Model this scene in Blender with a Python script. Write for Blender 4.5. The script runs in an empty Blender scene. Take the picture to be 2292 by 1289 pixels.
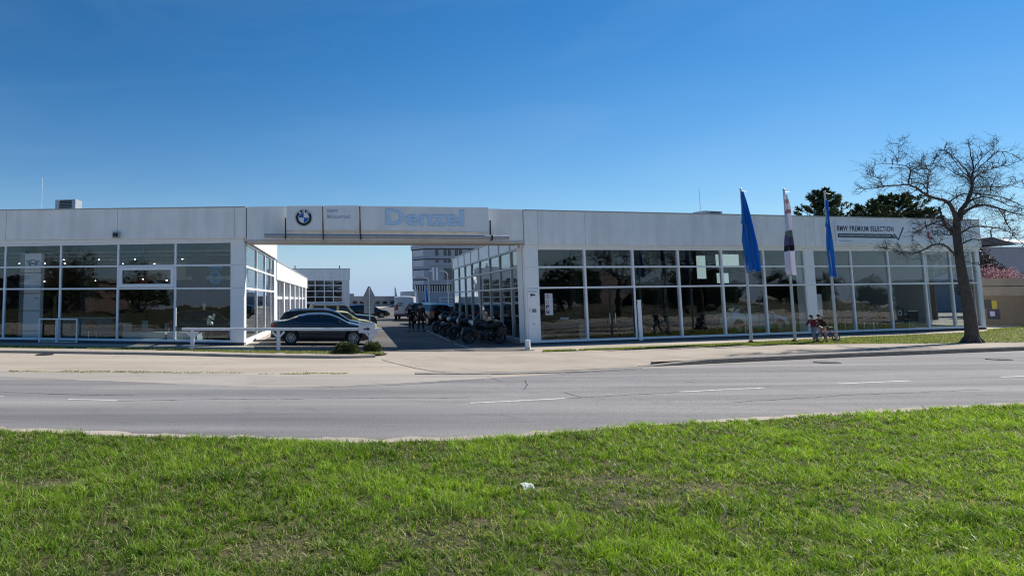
import bpy, bmesh, math, random
import numpy as np
from mathutils import Vector, Matrix, noise as mnoise
random.seed(7)
SC = bpy.context.scene
COL = SC.collection
PI = math.pi
R = math.radians

# ------------------------------------------------------------------ camera, sky, sun, exposure
F, XP, HOR, YP, HC = 1500.0, 580.0, 669.5, 525.0, 2.1     # photo-pixel lens data (2292 px wide)
PITCH = math.atan((HOR - YP) / F)
cam = bpy.data.cameras.new("camera"); camo = bpy.data.objects.new("camera", cam); COL.objects.link(camo)
camo.location = (0, 0, HC); camo.rotation_euler = (PI / 2 + PITCH, 0, 0)
cam.sensor_width = 36.0; cam.lens = F / 2292 * 36.0
cam.shift_x = (1146 - XP) / 2292; cam.shift_y = (YP - 644.5) / 2292
cam.clip_start = 0.1; cam.clip_end = 3000
SC.camera = camo

SUN_AZ, SUN_EL = 20.5, 39.0            # azimuth measured from +X towards +Y, elevation
world = bpy.data.worlds.new("World"); SC.world = world; world.use_nodes = True
wn = world.node_tree; bg = wn.nodes["Background"]
sky = wn.nodes.new("ShaderNodeTexSky"); sky.sky_type = 'NISHITA'; sky.sun_disc = False
sky.sun_elevation = R(SUN_EL); sky.sun_rotation = R(90 - SUN_AZ)
sky.altitude = 200; sky.air_density = 1.0; sky.dust_density = 0.0; sky.ozone_density = 4.0
hs = wn.nodes.new("ShaderNodeHueSaturation"); hs.inputs["Saturation"].default_value = 1.31; hs.inputs["Value"].default_value = 0.84
wn.links.new(sky.outputs[0], hs.inputs["Color"])
tcw = wn.nodes.new("ShaderNodeTexCoord"); spw = wn.nodes.new("ShaderNodeSeparateXYZ"); wn.links.new(tcw.outputs["Generated"], spw.inputs[0])
rpw = wn.nodes.new("ShaderNodeValToRGB"); rpw.color_ramp.interpolation = 'EASE'      # pale blue air low over the horizon
rpw.color_ramp.elements[0].position = 0.0; rpw.color_ramp.elements[0].color = (0.9, 0.9, 0.9, 1); rpw.color_ramp.elements[1].position = 0.36; rpw.color_ramp.elements[1].color = (0, 0, 0, 1); e_ = rpw.color_ramp.elements.new(0.11); e_.color = (0.08, 0.08, 0.08, 1)
wn.links.new(spw.outputs[2], rpw.inputs[0])
mxw = wn.nodes.new("ShaderNodeMix"); mxw.data_type = 'RGBA'; wn.links.new(rpw.outputs[0], mxw.inputs[0]); wn.links.new(hs.outputs[0], mxw.inputs[6]); mxw.inputs[7].default_value = (3.0, 4.25, 6.3, 1)
mpw = wn.nodes.new("ShaderNodeMapping"); mpw.inputs["Scale"].default_value = (1.2, 1.6, 5.0); mpw.inputs["Rotation"].default_value = (0, R(25), 0); wn.links.new(tcw.outputs["Generated"], mpw.inputs[0])
nzw = wn.nodes.new("ShaderNodeTexNoise"); nzw.inputs["Scale"].default_value = 2.2; nzw.inputs["Detail"].default_value = 7; nzw.inputs["Distortion"].default_value = 0.6; wn.links.new(mpw.outputs[0], nzw.inputs["Vector"])
mrw = wn.nodes.new("ShaderNodeMapRange"); mrw.inputs[1].default_value = 0.45; mrw.inputs[2].default_value = 0.85; mrw.inputs[3].default_value = 0.0; mrw.inputs[4].default_value = 0.07; wn.links.new(nzw.outputs[0], mrw.inputs[0])
mx2 = wn.nodes.new("ShaderNodeMix"); mx2.data_type = 'RGBA'; wn.links.new(mrw.outputs[0], mx2.inputs[0]); wn.links.new(mxw.outputs[2], mx2.inputs[6]); mx2.inputs[7].default_value = (5.0, 6.0, 7.5, 1)
wn.links.new(mx2.outputs[2], bg.inputs[0]); bg.inputs[1].default_value = 0.095
sun = bpy.data.lights.new("sun", 'SUN'); suno = bpy.data.objects.new("sun", sun); COL.objects.link(suno)
sun.energy = 5.0; sun.angle = R(0.4); sun.color = (1.0, 0.94, 0.85)
sd = Vector((math.cos(R(SUN_AZ)) * math.cos(R(SUN_EL)), math.sin(R(SUN_AZ)) * math.cos(R(SUN_EL)), math.sin(R(SUN_EL))))
suno.rotation_euler = sd.to_track_quat('Z', 'Y').to_euler(); suno.location = (30, 20, 40)
SC.view_settings.view_transform = 'Standard'; SC.view_settings.look = 'None'
SC.view_settings.exposure = 0.42; SC.view_settings.gamma = 1.0
SC.view_settings.use_curve_mapping = False
SC.cycles.max_bounces = 8; SC.cycles.transparent_max_bounces = 16; SC.cycles.glossy_bounces = 4
SC.cycles.use_denoising = True; SC.cycles.denoising_prefilter = 'NONE'; SC.cycles.pixel_filter_type = 'BLACKMAN_HARRIS'; SC.cycles.filter_width = 1.15; SC.cycles.sample_clamp_indirect = 6.0
SC.cycles.caustics_reflective = False; SC.cycles.caustics_refractive = False

# ------------------------------------------------------------------ from photo pixel to place
def ray(x, y):
    a = (x - XP) / F; b = (YP - y) / F
    return (a, math.cos(PITCH) - b * math.sin(PITCH), math.sin(PITCH) + b * math.cos(PITCH))
def zg(X):                       # the ground rises very gently to the right
    t = X - 10
    return 0.0145 * (0.5 * (t + math.sqrt(t * t + 9))) - 0.0016 if t > -30 else 0.0
def G(x, y, dz=0.0):
    z = 0.0
    for _ in range(25):
        r = ray(x, y); t = (HC - z) / max(-r[2], 1e-4); X = r[0] * t; z = zg(X) + dz
    return Vector((X, r[1] * t, z))
def atY(x, y, Y):
    r = ray(x, y); t = Y / r[1]
    return Vector((r[0] * t, Y, HC + r[2] * t))

# ------------------------------------------------------------------ materials
MATS = {}
def mat(name, col, rough=0.6, metal=0.0, var=0.0, vscale=3.0, bump=0.0, bscale=30.0, spec=0.5, coat=0.0, emit=None, estr=0.0, streak=0.0):
    if name in MATS: return MATS[name]
    m = bpy.data.materials.new(name); m.use_nodes = True
    nt = m.node_tree; b = nt.nodes["Principled BSDF"]; N = nt.nodes.new; L = nt.links.new
    b.inputs["Roughness"].default_value = rough; b.inputs["Metallic"].default_value = metal
    b.inputs["Specular IOR Level"].default_value = spec; b.inputs["Coat Weight"].default_value = coat
    b.inputs["Base Color"].default_value = (*col, 1)
    tc = N("ShaderNodeTexCoord")
    if var > 0:
        n = N("ShaderNodeTexNoise"); n.inputs["Scale"].default_value = vscale; n.inputs["Detail"].default_value = 8; n.inputs["Roughness"].default_value = 0.65
        L(tc.outputs["Object"], n.inputs["Vector"])
        r = N("ShaderNodeValToRGB"); r.color_ramp.elements[0].position = 0.3; r.color_ramp.elements[1].position = 0.7
        r.color_ramp.elements[0].color = (*[c * (1 - var) for c in col], 1); r.color_ramp.elements[1].color = (*[min(1, c * (1 + var)) for c in col], 1)
        L(n.outputs[0], r.inputs[0]); out = r.outputs[0]
        if streak > 0:
            mp = N("ShaderNodeMapping"); mp.inputs["Scale"].default_value = (1.7, 1.7, 0.25); L(tc.outputs["Object"], mp.inputs[0])
            n2 = N("ShaderNodeTexNoise"); n2.inputs["Scale"].default_value = 1.3; n2.inputs["Detail"].default_value = 6; L(mp.outputs[0], n2.inputs["Vector"])
            mr = N("ShaderNodeMapRange"); mr.inputs[1].default_value = 0.42; mr.inputs[2].default_value = 0.75; mr.inputs[3].default_value = 0; mr.inputs[4].default_value = streak
            L(n2.outputs[0], mr.inputs[0])
            mx = N("ShaderNodeMix"); mx.data_type = 'RGBA'; L(mr.outputs[0], mx.inputs[0]); L(out, mx.inputs[6])
            mx.inputs[7].default_value = (*[c * 0.62 for c in col], 1); out = mx.outputs[2]
        L(out, b.inputs["Base Color"])
    if bump > 0:
        n = N("ShaderNodeTexNoise"); n.inputs["Scale"].default_value = bscale; n.inputs["Detail"].default_value = 5
        L(tc.outputs["Object"], n.inputs["Vector"])
        bp = N("ShaderNodeBump"); bp.inputs["Strength"].default_value = bump; bp.inputs["Distance"].default_value = 0.02
        L(n.outputs[0], bp.inputs["Height"]); L(bp.outputs[0], b.inputs["Normal"])
    if emit:
        b.inputs["Emission Color"].default_value = (*emit, 1); b.inputs["Emission Strength"].default_value = estr
    MATS[name] = m
    return m

def glass_mat(name, tint, base_r=0.07, wav=0.012):
    m = bpy.data.materials.new(name); m.use_nodes = True; nt = m.node_tree; N = nt.nodes.new; L = nt.links.new
    for n in list(nt.nodes): nt.nodes.remove(n)
    out = N("ShaderNodeOutputMaterial"); tr = N("ShaderNodeBsdfTransparent"); tr.inputs[0].default_value = (*tint, 1)
    gl = N("ShaderNodeBsdfGlossy"); gl.inputs["Roughness"].default_value = 0.0; gl.inputs[0].default_value = (0.93, 0.96, 0.97, 1)
    lw = N("ShaderNodeLayerWeight"); lw.inputs[0].default_value = 0.5
    pw = N("ShaderNodeMath"); pw.operation = 'POWER'; pw.inputs[1].default_value = 4.2; L(lw.outputs["Facing"], pw.inputs[0])
    ma = N("ShaderNodeMath"); ma.operation = 'MULTIPLY_ADD'; ma.inputs[1].default_value = 0.9 - base_r; ma.inputs[2].default_value = base_r; L(pw.outputs[0], ma.inputs[0])
    mx = N("ShaderNodeMixShader"); L(ma.outputs[0], mx.inputs[0]); L(tr.outputs[0], mx.inputs[1]); L(gl.outputs[0], mx.inputs[2]); L(mx.outputs[0], out.inputs[0])
    tc = N("ShaderNodeTexCoord"); nz = N("ShaderNodeTexNoise"); nz.inputs["Scale"].default_value = 1.1; nz.inputs["Detail"].default_value = 2
    L(tc.outputs["Object"], nz.inputs["Vector"]); bp = N("ShaderNodeBump"); bp.inputs["Strength"].default_value = 1.0; bp.inputs["Distance"].default_value = wav
    L(nz.outputs[0], bp.inputs["Height"]); L(bp.outputs[0], gl.inputs["Normal"])
    MATS[name] = m
    return m

glass = glass_mat("facade glass", (0.87, 0.90, 0.905), 0.05, 0.0022)
glass_far = glass_mat("far glass", (0.35, 0.4, 0.42), 0.12)
carglass = mat("car glass", (0.012, 0.015, 0.018), 0.03, spec=0.9)
white = mat("white coated metal", (0.92, 0.93, 0.93), 0.45, var=0.05, vscale=1.2)
fascia_m = mat("white fascia panel", (0.91, 0.91, 0.89), 0.55, var=0.06, vscale=0.8, streak=0.42)
wall_w = mat("white plaster", (0.78, 0.78, 0.77), 0.7, var=0.05, vscale=0.7, streak=0.2)
frame_m = mat("white window frame", (0.90, 0.92, 0.94), 0.4, var=0.04, vscale=2.0)
greyframe = mat("grey window frame", (0.42, 0.44, 0.45), 0.4, var=0.04)
dark = mat("black metal", (0.02, 0.021, 0.024), 0.45)
steel = mat("brushed steel", (0.55, 0.56, 0.58), 0.32, metal=0.9, var=0.06, vscale=6)
galv = mat("galvanised steel", (0.45, 0.47, 0.48), 0.45, metal=0.5, var=0.12, vscale=9)
plinth = mat("dark blue plinth", (0.05, 0.058, 0.075), 0.6, var=0.15)  # dark bluish tone holds the shade along the wall foot
concrete = mat("concrete", (0.30, 0.28, 0.25), 0.85, var=0.14, vscale=2.2, bump=0.25, bscale=60)
roofmat = mat("roof membrane", (0.16, 0.16, 0.17), 0.9, var=0.15)
soffit = mat("beige soffit", (0.62, 0.58, 0.52), 0.7, var=0.12)
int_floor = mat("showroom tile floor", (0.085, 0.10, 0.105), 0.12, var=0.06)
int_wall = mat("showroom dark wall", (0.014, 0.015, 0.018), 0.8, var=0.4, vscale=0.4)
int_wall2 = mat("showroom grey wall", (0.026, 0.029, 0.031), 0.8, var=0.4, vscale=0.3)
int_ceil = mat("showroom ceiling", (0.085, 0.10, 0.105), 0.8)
lampglow = mat("lamp glow", (1, 1, 1), 0.5, emit=(1, 0.97, 0.9), estr=14.0)
window_glow = mat("lit display", (0.7, 0.8, 0.8), 0.5, emit=(0.62, 0.8, 0.80), estr=0.42)  # glow added for bright far windows, no lamp of the showroom
skyblue = mat("pale blue letters", (0.52, 0.74, 0.95), 0.5)
lilac = mat("faded lilac letters", (0.50, 0.53, 0.70), 0.5)
navy = mat("dark navy print", (0.012, 0.022, 0.07), 0.5)
teal = mat("dark teal print", (0.02, 0.05, 0.07), 0.5)
blackp = mat("black print", (0.012, 0.012, 0.014), 0.4)
redp = mat("red print", (0.45, 0.025, 0.05), 0.5)
logo_blue = mat("logo blue", (0.02, 0.11, 0.42), 0.4)
logo_white = mat("logo white", (0.8, 0.82, 0.84), 0.4)
board = mat("sign board", (0.86, 0.87, 0.87), 0.45, var=0.05, vscale=1.0, streak=0.25)
rubber = mat("tyre rubber", (0.018, 0.018, 0.019), 0.85)
rim_m = mat("alloy rim", (0.42, 0.43, 0.45), 0.3, metal=0.8)
chrome = mat("chrome", (0.7, 0.7, 0.72), 0.12, metal=1.0)
headl = mat("headlight lens", (0.62, 0.66, 0.70), 0.08, spec=0.9)
taill = mat("tail light lens", (0.32, 0.012, 0.02), 0.15, spec=0.8)
bark = mat("bark", (0.085, 0.072, 0.062), 0.95, var=0.35, vscale=9, bump=0.8, bscale=25)
whitepaint = mat("road paint", (0.55, 0.55, 0.53), 0.8, var=0.42, vscale=14)

def ground_mat(name, c1, c2, sc=0.5, fine=90, bump=0.35, tracks=None, rough=0.93, speck=0.25):
    m = bpy.data.materials.new(name); m.use_nodes = True; nt = m.node_tree; b = nt.nodes["Principled BSDF"]; N = nt.nodes.new; L = nt.links.new
    tc = N("ShaderNodeTexCoord"); mp = N("ShaderNodeMapping"); L(tc.outputs["Object"], mp.inputs[0])
    if tracks: mp.inputs["Scale"].default_value = tracks; mp.inputs["Rotation"].default_value = (0, 0, R(-13))
    n1 = N("ShaderNodeTexNoise"); n1.inputs["Scale"].default_value = sc; n1.inputs["Detail"].default_value = 9; n1.inputs["Roughness"].default_value = 0.62; L(mp.outputs[0], n1.inputs["Vector"])
    n2 = N("ShaderNodeTexNoise"); n2.inputs["Scale"].default_value = fine; n2.inputs["Detail"].default_value = 3; L(tc.outputs["Object"], n2.inputs["Vector"])
    r = N("ShaderNodeValToRGB"); r.color_ramp.elements[0].position = 0.33; r.color_ramp.elements[1].position = 0.68
    r.color_ramp.elements[0].color = (*c1, 1); r.color_ramp.elements[1].color = (*c2, 1); L(n1.outputs[0], r.inputs[0])
    mr = N("ShaderNodeMapRange"); mr.inputs[1].default_value = 0.3; mr.inputs[2].default_value = 0.7; mr.inputs[3].default_value = 1 - speck; mr.inputs[4].default_value = 1 + speck; L(n2.outputs[0], mr.inputs[0])
    v = N("ShaderNodeVectorMath"); v.operation = 'SCALE'; L(r.outputs[0], v.inputs[0]); L(mr.outputs[0], v.inputs["Scale"])
    n3 = N("ShaderNodeTexNoise"); n3.inputs["Scale"].default_value = 0.9; n3.inputs["Detail"].default_value = 10; n3.inputs["Roughness"].default_value = 0.7; n3.inputs["Distortion"].default_value = 1.2; L(tc.outputs["Object"], n3.inputs["Vector"])
    m3 = N("ShaderNodeMapRange"); m3.inputs[1].default_value = 0.55; m3.inputs[2].default_value = 0.72; m3.inputs[3].default_value = 1.0; m3.inputs[4].default_value = 0.80; L(n3.outputs[0], m3.inputs[0])
    n4 = N("ShaderNodeTexVoronoi"); n4.inputs["Scale"].default_value = 0.16; L(tc.outputs["Object"], n4.inputs["Vector"])
    sx = N("ShaderNodeSeparateXYZ"); L(n4.outputs["Color"], sx.inputs[0]); m4 = N("ShaderNodeMapRange"); m4.inputs[3].default_value = 0.96; m4.inputs[4].default_value = 1.04; L(sx.outputs[0], m4.inputs[0])
    mm = N("ShaderNodeMath"); mm.operation = 'MULTIPLY'; L(m3.outputs[0], mm.inputs[0]); L(m4.outputs[0], mm.inputs[1])
    v2 = N("ShaderNodeVectorMath"); v2.operation = 'SCALE'; L(v.outputs[0], v2.inputs[0]); L(mm.outputs[0], v2.inputs["Scale"]); v = v2
    L(v.outputs[0], b.inputs["Base Color"]); b.inputs["Roughness"].default_value = rough; b.inputs["Specular IOR Level"].default_value = 0.25
    bp = N("ShaderNodeBump"); bp.inputs["Strength"].default_value = bump; bp.inputs["Distance"].default_value = 0.008; L(n2.outputs[0], bp.inputs["Height"]); L(bp.outputs[0], b.inputs["Normal"])
    MATS[name] = m
    return m
asphalt = ground_mat("road asphalt", (0.155, 0.150, 0.155), (0.33, 0.315, 0.30), 0.42, 38, tracks=(0.10, 1.5, 1), speck=0.30, bump=0.5)
yard = ground_mat("yard asphalt", (0.085, 0.083, 0.082), (0.18, 0.168, 0.15), 0.25, 60)
dust = ground_mat("dusty verge", (0.36, 0.31, 0.25), (0.50, 0.435, 0.355), 0.4, 70, tracks=(0.3, 1.2, 1), speck=0.12)
pave = ground_mat("pavement tan", (0.34, 0.29, 0.235), (0.45, 0.39, 0.32), 0.5, 70, speck=0.1)
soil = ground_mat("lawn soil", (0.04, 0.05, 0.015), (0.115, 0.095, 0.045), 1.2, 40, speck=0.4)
turf = ground_mat("short turf", (0.10, 0.14, 0.03), (0.24, 0.22, 0.10), 1.5, 50, speck=0.4)

# ------------------------------------------------------------------ mesh helpers
WM = {}                                 # world matrix of every object built
def basis(p, q):
    d = (q - p); L = d.length
    if L < 1e-9: d = Vector((0, 0, 1))
    else: d = d / L
    a = Vector((0, 0, 1)) if abs(d.z) < 0.95 else Vector((1, 0, 0))
    u = d.cross(a).normalized(); v = d.cross(u).normalized()
    return d, u, v
class MB:
    def __init__(s): s.v = []; s.f = []; s.m = []
    def add(s, vs, fs, mi=0):
        o = len(s.v); s.v.extend([tuple(a) for a in vs]); s.f.extend([tuple(o + i for i in f) for f in fs]); s.m.extend([mi] * len(fs)); return s
    def hexa(s, p, mi=0):
        return s.add(p, [(0, 3, 2, 1), (4, 5, 6, 7), (0, 1, 5, 4), (1, 2, 6, 5), (2, 3, 7, 6), (3, 0, 4, 7)], mi)
    def box(s, x0, x1, y0, y1, z0, z1, mi=0, zf=None):
        z = zf or (lambda x: 0.0)
        return s.hexa([(x0, y0, z0 + z(x0)), (x1, y0, z0 + z(x1)), (x1, y1, z0 + z(x1)), (x0, y1, z0 + z(x0)),
                       (x0, y0, z1 + z(x0)), (x1, y0, z1 + z(x1)), (x1, y1, z1 + z(x1)), (x0, y1, z1 + z(x0))], mi)
    def tube(s, p, q, r0, r1=None, n=8, mi=0, caps=True):
        p = Vector(p); q = Vector(q); r1 = r0 if r1 is None else r1
        d, u, v = basis(p, q); vs = []
        for c, r in ((p, r0), (q, r1)):
            for i in range(n):
                a = 2 * PI * i / n; vs.append(c + (u * math.cos(a) + v * math.sin(a)) * r)
        fs = [(i, i + n, (i + 1) % n + n, (i + 1) % n) for i in range(n)]
        if caps: fs += [tuple(range(n)), tuple(range(2 * n - 1, n - 1, -1))]
        return s.add(vs, fs, mi)
    def path(s, pts, rad, n=6, mi=0):
        pts = [Vector(p) for p in pts]; vs = []; k = len(pts)
        for j, p in enumerate(pts):
            a = pts[max(0, j - 1)]; b = pts[min(k - 1, j + 1)]; d, u, v = basis(a, b)
            r = rad[j] if hasattr(rad, '__len__') else rad
            for i in range(n):
                t = 2 * PI * i / n; vs.append(p + (u * math.cos(t) + v * math.sin(t)) * r)
        fs = []
        for j in range(k - 1):
            for i in range(n):
                fs.append((j * n + i, (j + 1) * n + i, (j + 1) * n + (i + 1) % n, j * n + (i + 1) % n))
        fs.append(tuple(range(n))); fs.append(tuple(range(k * n - 1, (k - 1) * n - 1, -1)))
        return s.add(vs, fs, mi)
    def lathe(s, prof, c=(0, 0, 0), axis='y', n=24, mi=0, a0=0, a1=2 * PI):   # prof: (along axis, radius)
        c = Vector(c); vs = []; k = len(prof); full = abs(a1 - a0 - 2 * PI) < 1e-6; nn = n if full else n + 1
        for (h, r) in prof:
            for i in range(nn):
                t = a0 + (a1 - a0) * i / n; a, b = r * math.cos(t), r * math.sin(t)
                vs.append(c + (Vector((a, h, b)) if axis == 'y' else Vector((a, b, h)) if axis == 'z' else Vector((h, a, b))))
        fs = []
        for j in range(k - 1):
            for i in range(n if full else n):
                i2 = (i + 1) % nn
                fs.append((j * nn + i, j * nn + i2, (j + 1) * nn + i2, (j + 1) * nn + i))
        return s.add(vs, fs, mi)
    def sphere(s, c, r, nu=10, nv=7, mi=0, sc=(1, 1, 1)):
        prof = [(-math.cos(PI * i / nv), math.sin(PI * i / nv)) for i in range(nv + 1)]
        o = len(s.v); s.lathe([(h, max(a, 1e-3)) for h, a in prof], (0, 0, 0), 'z', nu, mi)
        for i in range(o, len(s.v)):
            x, y, z = s.v[i]; s.v[i] = (c[0] + x * r * sc[0], c[1] + y * r * sc[1], c[2] + z * r * sc[2])
        return s
    def poly(s, pts2, y0, y1, mi=0):   # polygon in x,z extruded along y
        n = len(pts2); vs = [(x, y0, z) for x, z in pts2] + [(x, y1, z) for x, z in pts2]
        fs = [tuple(range(n)), tuple(range(2 * n - 1, n - 1, -1))] + [(i, i + n, (i + 1) % n + n, (i + 1) % n) for i in range(n)]
        return s.add(vs, fs, mi)
    def prism(s, pts2, z0, z1, mi=0):  # polygon in x,y extruded along z
        n = len(pts2); vs = [(x, y, z0) for x, y in pts2] + [(x, y, z1) for x, y in pts2]
        fs = [tuple(range(n - 1, -1, -1)), tuple(range(n, 2 * n))] + [(i, (i + 1) % n, (i + 1) % n + n, i + n) for i in range(n)]
        return s.add(vs, fs, mi)
    def xform(s, M):
        s.v = [tuple(M @ Vector(a)) for a in s.v]; return s
    def build(s, name, mats, parent=None, world=None, local=None, smooth=False, bevel=0.0):
        me = bpy.data.meshes.new(name); me.from_pydata(s.v, [], s.f)
        ms = mats if isinstance(mats, (list, tuple)) else [mats]
        for m in ms: me.materials.append(m)
        if len(ms) > 1: me.polygons.foreach_set("material_index", s.m)
        bm = bmesh.new(); bm.from_mesh(me); bmesh.ops.recalc_face_normals(bm, faces=bm.faces); bm.to_mesh(me); bm.free()
        if smooth:
            me.polygons.foreach_set("use_smooth", [True] * len(me.polygons))
            try: me.set_sharp_from_angle(angle=R(38))
            except Exception: pass
        return link(name, me, parent, world, local, bevel)
def link(name, data, parent=None, world=None, local=None, bevel=0.0):
    o = bpy.data.objects.new(name, data); COL.objects.link(o)
    PMx = WM[parent.name] if parent else Matrix.Identity(4)
    if world is not None: loc = PMx.inverted() @ world
    else: loc = local if local is not None else Matrix.Identity(4)
    if parent: o.parent = parent
    o.matrix_local = loc; WM[o.name] = PMx @ loc
    if bevel > 0:
        b = o.modifiers.new("bevel", 'BEVEL'); b.width = bevel; b.segments = 2; b.limit_method = 'ANGLE'
    return o
def frame(loc, rz=0.0): return Matrix.Translation(Vector(loc)) @ Matrix.Rotation(rz, 4, 'Z')
def tag(o, label=None, cat=None, group=None, kind=None):
    if label: o["label"] = label
    if cat: o["category"] = cat
    if group: o["group"] = group
    if kind: o["kind"] = kind
    return o
def thing(name, label, cat, loc=(0, 0, 0), rz=0.0, group=None):
    o = link(name, None, None, frame(loc, rz)); o.empty_display_size = 0.3
    return tag(o, label, cat, group)
def copy_tree(o, parent=None, M=None):
    c = o.copy(); COL.objects.link(c); c.parent = parent
    if parent is None:
        c.matrix_local = M; WM[c.name] = M
    else: WM[c.name] = WM[parent.name] @ c.matrix_local
    for ch in list(o.children): copy_tree(ch, c)
    return c
def text_mb(body, size, depth=0.01, offset=0.0, align='LEFT', shear=0.0, space=1.0):
    cu = bpy.data.curves.new("t", 'FONT'); cu.body = body; cu.size = size; cu.extrude = depth; cu.offset = offset
    cu.align_x = align; cu.shear = shear; cu.space_character = space; cu.resolution_u = 3
    ob = bpy.data.objects.new("t", cu); COL.objects.link(ob)
    dg = bpy.context.evaluated_depsgraph_get(); me = bpy.data.meshes.new_from_object(ob.evaluated_get(dg))
    b = MB(); b.add([(v.co.x, -v.co.z, v.co.y) for v in me.vertices], [tuple(p.vertices) for p in me.polygons])
    bpy.data.objects.remove(ob); bpy.data.curves.remove(cu); bpy.data.meshes.remove(me)
    return b            # lies in x,z; faces -y
def fit(b, x0, z0, w=None, h=None, y=0.0, zf=None):
    xs = [v[0] for v in b.v]; zs = [v[2] for v in b.v]; ax, bx, az, bz = min(xs), max(xs), min(zs), max(zs)
    sx = w / (bx - ax) if w else None; sz = h / (bz - az) if h else None
    sx = sx or sz; sz = sz or sx; zf = zf or (lambda x: 0)
    b.v = [(x0 + (v[0] - ax) * sx, y + v[1], z0 + (v[2] - az) * sz + zf(x0 + (v[0] - ax) * sx)) for v in b.v]
    return b
def merge(a, b, mi=0): a.add(b.v, b.f, mi); return a

# ------------------------------------------------------------------ ground
def resample(pts, n):
    xs = [p[0] for p in pts]; ys = [p[1] for p in pts]
    t = np.linspace(xs[0], xs[-1], n); return list(zip(t, np.interp(t, xs, ys)))
def smoothline(pts, n):
    xs = np.array([p[0] for p in pts], float); ys = np.array([p[1] for p in pts], float)
    t = np.linspace(xs[0], xs[-1], n); y = np.interp(t, xs, ys)
    k = max(1, n // 24); ker = np.ones(2 * k + 1) / (2 * k + 1)
    yp = np.pad(y, k, mode='reflect', reflect_type='odd'); return list(zip(t, np.convolve(yp, ker, 'valid')))
def sheet(name, near, far, m, dz, rows=6, n=80, jit=0.0, seed=0, kind='structure', dzfar=None, sm=True):
    f = smoothline if sm else resample
    A = f(near, n); B = f(far, n); b = MB(); vs = []
    for j in range(rows + 1):
        t = j / rows
        for i in range(n):
            pa = G(*A[i]); pb = G(*B[i])
            if jit:
                q = mnoise.noise(Vector((pa.x * 1.7, seed, 0))) + 0.6 * mnoise.noise(Vector((pa.x * 6.1, seed + 9, 0)))
                pa.y += jit * q
                q = mnoise.noise(Vector((pb.x * 1.9, seed + 5, 0))) + 0.6 * mnoise.noise(Vector((pb.x * 5.3, seed + 3, 0)))
                pb.y += jit * q
            p = pa.lerp(pb, t); p.z = zg(p.x) + (dz if dzfar is None else dz + (dzfar - dz) * t); vs.append(p)
    fs = [(j * n + i, j * n + i + 1, (j + 1) * n + i + 1, (j + 1) * n + i) for j in range(rows) for i in range(n - 1)]
    b.add(vs, fs); o = b.build(name, m); tag(o, kind=kind)
    return o

b = MB(); xs = [-900, -300, -60] + [x * 1.0 for x in range(-20, 61)] + [100, 300, 900]; ysn = [-500, -60, -5, 20, 60, 200, 900]
b.add([(x, y, zg(min(x, 60)) - 0.008) for y in ysn for x in xs], [(j * len(xs) + i, j * len(xs) + i + 1, (j + 1) * len(xs) + i + 1, (j + 1) * len(xs) + i) for j in range(len(ysn) - 1) for i in range(len(xs) - 1)])
tag(b.build("ground", dust), kind='structure')

EDGE = [(-900, 935), (-300, 950), (0, 966), (250, 974), (500, 986), (800, 995), (1000, 994), (1150, 985), (1500, 955), (1900, 929), (2292, 909), (2900, 884), (3600, 866)]
ROADFAR = [(-900, 822), (-300, 834), (0, 843), (300, 854), (600, 867), (800, 862), (1000, 851), (1150, 843), (1300, 833), (1450, 822), (1700, 810), (1900, 800), (2292, 785), (2900, 765), (3600, 748)]
sheet("road", [(x, y + 14) for x, y in EDGE], ROADFAR, asphalt, 0.0, rows=10, n=140)
sheet("road_edge_dust", [(x, y + 9) for x, y in EDGE], [(x, y - 9 - 5 * (1 if 500 < x < 1500 else 0)) for x, y in EDGE], dust, 0.004, rows=3, n=260, jit=0.16, seed=3)
# paler strip of worn asphalt beside the dusty verge, driveway mouth
LEFTGRASS_N = [(-900, 826), (0, 829), (200, 834), (420, 838), (700, 836)]
sheet("pavement", [(856, 806), (900, 829), (980, 834), (1100, 833), (1300, 828), (1450, 819), (1700, 806), (1900, 796), (2292, 781), (2900, 761), (3600, 745)],
      [(856, 803), (900, 788), (980, 786), (1100, 786), (1215, 786), (1450, 776), (1620, 770), (1900, 760), (2292, 750), (2900, 740), (3600, 730)], pave, 0.004, rows=8, n=140)
worn = ground_mat("worn dusty asphalt", (0.31, 0.285, 0.25), (0.42, 0.385, 0.335), 0.5, 60, tracks=(0.25, 1.3, 1), speck=0.16)
sheet("worn_margin", [(x, y + 1) for x, y in ROADFAR[:7]] + [(1100, 847)], [(-900, 808), (-300, 818), (0, 831), (300, 834), (600, 838), (800, 838), (1000, 838), (1100, 838)], worn, 0.003, rows=4, n=140, jit=0.12, seed=8)
# raised kerb on the right, left traffic island with kerb
def kerb(name, pts, h, w, m, n=90, base=0.0):
    P = [G(*p) for p in smoothline(pts, n)]; b = MB(); vs = []
    for i, p in enumerate(P):
        q = P[min(i + 1, n - 1)] - P[max(i - 1, 0)]; nrm = Vector((-q.y, q.x, 0)).normalized()
        e = min(1, i / 6) ; hh = base + (h - base) * e
        wob = 0.012 * mnoise.noise(Vector((p.x * 2, 3, 0)))
        z = zg(p.x)
        vs += [(p.x, p.y + wob, z - 0.05), (p.x, p.y + wob, z + hh - 0.02), (p.x + nrm.x * 0.02, p.y + nrm.y * 0.02, z + hh), (p.x + nrm.x * w, p.y + nrm.y * w, z + hh), (p.x + nrm.x * w, p.y + nrm.y * w, z - 0.05)]
    fs = [(i * 5 + k, i * 5 + k + 1, (i + 1) * 5 + k + 1, (i + 1) * 5 + k) for i in range(n - 1) for k in range(4)]
    b.add(vs, fs); o = b.build(name, m); tag(o, kind='structure'); return o
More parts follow.
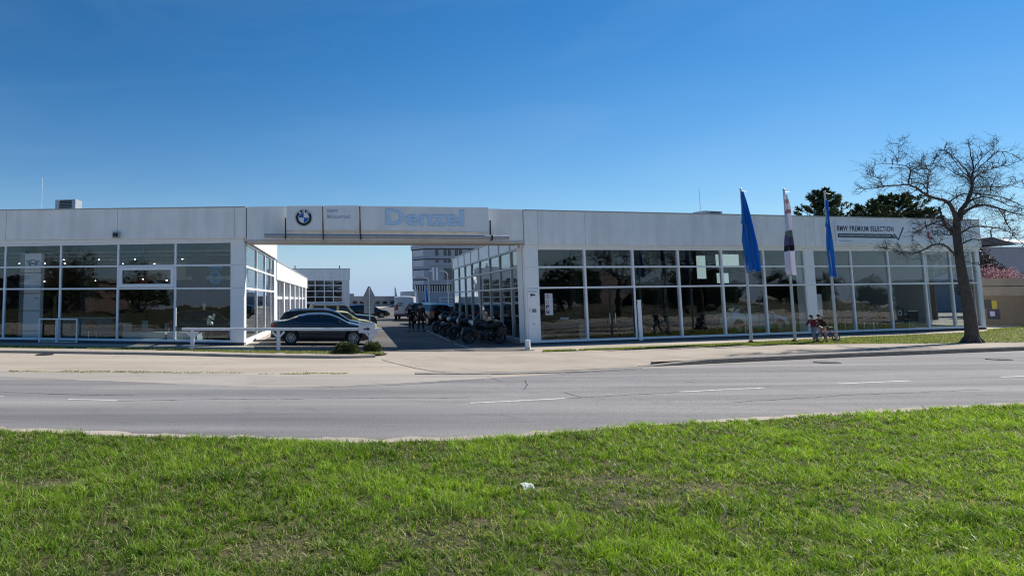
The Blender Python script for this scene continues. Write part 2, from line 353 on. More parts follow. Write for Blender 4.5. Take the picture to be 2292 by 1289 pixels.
kerb("kerb", [(1440, 821), (1700, 808), (1900, 799), (2292, 784), (2900, 764), (3600, 748)], 0.14, 0.22, mat("old kerb stone", (0.20, 0.185, 0.16), 0.9, var=0.3, vscale=3), base=0.01)  # stone colour darkened to carry the shade of the kerb's front face
sheet("verge_bank", [(1460, 816), (1700, 804), (1900, 795), (2292, 780.5), (2900, 761), (3600, 745)],
      [(1460, 806), (1700, 795), (1900, 786), (2292, 774), (2900, 756), (3600, 742)], pave, 0.085, rows=3, n=80, dzfar=0.006)
kerb("island_kerb", [(-500, 787), (0, 789), (350, 794), (600, 800), (760, 802), (840, 800)], 0.09, 0.18, concrete, base=0.01)
sheet("traffic_island", [(-500, 785.6), (0, 787.6), (350, 792.6), (600, 798.4), (760, 800.4), (840, 798.6), (868, 794)], [(-500, 770), (0, 771), (350, 778), (600, 787), (760, 790), (840, 790), (868, 791)], dust, 0.082, rows=3, n=70, dzfar=0.012)
# courtyard asphalt (under gateway and between the wings)
b = MB()
yp = [G(556, 787), G(860, 792), G(1185, 789)]
poly = [(yp[0].x, yp[0].y), (yp[1].x, yp[1].y), (yp[2].x, yp[2].y), (12.6, 30.6), (14.4, 46), (16, 58), (60, 62), (60, 160), (-10, 160), (-1, 40)]
rowsY = [27.3, 29, 31, 34, 38, 42, 46, 52, 60, 75, 100, 140]
lx = lambda y: -0.2 + max(0, y - 31) * 0.12
rx = lambda y: 11.0 + max(0, y - 27.3) * 0.31 if y < 31 else 12.2 + (y - 31) * 0.143
vs = []
for y in rowsY:
    for k in range(7):
        l, r_ = lx(y), (rx(y) if y < 53 else 60)
        x = l + (r_ - l) * k / 6; vs.append((x, y, zg(x) + 0.010))
b.add(vs, [(j * 7 + i, j * 7 + i + 1, (j + 1) * 7 + i + 1, (j + 1) * 7 + i) for j in range(len(rowsY) - 1) for i in range(6)])
tag(b.build("courtyard", yard), kind='structure')
# painted lines
def stripe(name, pts, w, m, dz):
    P = [G(*p) for p in pts]; b = MB(); vs = []
    if name == "asphalt_seam":
        Q = []
        for i in range(len(P) - 1):
            k_ = max(2, int((P[i + 1] - P[i]).length / 0.12))
            for j in range(k_): Q.append(P[i].lerp(P[i + 1], j / k_) + Vector((0, 0.07 * mnoise.noise(Vector((i * 7.1 + j * 0.3, 2, 0))) + 0.03 * mnoise.noise(Vector((j * 1.3, i, 0))), 0)))
        P = Q + [P[-1]]
    for i, p in enumerate(P):
        q = P[min(i + 1, len(P) - 1)] - P[max(i - 1, 0)]; nrm = Vector((-q.y, q.x, 0)).normalized() * w / 2 * (1 if name != "asphalt_seam" else 0.5 + abs(mnoise.noise(Vector((i * 0.6, 9, 0)))))
        ww = w if not hasattr(w, '__len__') else w[i]
        vs += [(p.x - nrm.x, p.y - nrm.y, zg(p.x) + dz), (p.x + nrm.x, p.y + nrm.y, zg(p.x) + dz)]
    b.add(vs, [(2 * i, 2 * i + 2, 2 * i + 3, 2 * i + 1) for i in range(len(P) - 1)]); o = b.build(name, m); return tag(o, kind='structure')
for s_ in ([(-40, 886), (8, 888)], [(152, 893.5), (262, 896)], [(1052, 902), (1160, 897), (1265, 891.5)], [(1522, 877), (1710, 868)], [(1875, 859), (2040, 852)], [(2240, 844), (2420, 837)]):
    stripe("lane_marking", s_, 0.10, whitepaint, 0.005)
for s_ in ([(955, 741), (978, 750), (1007, 764)], [(1016, 769), (1053, 781)], [(1055, 781), (1180, 775)], [(770, 728), (860, 727)], [(800, 742), (860, 741)]):
    stripe("bay_marking", s_, 0.09, whitepaint, 0.014)
crack_m = mat("tar seam", (0.05, 0.05, 0.052), 0.8)
for s_ in ([(-60, 875), (60, 879), (150, 883), (230, 884), (300, 884)], [(262, 897.5), (330, 896.5), (430, 894)], [(1090, 843), (1105, 848), (1122, 853)], [(1175, 850), (1180, 862), (1172, 872)], [(1262, 878), (1300, 889)], [(1535, 854), (1556, 857)], [(430, 894), (700, 892), (1050, 890)], [(1265, 892), (1400, 884), (1520, 878)], [(700, 868), (900, 861), (1085, 849)], [(980, 829), (1200, 826), (1420, 818)], [(1100, 838), (1300, 834), (1420, 828)], [(1640, 900), (1900, 884), (2200, 872)]):
    stripe("asphalt_seam", s_, 0.035, crack_m, 0.0045)
# row of granite setts in the gutter of the driveway mouth
def setts_mat():
    m = bpy.data.materials.new("granite setts"); m.use_nodes = True; nt = m.node_tree; N = nt.nodes.new; L = nt.links.new; bs = nt.nodes["Principled BSDF"]
    tc = N("ShaderNodeTexCoord"); br = N("ShaderNodeTexBrick"); br.inputs["Scale"].default_value = 4.0; br.inputs["Color1"].default_value = (0.36, 0.34, 0.31, 1); br.inputs["Color2"].default_value = (0.27, 0.25, 0.24, 1)
    br.inputs["Mortar"].default_value = (0.11, 0.10, 0.09, 1); br.inputs["Mortar Size"].default_value = 0.03; L(tc.outputs["Object"], br.inputs["Vector"]); L(br.outputs[0], bs.inputs["Base Color"]); bs.inputs["Roughness"].default_value = 0.9
    return m
sheet("gutter_setts", [(930, 837), (1100, 837.5), (1300, 832.5), (1440, 824)], [(930, 833), (1100, 833.5), (1300, 829), (1440, 820.5)], setts_mat(), 0.009, rows=1, n=40)
gully = mat("cast iron cover", (0.035, 0.035, 0.04), 0.6, metal=0.3, bump=0.5, bscale=80)
for (px, py, rr, lab) in ((100, 793.5, 0.33, "dark round manhole cover in the tan verge at far left"), (1040, 784.5, 0.42, "dark round manhole cover in front of the shaded courtyard"),
                     (1851, 811.5, 0.34, "dark iron gully cover in the road under the bare tree's shadow, left one"), (2236, 804.5, 0.30, "dark iron gully cover in the road at far right")):
    c = G(px, py); b = MB(); b.lathe([(0, 0.01), (0.0, rr * 0.9), (0.006, rr * 0.92), (0.006, rr), (-0.02, rr)], (0, 0, 0), 'z', 24)
    o = b.build("manhole_cover", gully, None, frame((c.x, c.y, zg(c.x) + 0.012))); tag(o, lab, "manhole cover", "manhole and gully covers")  # the two in the road are plain dark discs of the same mesh

# ------------------------------------------------------------------ the dealership: walls laid out in plan
L0, L1 = G(0, 765), G(546, 772.6)
R0, R1 = G(1178, 772.5), G(2207, 736.8)
AL = math.atan2(L1.y - L0.y, L1.x - L0.x); AR = math.atan2(R1.y - R0.y, R1.x - R0.x)
LL = (L1.xy - L0.xy).length; LR = (R1.xy - R0.xy).length
FL = frame((L0.x, L0.y, 0), AL); FR = frame((R0.x, R0.y, 0), AR)      # local x along the wall, y inwards, z up
zR = lambda s: 0.03 + 0.0145 * max(s, 0.0) * 0.97
zL = lambda s: -0.0156 * s * 0.0
def hL(t): return lambda s: t * (1.0 - 0.0024 * s) * 1.018      # nominal height to height at s (left wing)

prng = random.Random(77)
def window_bay(parent, Fm, s0, s1, zs, zf, d=0.0, mull=0.10, tr=0.08, depth=0.14, fm=None, gm=None, sill=0.1, head=0.1, name="window", skip=(), gcols=1):
    """one bay: posts each side, rails at zs, panes between. zs = [bottom, t1, t2, top]"""
    fm = fm or frame_m; gm = gm or glass
    b = MB(); m2 = mull / 2
    b.box(s0, s0 + m2, d, d + depth, zs[0], zs[-1], 0, zf); b.box(s1 - m2, s1, d, d + depth, zs[0], zs[-1], 0, zf)
    for i, z in enumerate(zs):
        z0, z1 = (z, z + sill) if i == 0 else (z - head, z) if i == len(zs) - 1 else (z - tr / 2, z + tr / 2)
        b.box(s0 + m2, s1 - m2, d + 0.003, d + depth - 0.003, z0, z1, 0, zf)
    w = b.build(name, fm, parent, Fm, bevel=0.008)
    for i in range(len(zs) - 1):
        if i in skip: continue
        a = zs[i] + (sill if i == 0 else tr / 2) ; c = zs[i + 1] - (head if i == len(zs) - 2 else tr / 2)
        j_ = [prng.uniform(-0.006, 0.006) for _ in range(4)]; xa, xb = s0 + m2, s1 - m2; y0_ = d + 0.064      # no two panes hang quite alike
        p = MB().hexa([(xa, y0_ + j_[0], a + zf(xa)), (xb, y0_ + j_[1], a + zf(xb)), (xb, y0_ + j_[1] + 0.012, a + zf(xb)), (xa, y0_ + j_[0] + 0.012, a + zf(xa)), (xa, y0_ + j_[2], c + zf(xa)), (xb, y0_ + j_[0] * 0.5 + j_[3], c + zf(xb)), (xb, y0_ + j_[0] * 0.5 + j_[3] + 0.012, c + zf(xb)), (xa, y0_ + j_[2] + 0.012, c + zf(xa))]); p.build("pane", gm, w, Fm)
    return w

# ---- left wing
lw = thing("showroom", "long low white showroom wing on the left, glazed front with grey pylon inside", "showroom", (L0.x, L0.y, 0), AL)
TL = [0.02, 2.62, 3.68, 4.84]
hz = lambda s: -0.012 * (s - 6) * 0.9
mL = [-8.9, -5.9, -2.9, 0.12, 3.13, 6.14, 9.03, 11.77]
for i in range(len(mL) - 1):
    zf = lambda s: (-0.010 * (s - 6)) if s > -5 else 0.11
    w_ = window_bay(lw, FL, mL[i], mL[i + 1], [0.12, 2.60, 3.68, 4.82], (lambda s: 0.0), 0.0)
    if i == 5:    # the opening light with a broader frame
        b = MB(); a0, a1 = mL[i] + 0.06, mL[i + 1] - 0.06
        b.box(a0, a1, -0.03, 0.1, 2.66, 2.82); b.box(a0, a1, -0.03, 0.1, 3.48, 3.63); b.box(a0, a0 + 0.16, -0.03, 0.1, 2.82, 3.48); b.box(a1 - 0.16, a1, -0.03, 0.1, 2.82, 3.48)
        b.build("opening_sash", frame_m, w_, FL, bevel=0.01)
def fascia(parent, Fm, s0, s1, z0, z1, joints, slope0=0.0, slope1=0.0, d=-0.16, dep=0.30, m=None, zb=None):
    """panelled fascia with real gaps between panels; z0/z1 may drift along s"""
    m = m or fascia_m
    za = lambda s: z0 + slope0 * s; zc = lambda s: z1 + slope1 * s
    J = [s0] + joints + [s1]; b = MB(); g = 0.009
    for i in range(len(J) - 1):
        a, c = J[i] + g, J[i + 1] - g
        b.hexa([(a, d, za(a)), (c, d, za(c)), (c, d + 0.06, za(c)), (a, d + 0.06, za(a)), (a, d, zc(a)), (c, d, zc(c)), (c, d + 0.06, zc(c)), (a, d + 0.06, zc(a))])
    b.build("fascia", m, parent, Fm, bevel=0.006)
    b = MB(); a, c = s0, s1
    b.hexa([(a, d + 0.062, za(a) + 0.01), (c, d + 0.062, za(c) + 0.01), (c, d + dep, za(c) + 0.01), (a, d + dep, za(a) + 0.01), (a, d + 0.062, zc(a) - 0.01), (c, d + 0.062, zc(c) - 0.01), (c, d + dep, zc(c) - 0.01), (a, d + dep, zc(a) - 0.01)])
    b.build("fascia_backing", galv, parent, Fm)
    b = MB(); z = lambda s: zc(s)
    b.hexa([(a, d - 0.03, zc(a)), (c, d - 0.03, zc(c)), (c, d + dep + 0.05, zc(c)), (a, d + dep + 0.05, zc(a)), (a, d - 0.03, zc(a) + 0.05), (c, d - 0.03, zc(c) + 0.05), (c, d + dep + 0.05, zc(c) + 0.05), (a, d + dep + 0.05, zc(a) + 0.05)])
    b.build("coping", greyframe, parent, Fm)
fascia(lw, FL, -9.0, LL + 0.12, 5.03, 6.52, [-6.0, 0.2, 6.14, 11.93], -0.0105, -0.0150)
b = MB().box(-9, LL - 0.02, -0.05, 0.28, 4.823, 5.06); b.build("head_rail", frame_m, lw, FL)
b = MB().box(11.775, LL - 0.003, -0.02, 0.5, 0.12, 4.82); b.build("corner_column", white, lw, FL, bevel=0.01)
for z in (2.6, 3.68): MB().box(11.79, LL - 0.02, -0.026, -0.021, z, z + 0.012).build("column_joint", greyframe, lw, FL)
b = MB().box(-9, LL + 0.02, -0.03, 0.3, -0.1, 0.118); b.build("plinth", plinth, lw, FL)
b = MB().box(5.95, 6.3, -0.33, -0.17, 5.02, 5.3); b.box(6.0, 6.25, -0.345, -0.332, 5.06, 5.26, 1); b.build("wall_lamp", [galv, dark], lw, FL, bevel=0.01)

SA, SB = Vector((L1.x, L1.y, 0)), Vector((1.12, 46.0, 0)); AS = math.atan2(SB.y - SA.y, SB.x - SA.x); LS = (SB - SA).length
FS = frame(SA, AS)              # local x goes back into the yard, y points left (inwards)
seg = [0.45, 4.9, 8.9, 12.1, 14.2]
for i in range(4):
    window_bay(lw, FS, seg[i], seg[i + 1], [0.12, 2.60, 3.64, 4.78], lambda s: 0.0, 0.0, mull=0.16, tr=0.11)
b = MB().box(0.0, 0.45, -0.02, 0.3, 0.12, 4.8); b.box(14.2, LS, -0.02, 0.3, 0.12, 4.8); b.build("side_pier", white, lw, FS, bevel=0.01)
b = MB().box(0.02, LS, -0.03, 0.3, -0.1, 0.118); b.build("side_plinth", white, lw, FS)
b = MB().box(0.02, LS, -0.12, 0.25, 4.8, 6.38); b.build("side_fascia", wall_w, lw, FS, bevel=0.01)
# interior of the left wing
def inv(Fm, p): q = Fm.inverted() @ Vector(p); return (q.x, q.y)
fp = [(-8.9, 0.3), (LL - 0.5, 0.3)]
q1 = inv(FL, (SB.x - 0.35, SB.y, 0)); q2 = (-8.9, q1[1] + 1.0)
poly = [fp[0], fp[1], inv(FL, (SA.x - 0.3, SA.y + 0.6, 0)), q1, q2]
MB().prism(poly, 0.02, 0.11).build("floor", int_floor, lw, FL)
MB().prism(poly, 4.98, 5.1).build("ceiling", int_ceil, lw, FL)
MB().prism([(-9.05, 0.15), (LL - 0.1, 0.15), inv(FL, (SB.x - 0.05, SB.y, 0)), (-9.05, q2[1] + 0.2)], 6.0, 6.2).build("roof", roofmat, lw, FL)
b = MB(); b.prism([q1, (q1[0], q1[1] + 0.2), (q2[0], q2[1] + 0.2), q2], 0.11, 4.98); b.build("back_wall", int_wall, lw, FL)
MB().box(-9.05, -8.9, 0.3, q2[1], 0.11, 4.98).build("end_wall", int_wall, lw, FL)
b = MB(); b.box(2.2, 2.8, 4.0, 4.6, 0.11, 4.97); b.box(8.2, 8.8, 5.4, 6.0, 0.11, 4.97); b.build("inner_column", int_wall2, lw, FL)
b = MB(); b.box(-8.8, 11.0, 3.0, 3.05, 4.55, 4.62); b.box(-8.8, 11.0, 6.2, 6.25, 4.55, 4.62); b.box(-8.8, 11.0, 9.5, 9.55, 4.55, 4.62); b.build("ceiling_track", galv, lw, FL)
b = MB(); b.box(6.6, 10.0, 9.2, 9.3, 3.5, 4.95); b.build("hanging_panel", int_wall2, lw, FL)

# ---- gateway beam
GA, GB = Vector((L1.x + 0.13, L1.y - 0.02, 0)), Vector((R0.x, R0.y, 0)); AG = math.atan2(GB.y - GA.y, GB.x - GA.x); LG = (GB - GA).length
FG = frame(GA, AG)
gate = thing("gateway_beam", "white gateway beam bridging the yard entrance between both showroom wings", "gateway", GA, AG)
def bz(s): t = s / LG; return 6.36 - 0.20 * t + 0.12 * math.sin(PI * t) * (1 - 0.25 * t)
b = MB(); N_ = 24
for i in range(N_):
    a, c = LG * i / N_ , LG * (i + 1) / N_
    lo = lambda s: 4.83 - 0.0075 * s
    b.hexa([(a, -0.14, lo(a)), (c, -0.14, lo(c)), (c, 0.1, lo(c)), (a, 0.1, lo(a)), (a, -0.14, bz(a)), (c, -0.14, bz(c)), (c, 0.1, bz(c)), (a, 0.1, bz(a))])
b.build("beam_face", fascia_m, gate, FG)
b = MB(); b.hexa([(0, -0.17, 4.70), (LG, -0.17, 4.62), (LG, 1.2, 4.62), (0, 1.2, 4.70), (0, -0.17, 4.828), (LG, -0.17, 4.735), (LG, 1.2, 4.735), (0, 1.2, 4.828)]); b.build("beam_soffit", soffit, gate, FG)
b = MB(); b.hexa([(0, 0.12, 4.84), (LG, 0.12, 4.75), (LG, 1.18, 4.75), (0, 1.18, 4.84), (0, 0.12, 6.25), (LG, 0.12, 6.05), (LG, 1.18, 6.05), (0, 1.18, 6.25)]); b.build("beam_core", galv, gate, FG)

# ---- right wing
rw = thing("showroom", "long white showroom wing on the right with many tall panes and a wide banner", "showroom", (R0.x, R0.y, 0), AR)
mR = [0.74, 3.30, 5.99, 8.64, 11.26, 13.90, 16.55, None, 17.14, 19.73, 22.35, 24.97, 26.97, 28.95]
TR = [0.10, 2.57, 3.52, 4.42]
for i in range(len(mR) - 1):
    if mR[i] is None or mR[i + 1] is None: continue
    if i == 1:   # the entrance door bay
        w_ = window_bay(rw, FR, mR[i], mR[i + 1], TR, zR, 0.0, skip=(0,))
        for k, (a, c) in enumerate(((3.36, 4.63), (4.66, 5.93))):
            b = MB(); z0, z1 = 0.2, 2.52
            b.box(a, a + 0.035, 0.02, 0.08, z0, z1, 0, zR); b.box(c - 0.035, c, 0.02, 0.08, z0, z1, 0, zR); b.box(a + 0.035, c - 0.035, 0.02, 0.08, z0, z0 + 0.06, 0, zR); b.box(a + 0.035, c - 0.035, 0.02, 0.08, z1 - 0.06, z1, 0, zR)
            dr = b.build("door", dark, rw, FR)
            MB().box(a + 0.035, c - 0.035, 0.045, 0.055, z0 + 0.06, z1 - 0.06, 0, zR).build("pane", glass, dr, FR)
            hx = c - 0.14 if k == 0 else a + 0.14
            MB().tube((hx, -0.04, 0.95), (hx, -0.04, 1.45), 0.016).build("handle", steel, dr, FR)
    else:
        window_bay(rw, FR, mR[i], mR[i + 1], TR, zR, 0.0)
b = MB().box(6.05, 6.24, -0.09, -0.03, 0.05, 1.95, 0, zR); b.build("door_fin", white, rw, FR, bevel=0.01)
fascia(rw, FR, 0.0, LR + 0.05, 4.55, 6.12, [0.72, 3.25, 16.5, 17.15], 0.0152, 0.0128)
b = MB().box(0.05, LR + 0.05, -0.06, 0.28, 4.423, 4.55, 0, zR); b.build("head_rail", frame_m, rw, FR)
for a_, c_, y_ in ((0.02, 0.735, -0.05), (16.555, 17.135, -0.02)):
    co = MB().box(a_, c_, y_, 0.5, 0.10, 4.42, 0, zR).build("column", white, rw, FR, bevel=0.012)
    b = MB()
    for z in (2.55, 3.5): b.box(a_ + 0.02, c_ - 0.02, y_ - 0.006, y_ - 0.001, z, z + 0.012, 0, zR)
    b.build("joint", greyframe, co, FR)
b = MB().box(0.0, LR, -0.03, 0.3, -0.2, 0.098, 0, zR); b.build("plinth", plinth, rw, FR)
b = MB().box(29.0 - 0.05, LR, -0.03, 0.2, 0.1, 4.42, 0, zR); b.build("corner_post", white, rw, FR, bevel=0.01)
TA, TB = Vector((12.0, 30.55, 0)), Vector((15.22, 52.9, 0)); AT = math.atan2(TB.y - TA.y, TB.x - TA.x); LT = (TB - TA).length
FT = frame(TA, AT) @ Matrix.Scale(-1, 4, Vector((0, 1, 0)))      # local x back into the yard, +y inwards (right)
ymul = [0.0, 2.43, 5.05, 7.7, 10.9, 13.85, 16.55, 19.4, 22.45]
for i in range(8):
    window_bay(rw, FT, ymul[i] + (0.02 if i == 0 else 0), ymul[i + 1], [0.12, 2.58, 3.55, 4.44], lambda s: 0.04, 0.0, mull=0.15, tr=0.09, fm=greyframe)
b = MB()
for i in range(8): b.box(ymul[i] + 0.075, ymul[i + 1] - 0.075, 0.02, 0.14, 4.485, 5.2)
b.build("spandrel", white, rw, FT)
for y_ in ymul: MB().box(max(0.5, y_ - 0.06), y_ + 0.06 if y_ else 0.56, -0.02, 0.14, 4.49, 5.2).build("side_mullion", greyframe, rw, FT)
MB().box(0.3, LT, -0.06, 0.3, 5.2, 5.27).build("side_coping", greyframe, rw, FT)
MB().box(0.05, LT, -0.05, 0.25, -0.1, 0.15).build("side_plinth", concrete, rw, FT)
inn = Vector((-math.sin(AR), math.cos(AR), 0))
RB = R1 + inn * 14.0
FE = frame((R1.x, R1.y, 0), AR + PI / 2)                            # the end wall, x goes back
window_bay(rw, FE, 0.25, 2.45, TR, lambda s: 0.42, 0.02)
MB().box(2.46, 14, 0.0, 0.25, 0.5, 4.86).build("end_wall", wall_w, rw, FE)
MB().box(0.1, 14, -0.02, 0.26, 0.0, 0.5).build("end_plinth", plinth, rw, FE)
MB().box(0.1, 14, -0.08, 0.26, 4.86, 6.5).build("end_fascia", wall_w, rw, FE)
poly = [inv(FR, p) for p in ((R0.x + 0.5, R0.y + 0.5, 0), (R1.x - 0.3, R1.y + 0.2, 0), (RB.x - 0.2, RB.y, 0), (TB.x + 0.3, TB.y - 0.05, 0))]
def zprism(b, poly, z0, z1, zf):
    n = len(poly); vs = [(x, y, z0 + zf(x)) for x, y in poly] + [(x, y, z1 + zf(x)) for x, y in poly]
    b.add(vs, [tuple(range(n - 1, -1, -1)), tuple(range(n, 2 * n))] + [(i, (i + 1) % n, (i + 1) % n + n, i + n) for i in range(n)]); return b
zprism(MB(), poly, 0.0, 0.09, zR).build("floor", int_floor, rw, FR)
zprism(MB(), poly, 4.6, 4.7, zR).build("ceiling", int_ceil, rw, FR)
zprism(MB(), [inv(FR, p) for p in ((R0.x + 0.15, R0.y + 0.3, 0), (R1.x - 0.05, R1.y + 0.1, 0), (RB.x, RB.y, 0), (TB.x + 0.05, TB.y, 0))], 4.95, 5.1, lambda s: 0.012 * s).build("roof", roofmat, rw, FR)
bk = [inv(FR, p) for p in ((TB.x + 0.15, TB.y, 0), (RB.x, RB.y, 0), (RB.x, RB.y + 0.3, 0), (TB.x + 0.15, TB.y + 0.3, 0))]
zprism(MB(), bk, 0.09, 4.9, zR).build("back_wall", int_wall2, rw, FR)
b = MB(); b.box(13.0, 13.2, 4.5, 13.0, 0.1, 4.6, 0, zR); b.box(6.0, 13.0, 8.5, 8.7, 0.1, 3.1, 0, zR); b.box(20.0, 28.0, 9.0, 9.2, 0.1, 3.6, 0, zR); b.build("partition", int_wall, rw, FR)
b = MB()
for s_, y_ in ((5.9, 4.0), (11.2, 4.0), (17.0, 4.0), (23.0, 4.0)): b.box(s_, s_ + 0.35, y_, y_ + 0.35, 0.1, 4.6, 0, zR)
b.build("inner_column", int_wall2, rw, FR)
# added glowing panels for the bright far windows seen through the right wing
for k, (s0, s1, z0, z1, yy) in enumerate(((13.2, 13.75, 3.0, 4.25, 3.2), (14.75, 16.3, 3.65, 4.35, 3.4), (14.75, 15.5, 2.75, 3.3, 3.4))):
    b = MB().box(s0, s1, yy, yy + 0.06, z0, z1, 0, zR); b.tube((s0 + 0.1, yy + 0.03, z1 + zR(s0)), (s0 + 0.1, yy + 0.03, 4.6 + zR(s0)), 0.008, mi=1); b.tube((s1 - 0.1, yy + 0.03, z1 + zR(s1)), (s1 - 0.1, yy + 0.03, 4.6 + zR(s1)), 0.008, mi=1)
    tag(b.build("light_box", [window_glow, dark], None, FR), ["tall narrow lit panel hanging inside the right showroom left of the white flag", "widest lit panel hanging high behind the white flag", "small lit panel hanging below the widest one behind the white flag"][k], "light box", "lit panels in the right showroom")

# ---- low service building along the left of the yard, and the far workshop
CA, CB = Vector((1.12, 46.0, 0)), Vector((6.0, 85.0, 0)); AC = math.atan2(CB.y - CA.y, CB.x - CA.x); LC = (CB - CA).length
FC = frame(CA, AC)
sb = thing("service_building", "long low sunlit white building behind the left showroom, facing the yard", "building", CA, AC)
MB().box(0.05, LC, -0.10, 9, 3.43, 4.68).build("fascia", wall_w, sb, FC, bevel=0.02)
MB().box(0.05, LC + 0.05, -0.14, 9.1, 4.68, 4.76).build("coping", greyframe, sb, FC)
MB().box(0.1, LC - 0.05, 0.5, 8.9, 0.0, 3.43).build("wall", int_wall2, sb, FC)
bays = [0.9, 7.2, 13.0, 19.0, 25.0, 31.0, 37.0]
b = MB()
for i, s_ in enumerate(bays + [LC - 0.2]):
    b.box(s_ - 0.9 if i else 0.06, s_, -0.02, 0.48, 0.0, 3.43)
b.build("pier", wall_w, sb, FC)
for i in range(6):
    window_bay(sb, FC, bays[i], bays[i + 1] - 0.9, [0.05, 2.2, 3.42], lambda s: 0.0, 0.1, mull=0.14, tr=0.2, gm=glass_far)
    b = MB(); w = bays[i + 1] - 0.9 - bays[i]
    for k in range(1, 4): b.box(bays[i] + w * k / 4 - 0.05, bays[i] + w * k / 4 + 0.05, 0.08, 0.2, 0.1, 3.3)
    b.build("glazing_bar", frame_m, sb, FC)
ws = thing("workshop", "grey white workshop hall at the end of the yard with a gridded glass front", "building", (6.4, 93, 0), 0)
Fw = frame((6.2, 93, 0), 0)
MB().box(-9, 6.4, 0.0, 12, 4.75, 6.25).build("fascia", fascia_m, ws, Fw)
MB().box(-9.05, 6.45, -0.05, 12, 6.25, 6.33).build("coping", greyframe, ws, Fw)
b = MB(); b.box(-9, 0.3, 0.1, 12, 0, 4.75); b.box(5.35, 6.3, 0.02, 12, 0, 4.75); b.box(0.3, 5.35, 6, 6.2, 0, 4.75); b.build("wall", wall_w, ws, Fw)
for i in range(4): window_bay(ws, Fw, 0.3 + 1.2625 * i, 0.3 + 1.2625 * (i + 1), [1.65, 2.4, 3.2, 4.0, 4.75], lambda s: 0, 0.1, mull=0.12, tr=0.12, gm=glass_far)
b = MB(); b.box(0.32, 5.33, 0.15, 0.25, 1.45, 1.64); b.build("door_head", white, ws, Fw)
b = MB(); b.box(0.5, 5.2, 0.6, 0.8, 0.0, 1.44); b.build("door", int_wall, ws, Fw)
for x_ in (-1.4, 5.2): pass
b = MB(); b.tube((-1.2, 0.3, 6.33), (-1.2, 0.3, 6.75), 0.07); b.tube((5.0, 0.3, 6.33), (5.0, 0.3, 6.75), 0.07); b.build("roof_vent", dark, ws, Fw)

# ------------------------------------------------------------------ far background buildings
hall_m = mat("blue grey cladding", (0.30, 0.33, 0.38), 0.7, var=0.08, vscale=0.2)
fb = thing("warehouse", "low blue grey warehouse far beyond the yard, small dark windows", "building", (40, 170, 0))
Fb = frame((0, 170, 0), 0)
MB().box(18, 42, 0, 20, 0, 2.75).build("wall", hall_m, fb, Fb)
MB().box(18, 24, 0.2, 12, 2.75, 3.5).build("roof_box", hall_m, fb, Fb)
MB().box(17.9, 42.1, -0.1, 20, 2.75, 2.87).build("roof_edge", mat("pale roof edge", (0.45, 0.48, 0.52), 0.6), fb, Fb)
for k in range(7):
    x = 23.6 + k * 1.9 if k < 6 else 40
    MB().box(x, x + 1.1, -0.06, 0, 0.9, 1.6).build("window", carglass, fb, Fb)
fb2 = thing("warehouse", "pale low warehouse far behind the white van", "building", (60, 185, 0)); Fb2 = frame((0, 185, 0), 0)
MB().box(43, 66, 0, 20, 0, 4.1).build("wall", mat("pale cladding", (0.36, 0.40, 0.46), 0.7, var=0.06), fb2, Fb2)
MB().box(43, 66.1, -0.1, 20, 4.1, 4.3).build("roof_edge", dark, fb2, Fb2)

off_m = mat("office concrete panel", (0.29, 0.33, 0.40), 0.75, var=0.06, vscale=0.15)
off_l = mat("office light glazing band", (0.45, 0.50, 0.56), 0.4, var=0.1, vscale=0.5)
ob_ = thing("office_block", "tall blue grey office block with overhanging upper floors behind the yard", "building", (60, 220, 0))
Fo = frame((0, 220, 0), 0)
pl = [(54.4, 0), (92, 0), (92, 30), (58.0, 30), (51.6, 6.0)]          # chamfered left corner in plan
zt = 19.0
for k in range(4):
    z0 = 5.3 + k * 3.35
    MB().prism(pl, z0, z0 + 2.95).build("storey_wall", off_m, ob_, Fo)
    MB().prism([(54.5, 0.12), (91.9, 0.12), (91.9, 29.9), (58.1, 29.9), (51.7, 6.05)], z0 + 2.95, z0 + 3.35).build("floor_band", dark, ob_, Fo)
    # light glazing on the chamfer
    d_ = Vector((54.4 - 51.6, -6.0, 0)); u_ = d_.normalized(); nn = Vector((-6, -2.8, 0)).normalized()
    p0 = Vector((51.6, 6.0, 0)) + u_ * 0.6 + nn * 0.05; p1 = Vector((51.6, 6.0, 0)) + u_ * (d_.length - 0.6) + nn * 0.05
    b = MB(); b.hexa([(p0.x, p0.y, z0 + 0.9), (p1.x, p1.y, z0 + 0.9), (p1.x - nn.x * .3, p1.y - nn.y * .3, z0 + 0.9), (p0.x - nn.x * .3, p0.y - nn.y * .3, z0 + 0.9),
                      (p0.x, p0.y, z0 + 2.9), (p1.x, p1.y, z0 + 2.9), (p1.x - nn.x * .3, p1.y - nn.y * .3, z0 + 2.9), (p0.x - nn.x * .3, p0.y - nn.y * .3, z0 + 2.9)])
    b.build("corner_glazing", off_l, ob_, Fo)
    for x in (58.0, 60.7, 62.1, 64.4, 65.8, 69.0, 72.0, 73.6, 77.0, 80.0, 83.0):
        w_ = MB().box(x, x + 0.95, -0.04, 0.0, z0 + 0.95, z0 + 2.85).build("window", dark, ob_, Fo)
        MB().box(x + 0.2, x + 0.78, -0.08, -0.042, z0 + 1.1, z0 + 2.7).build("pane", carglass, w_, Fo)
MB().prism([(54.2, -0.3), (92.3, -0.3), (92.3, 30), (57.7, 30), (51.2, 5.9)], 18.7, 20.0).build("parapet", mat("office parapet", (0.36, 0.40, 0.47), 0.7), ob_, Fo)
MB().prism([(67, 3), (84, 3), (84, 20), (71, 20)], 20.0, 22.3).build("penthouse", off_m, ob_, Fo)
MB().prism([(64.5, 1), (86.5, 1), (86.5, 21), (69, 21)], 22.3, 22.7).build("penthouse_roof", dark, ob_, Fo)
for x in (70.3, 73.6, 77.3): MB().box(x, x + 1.2, 2.92, 2.99, 20.7, 21.9).build("window", carglass, ob_, Fo)
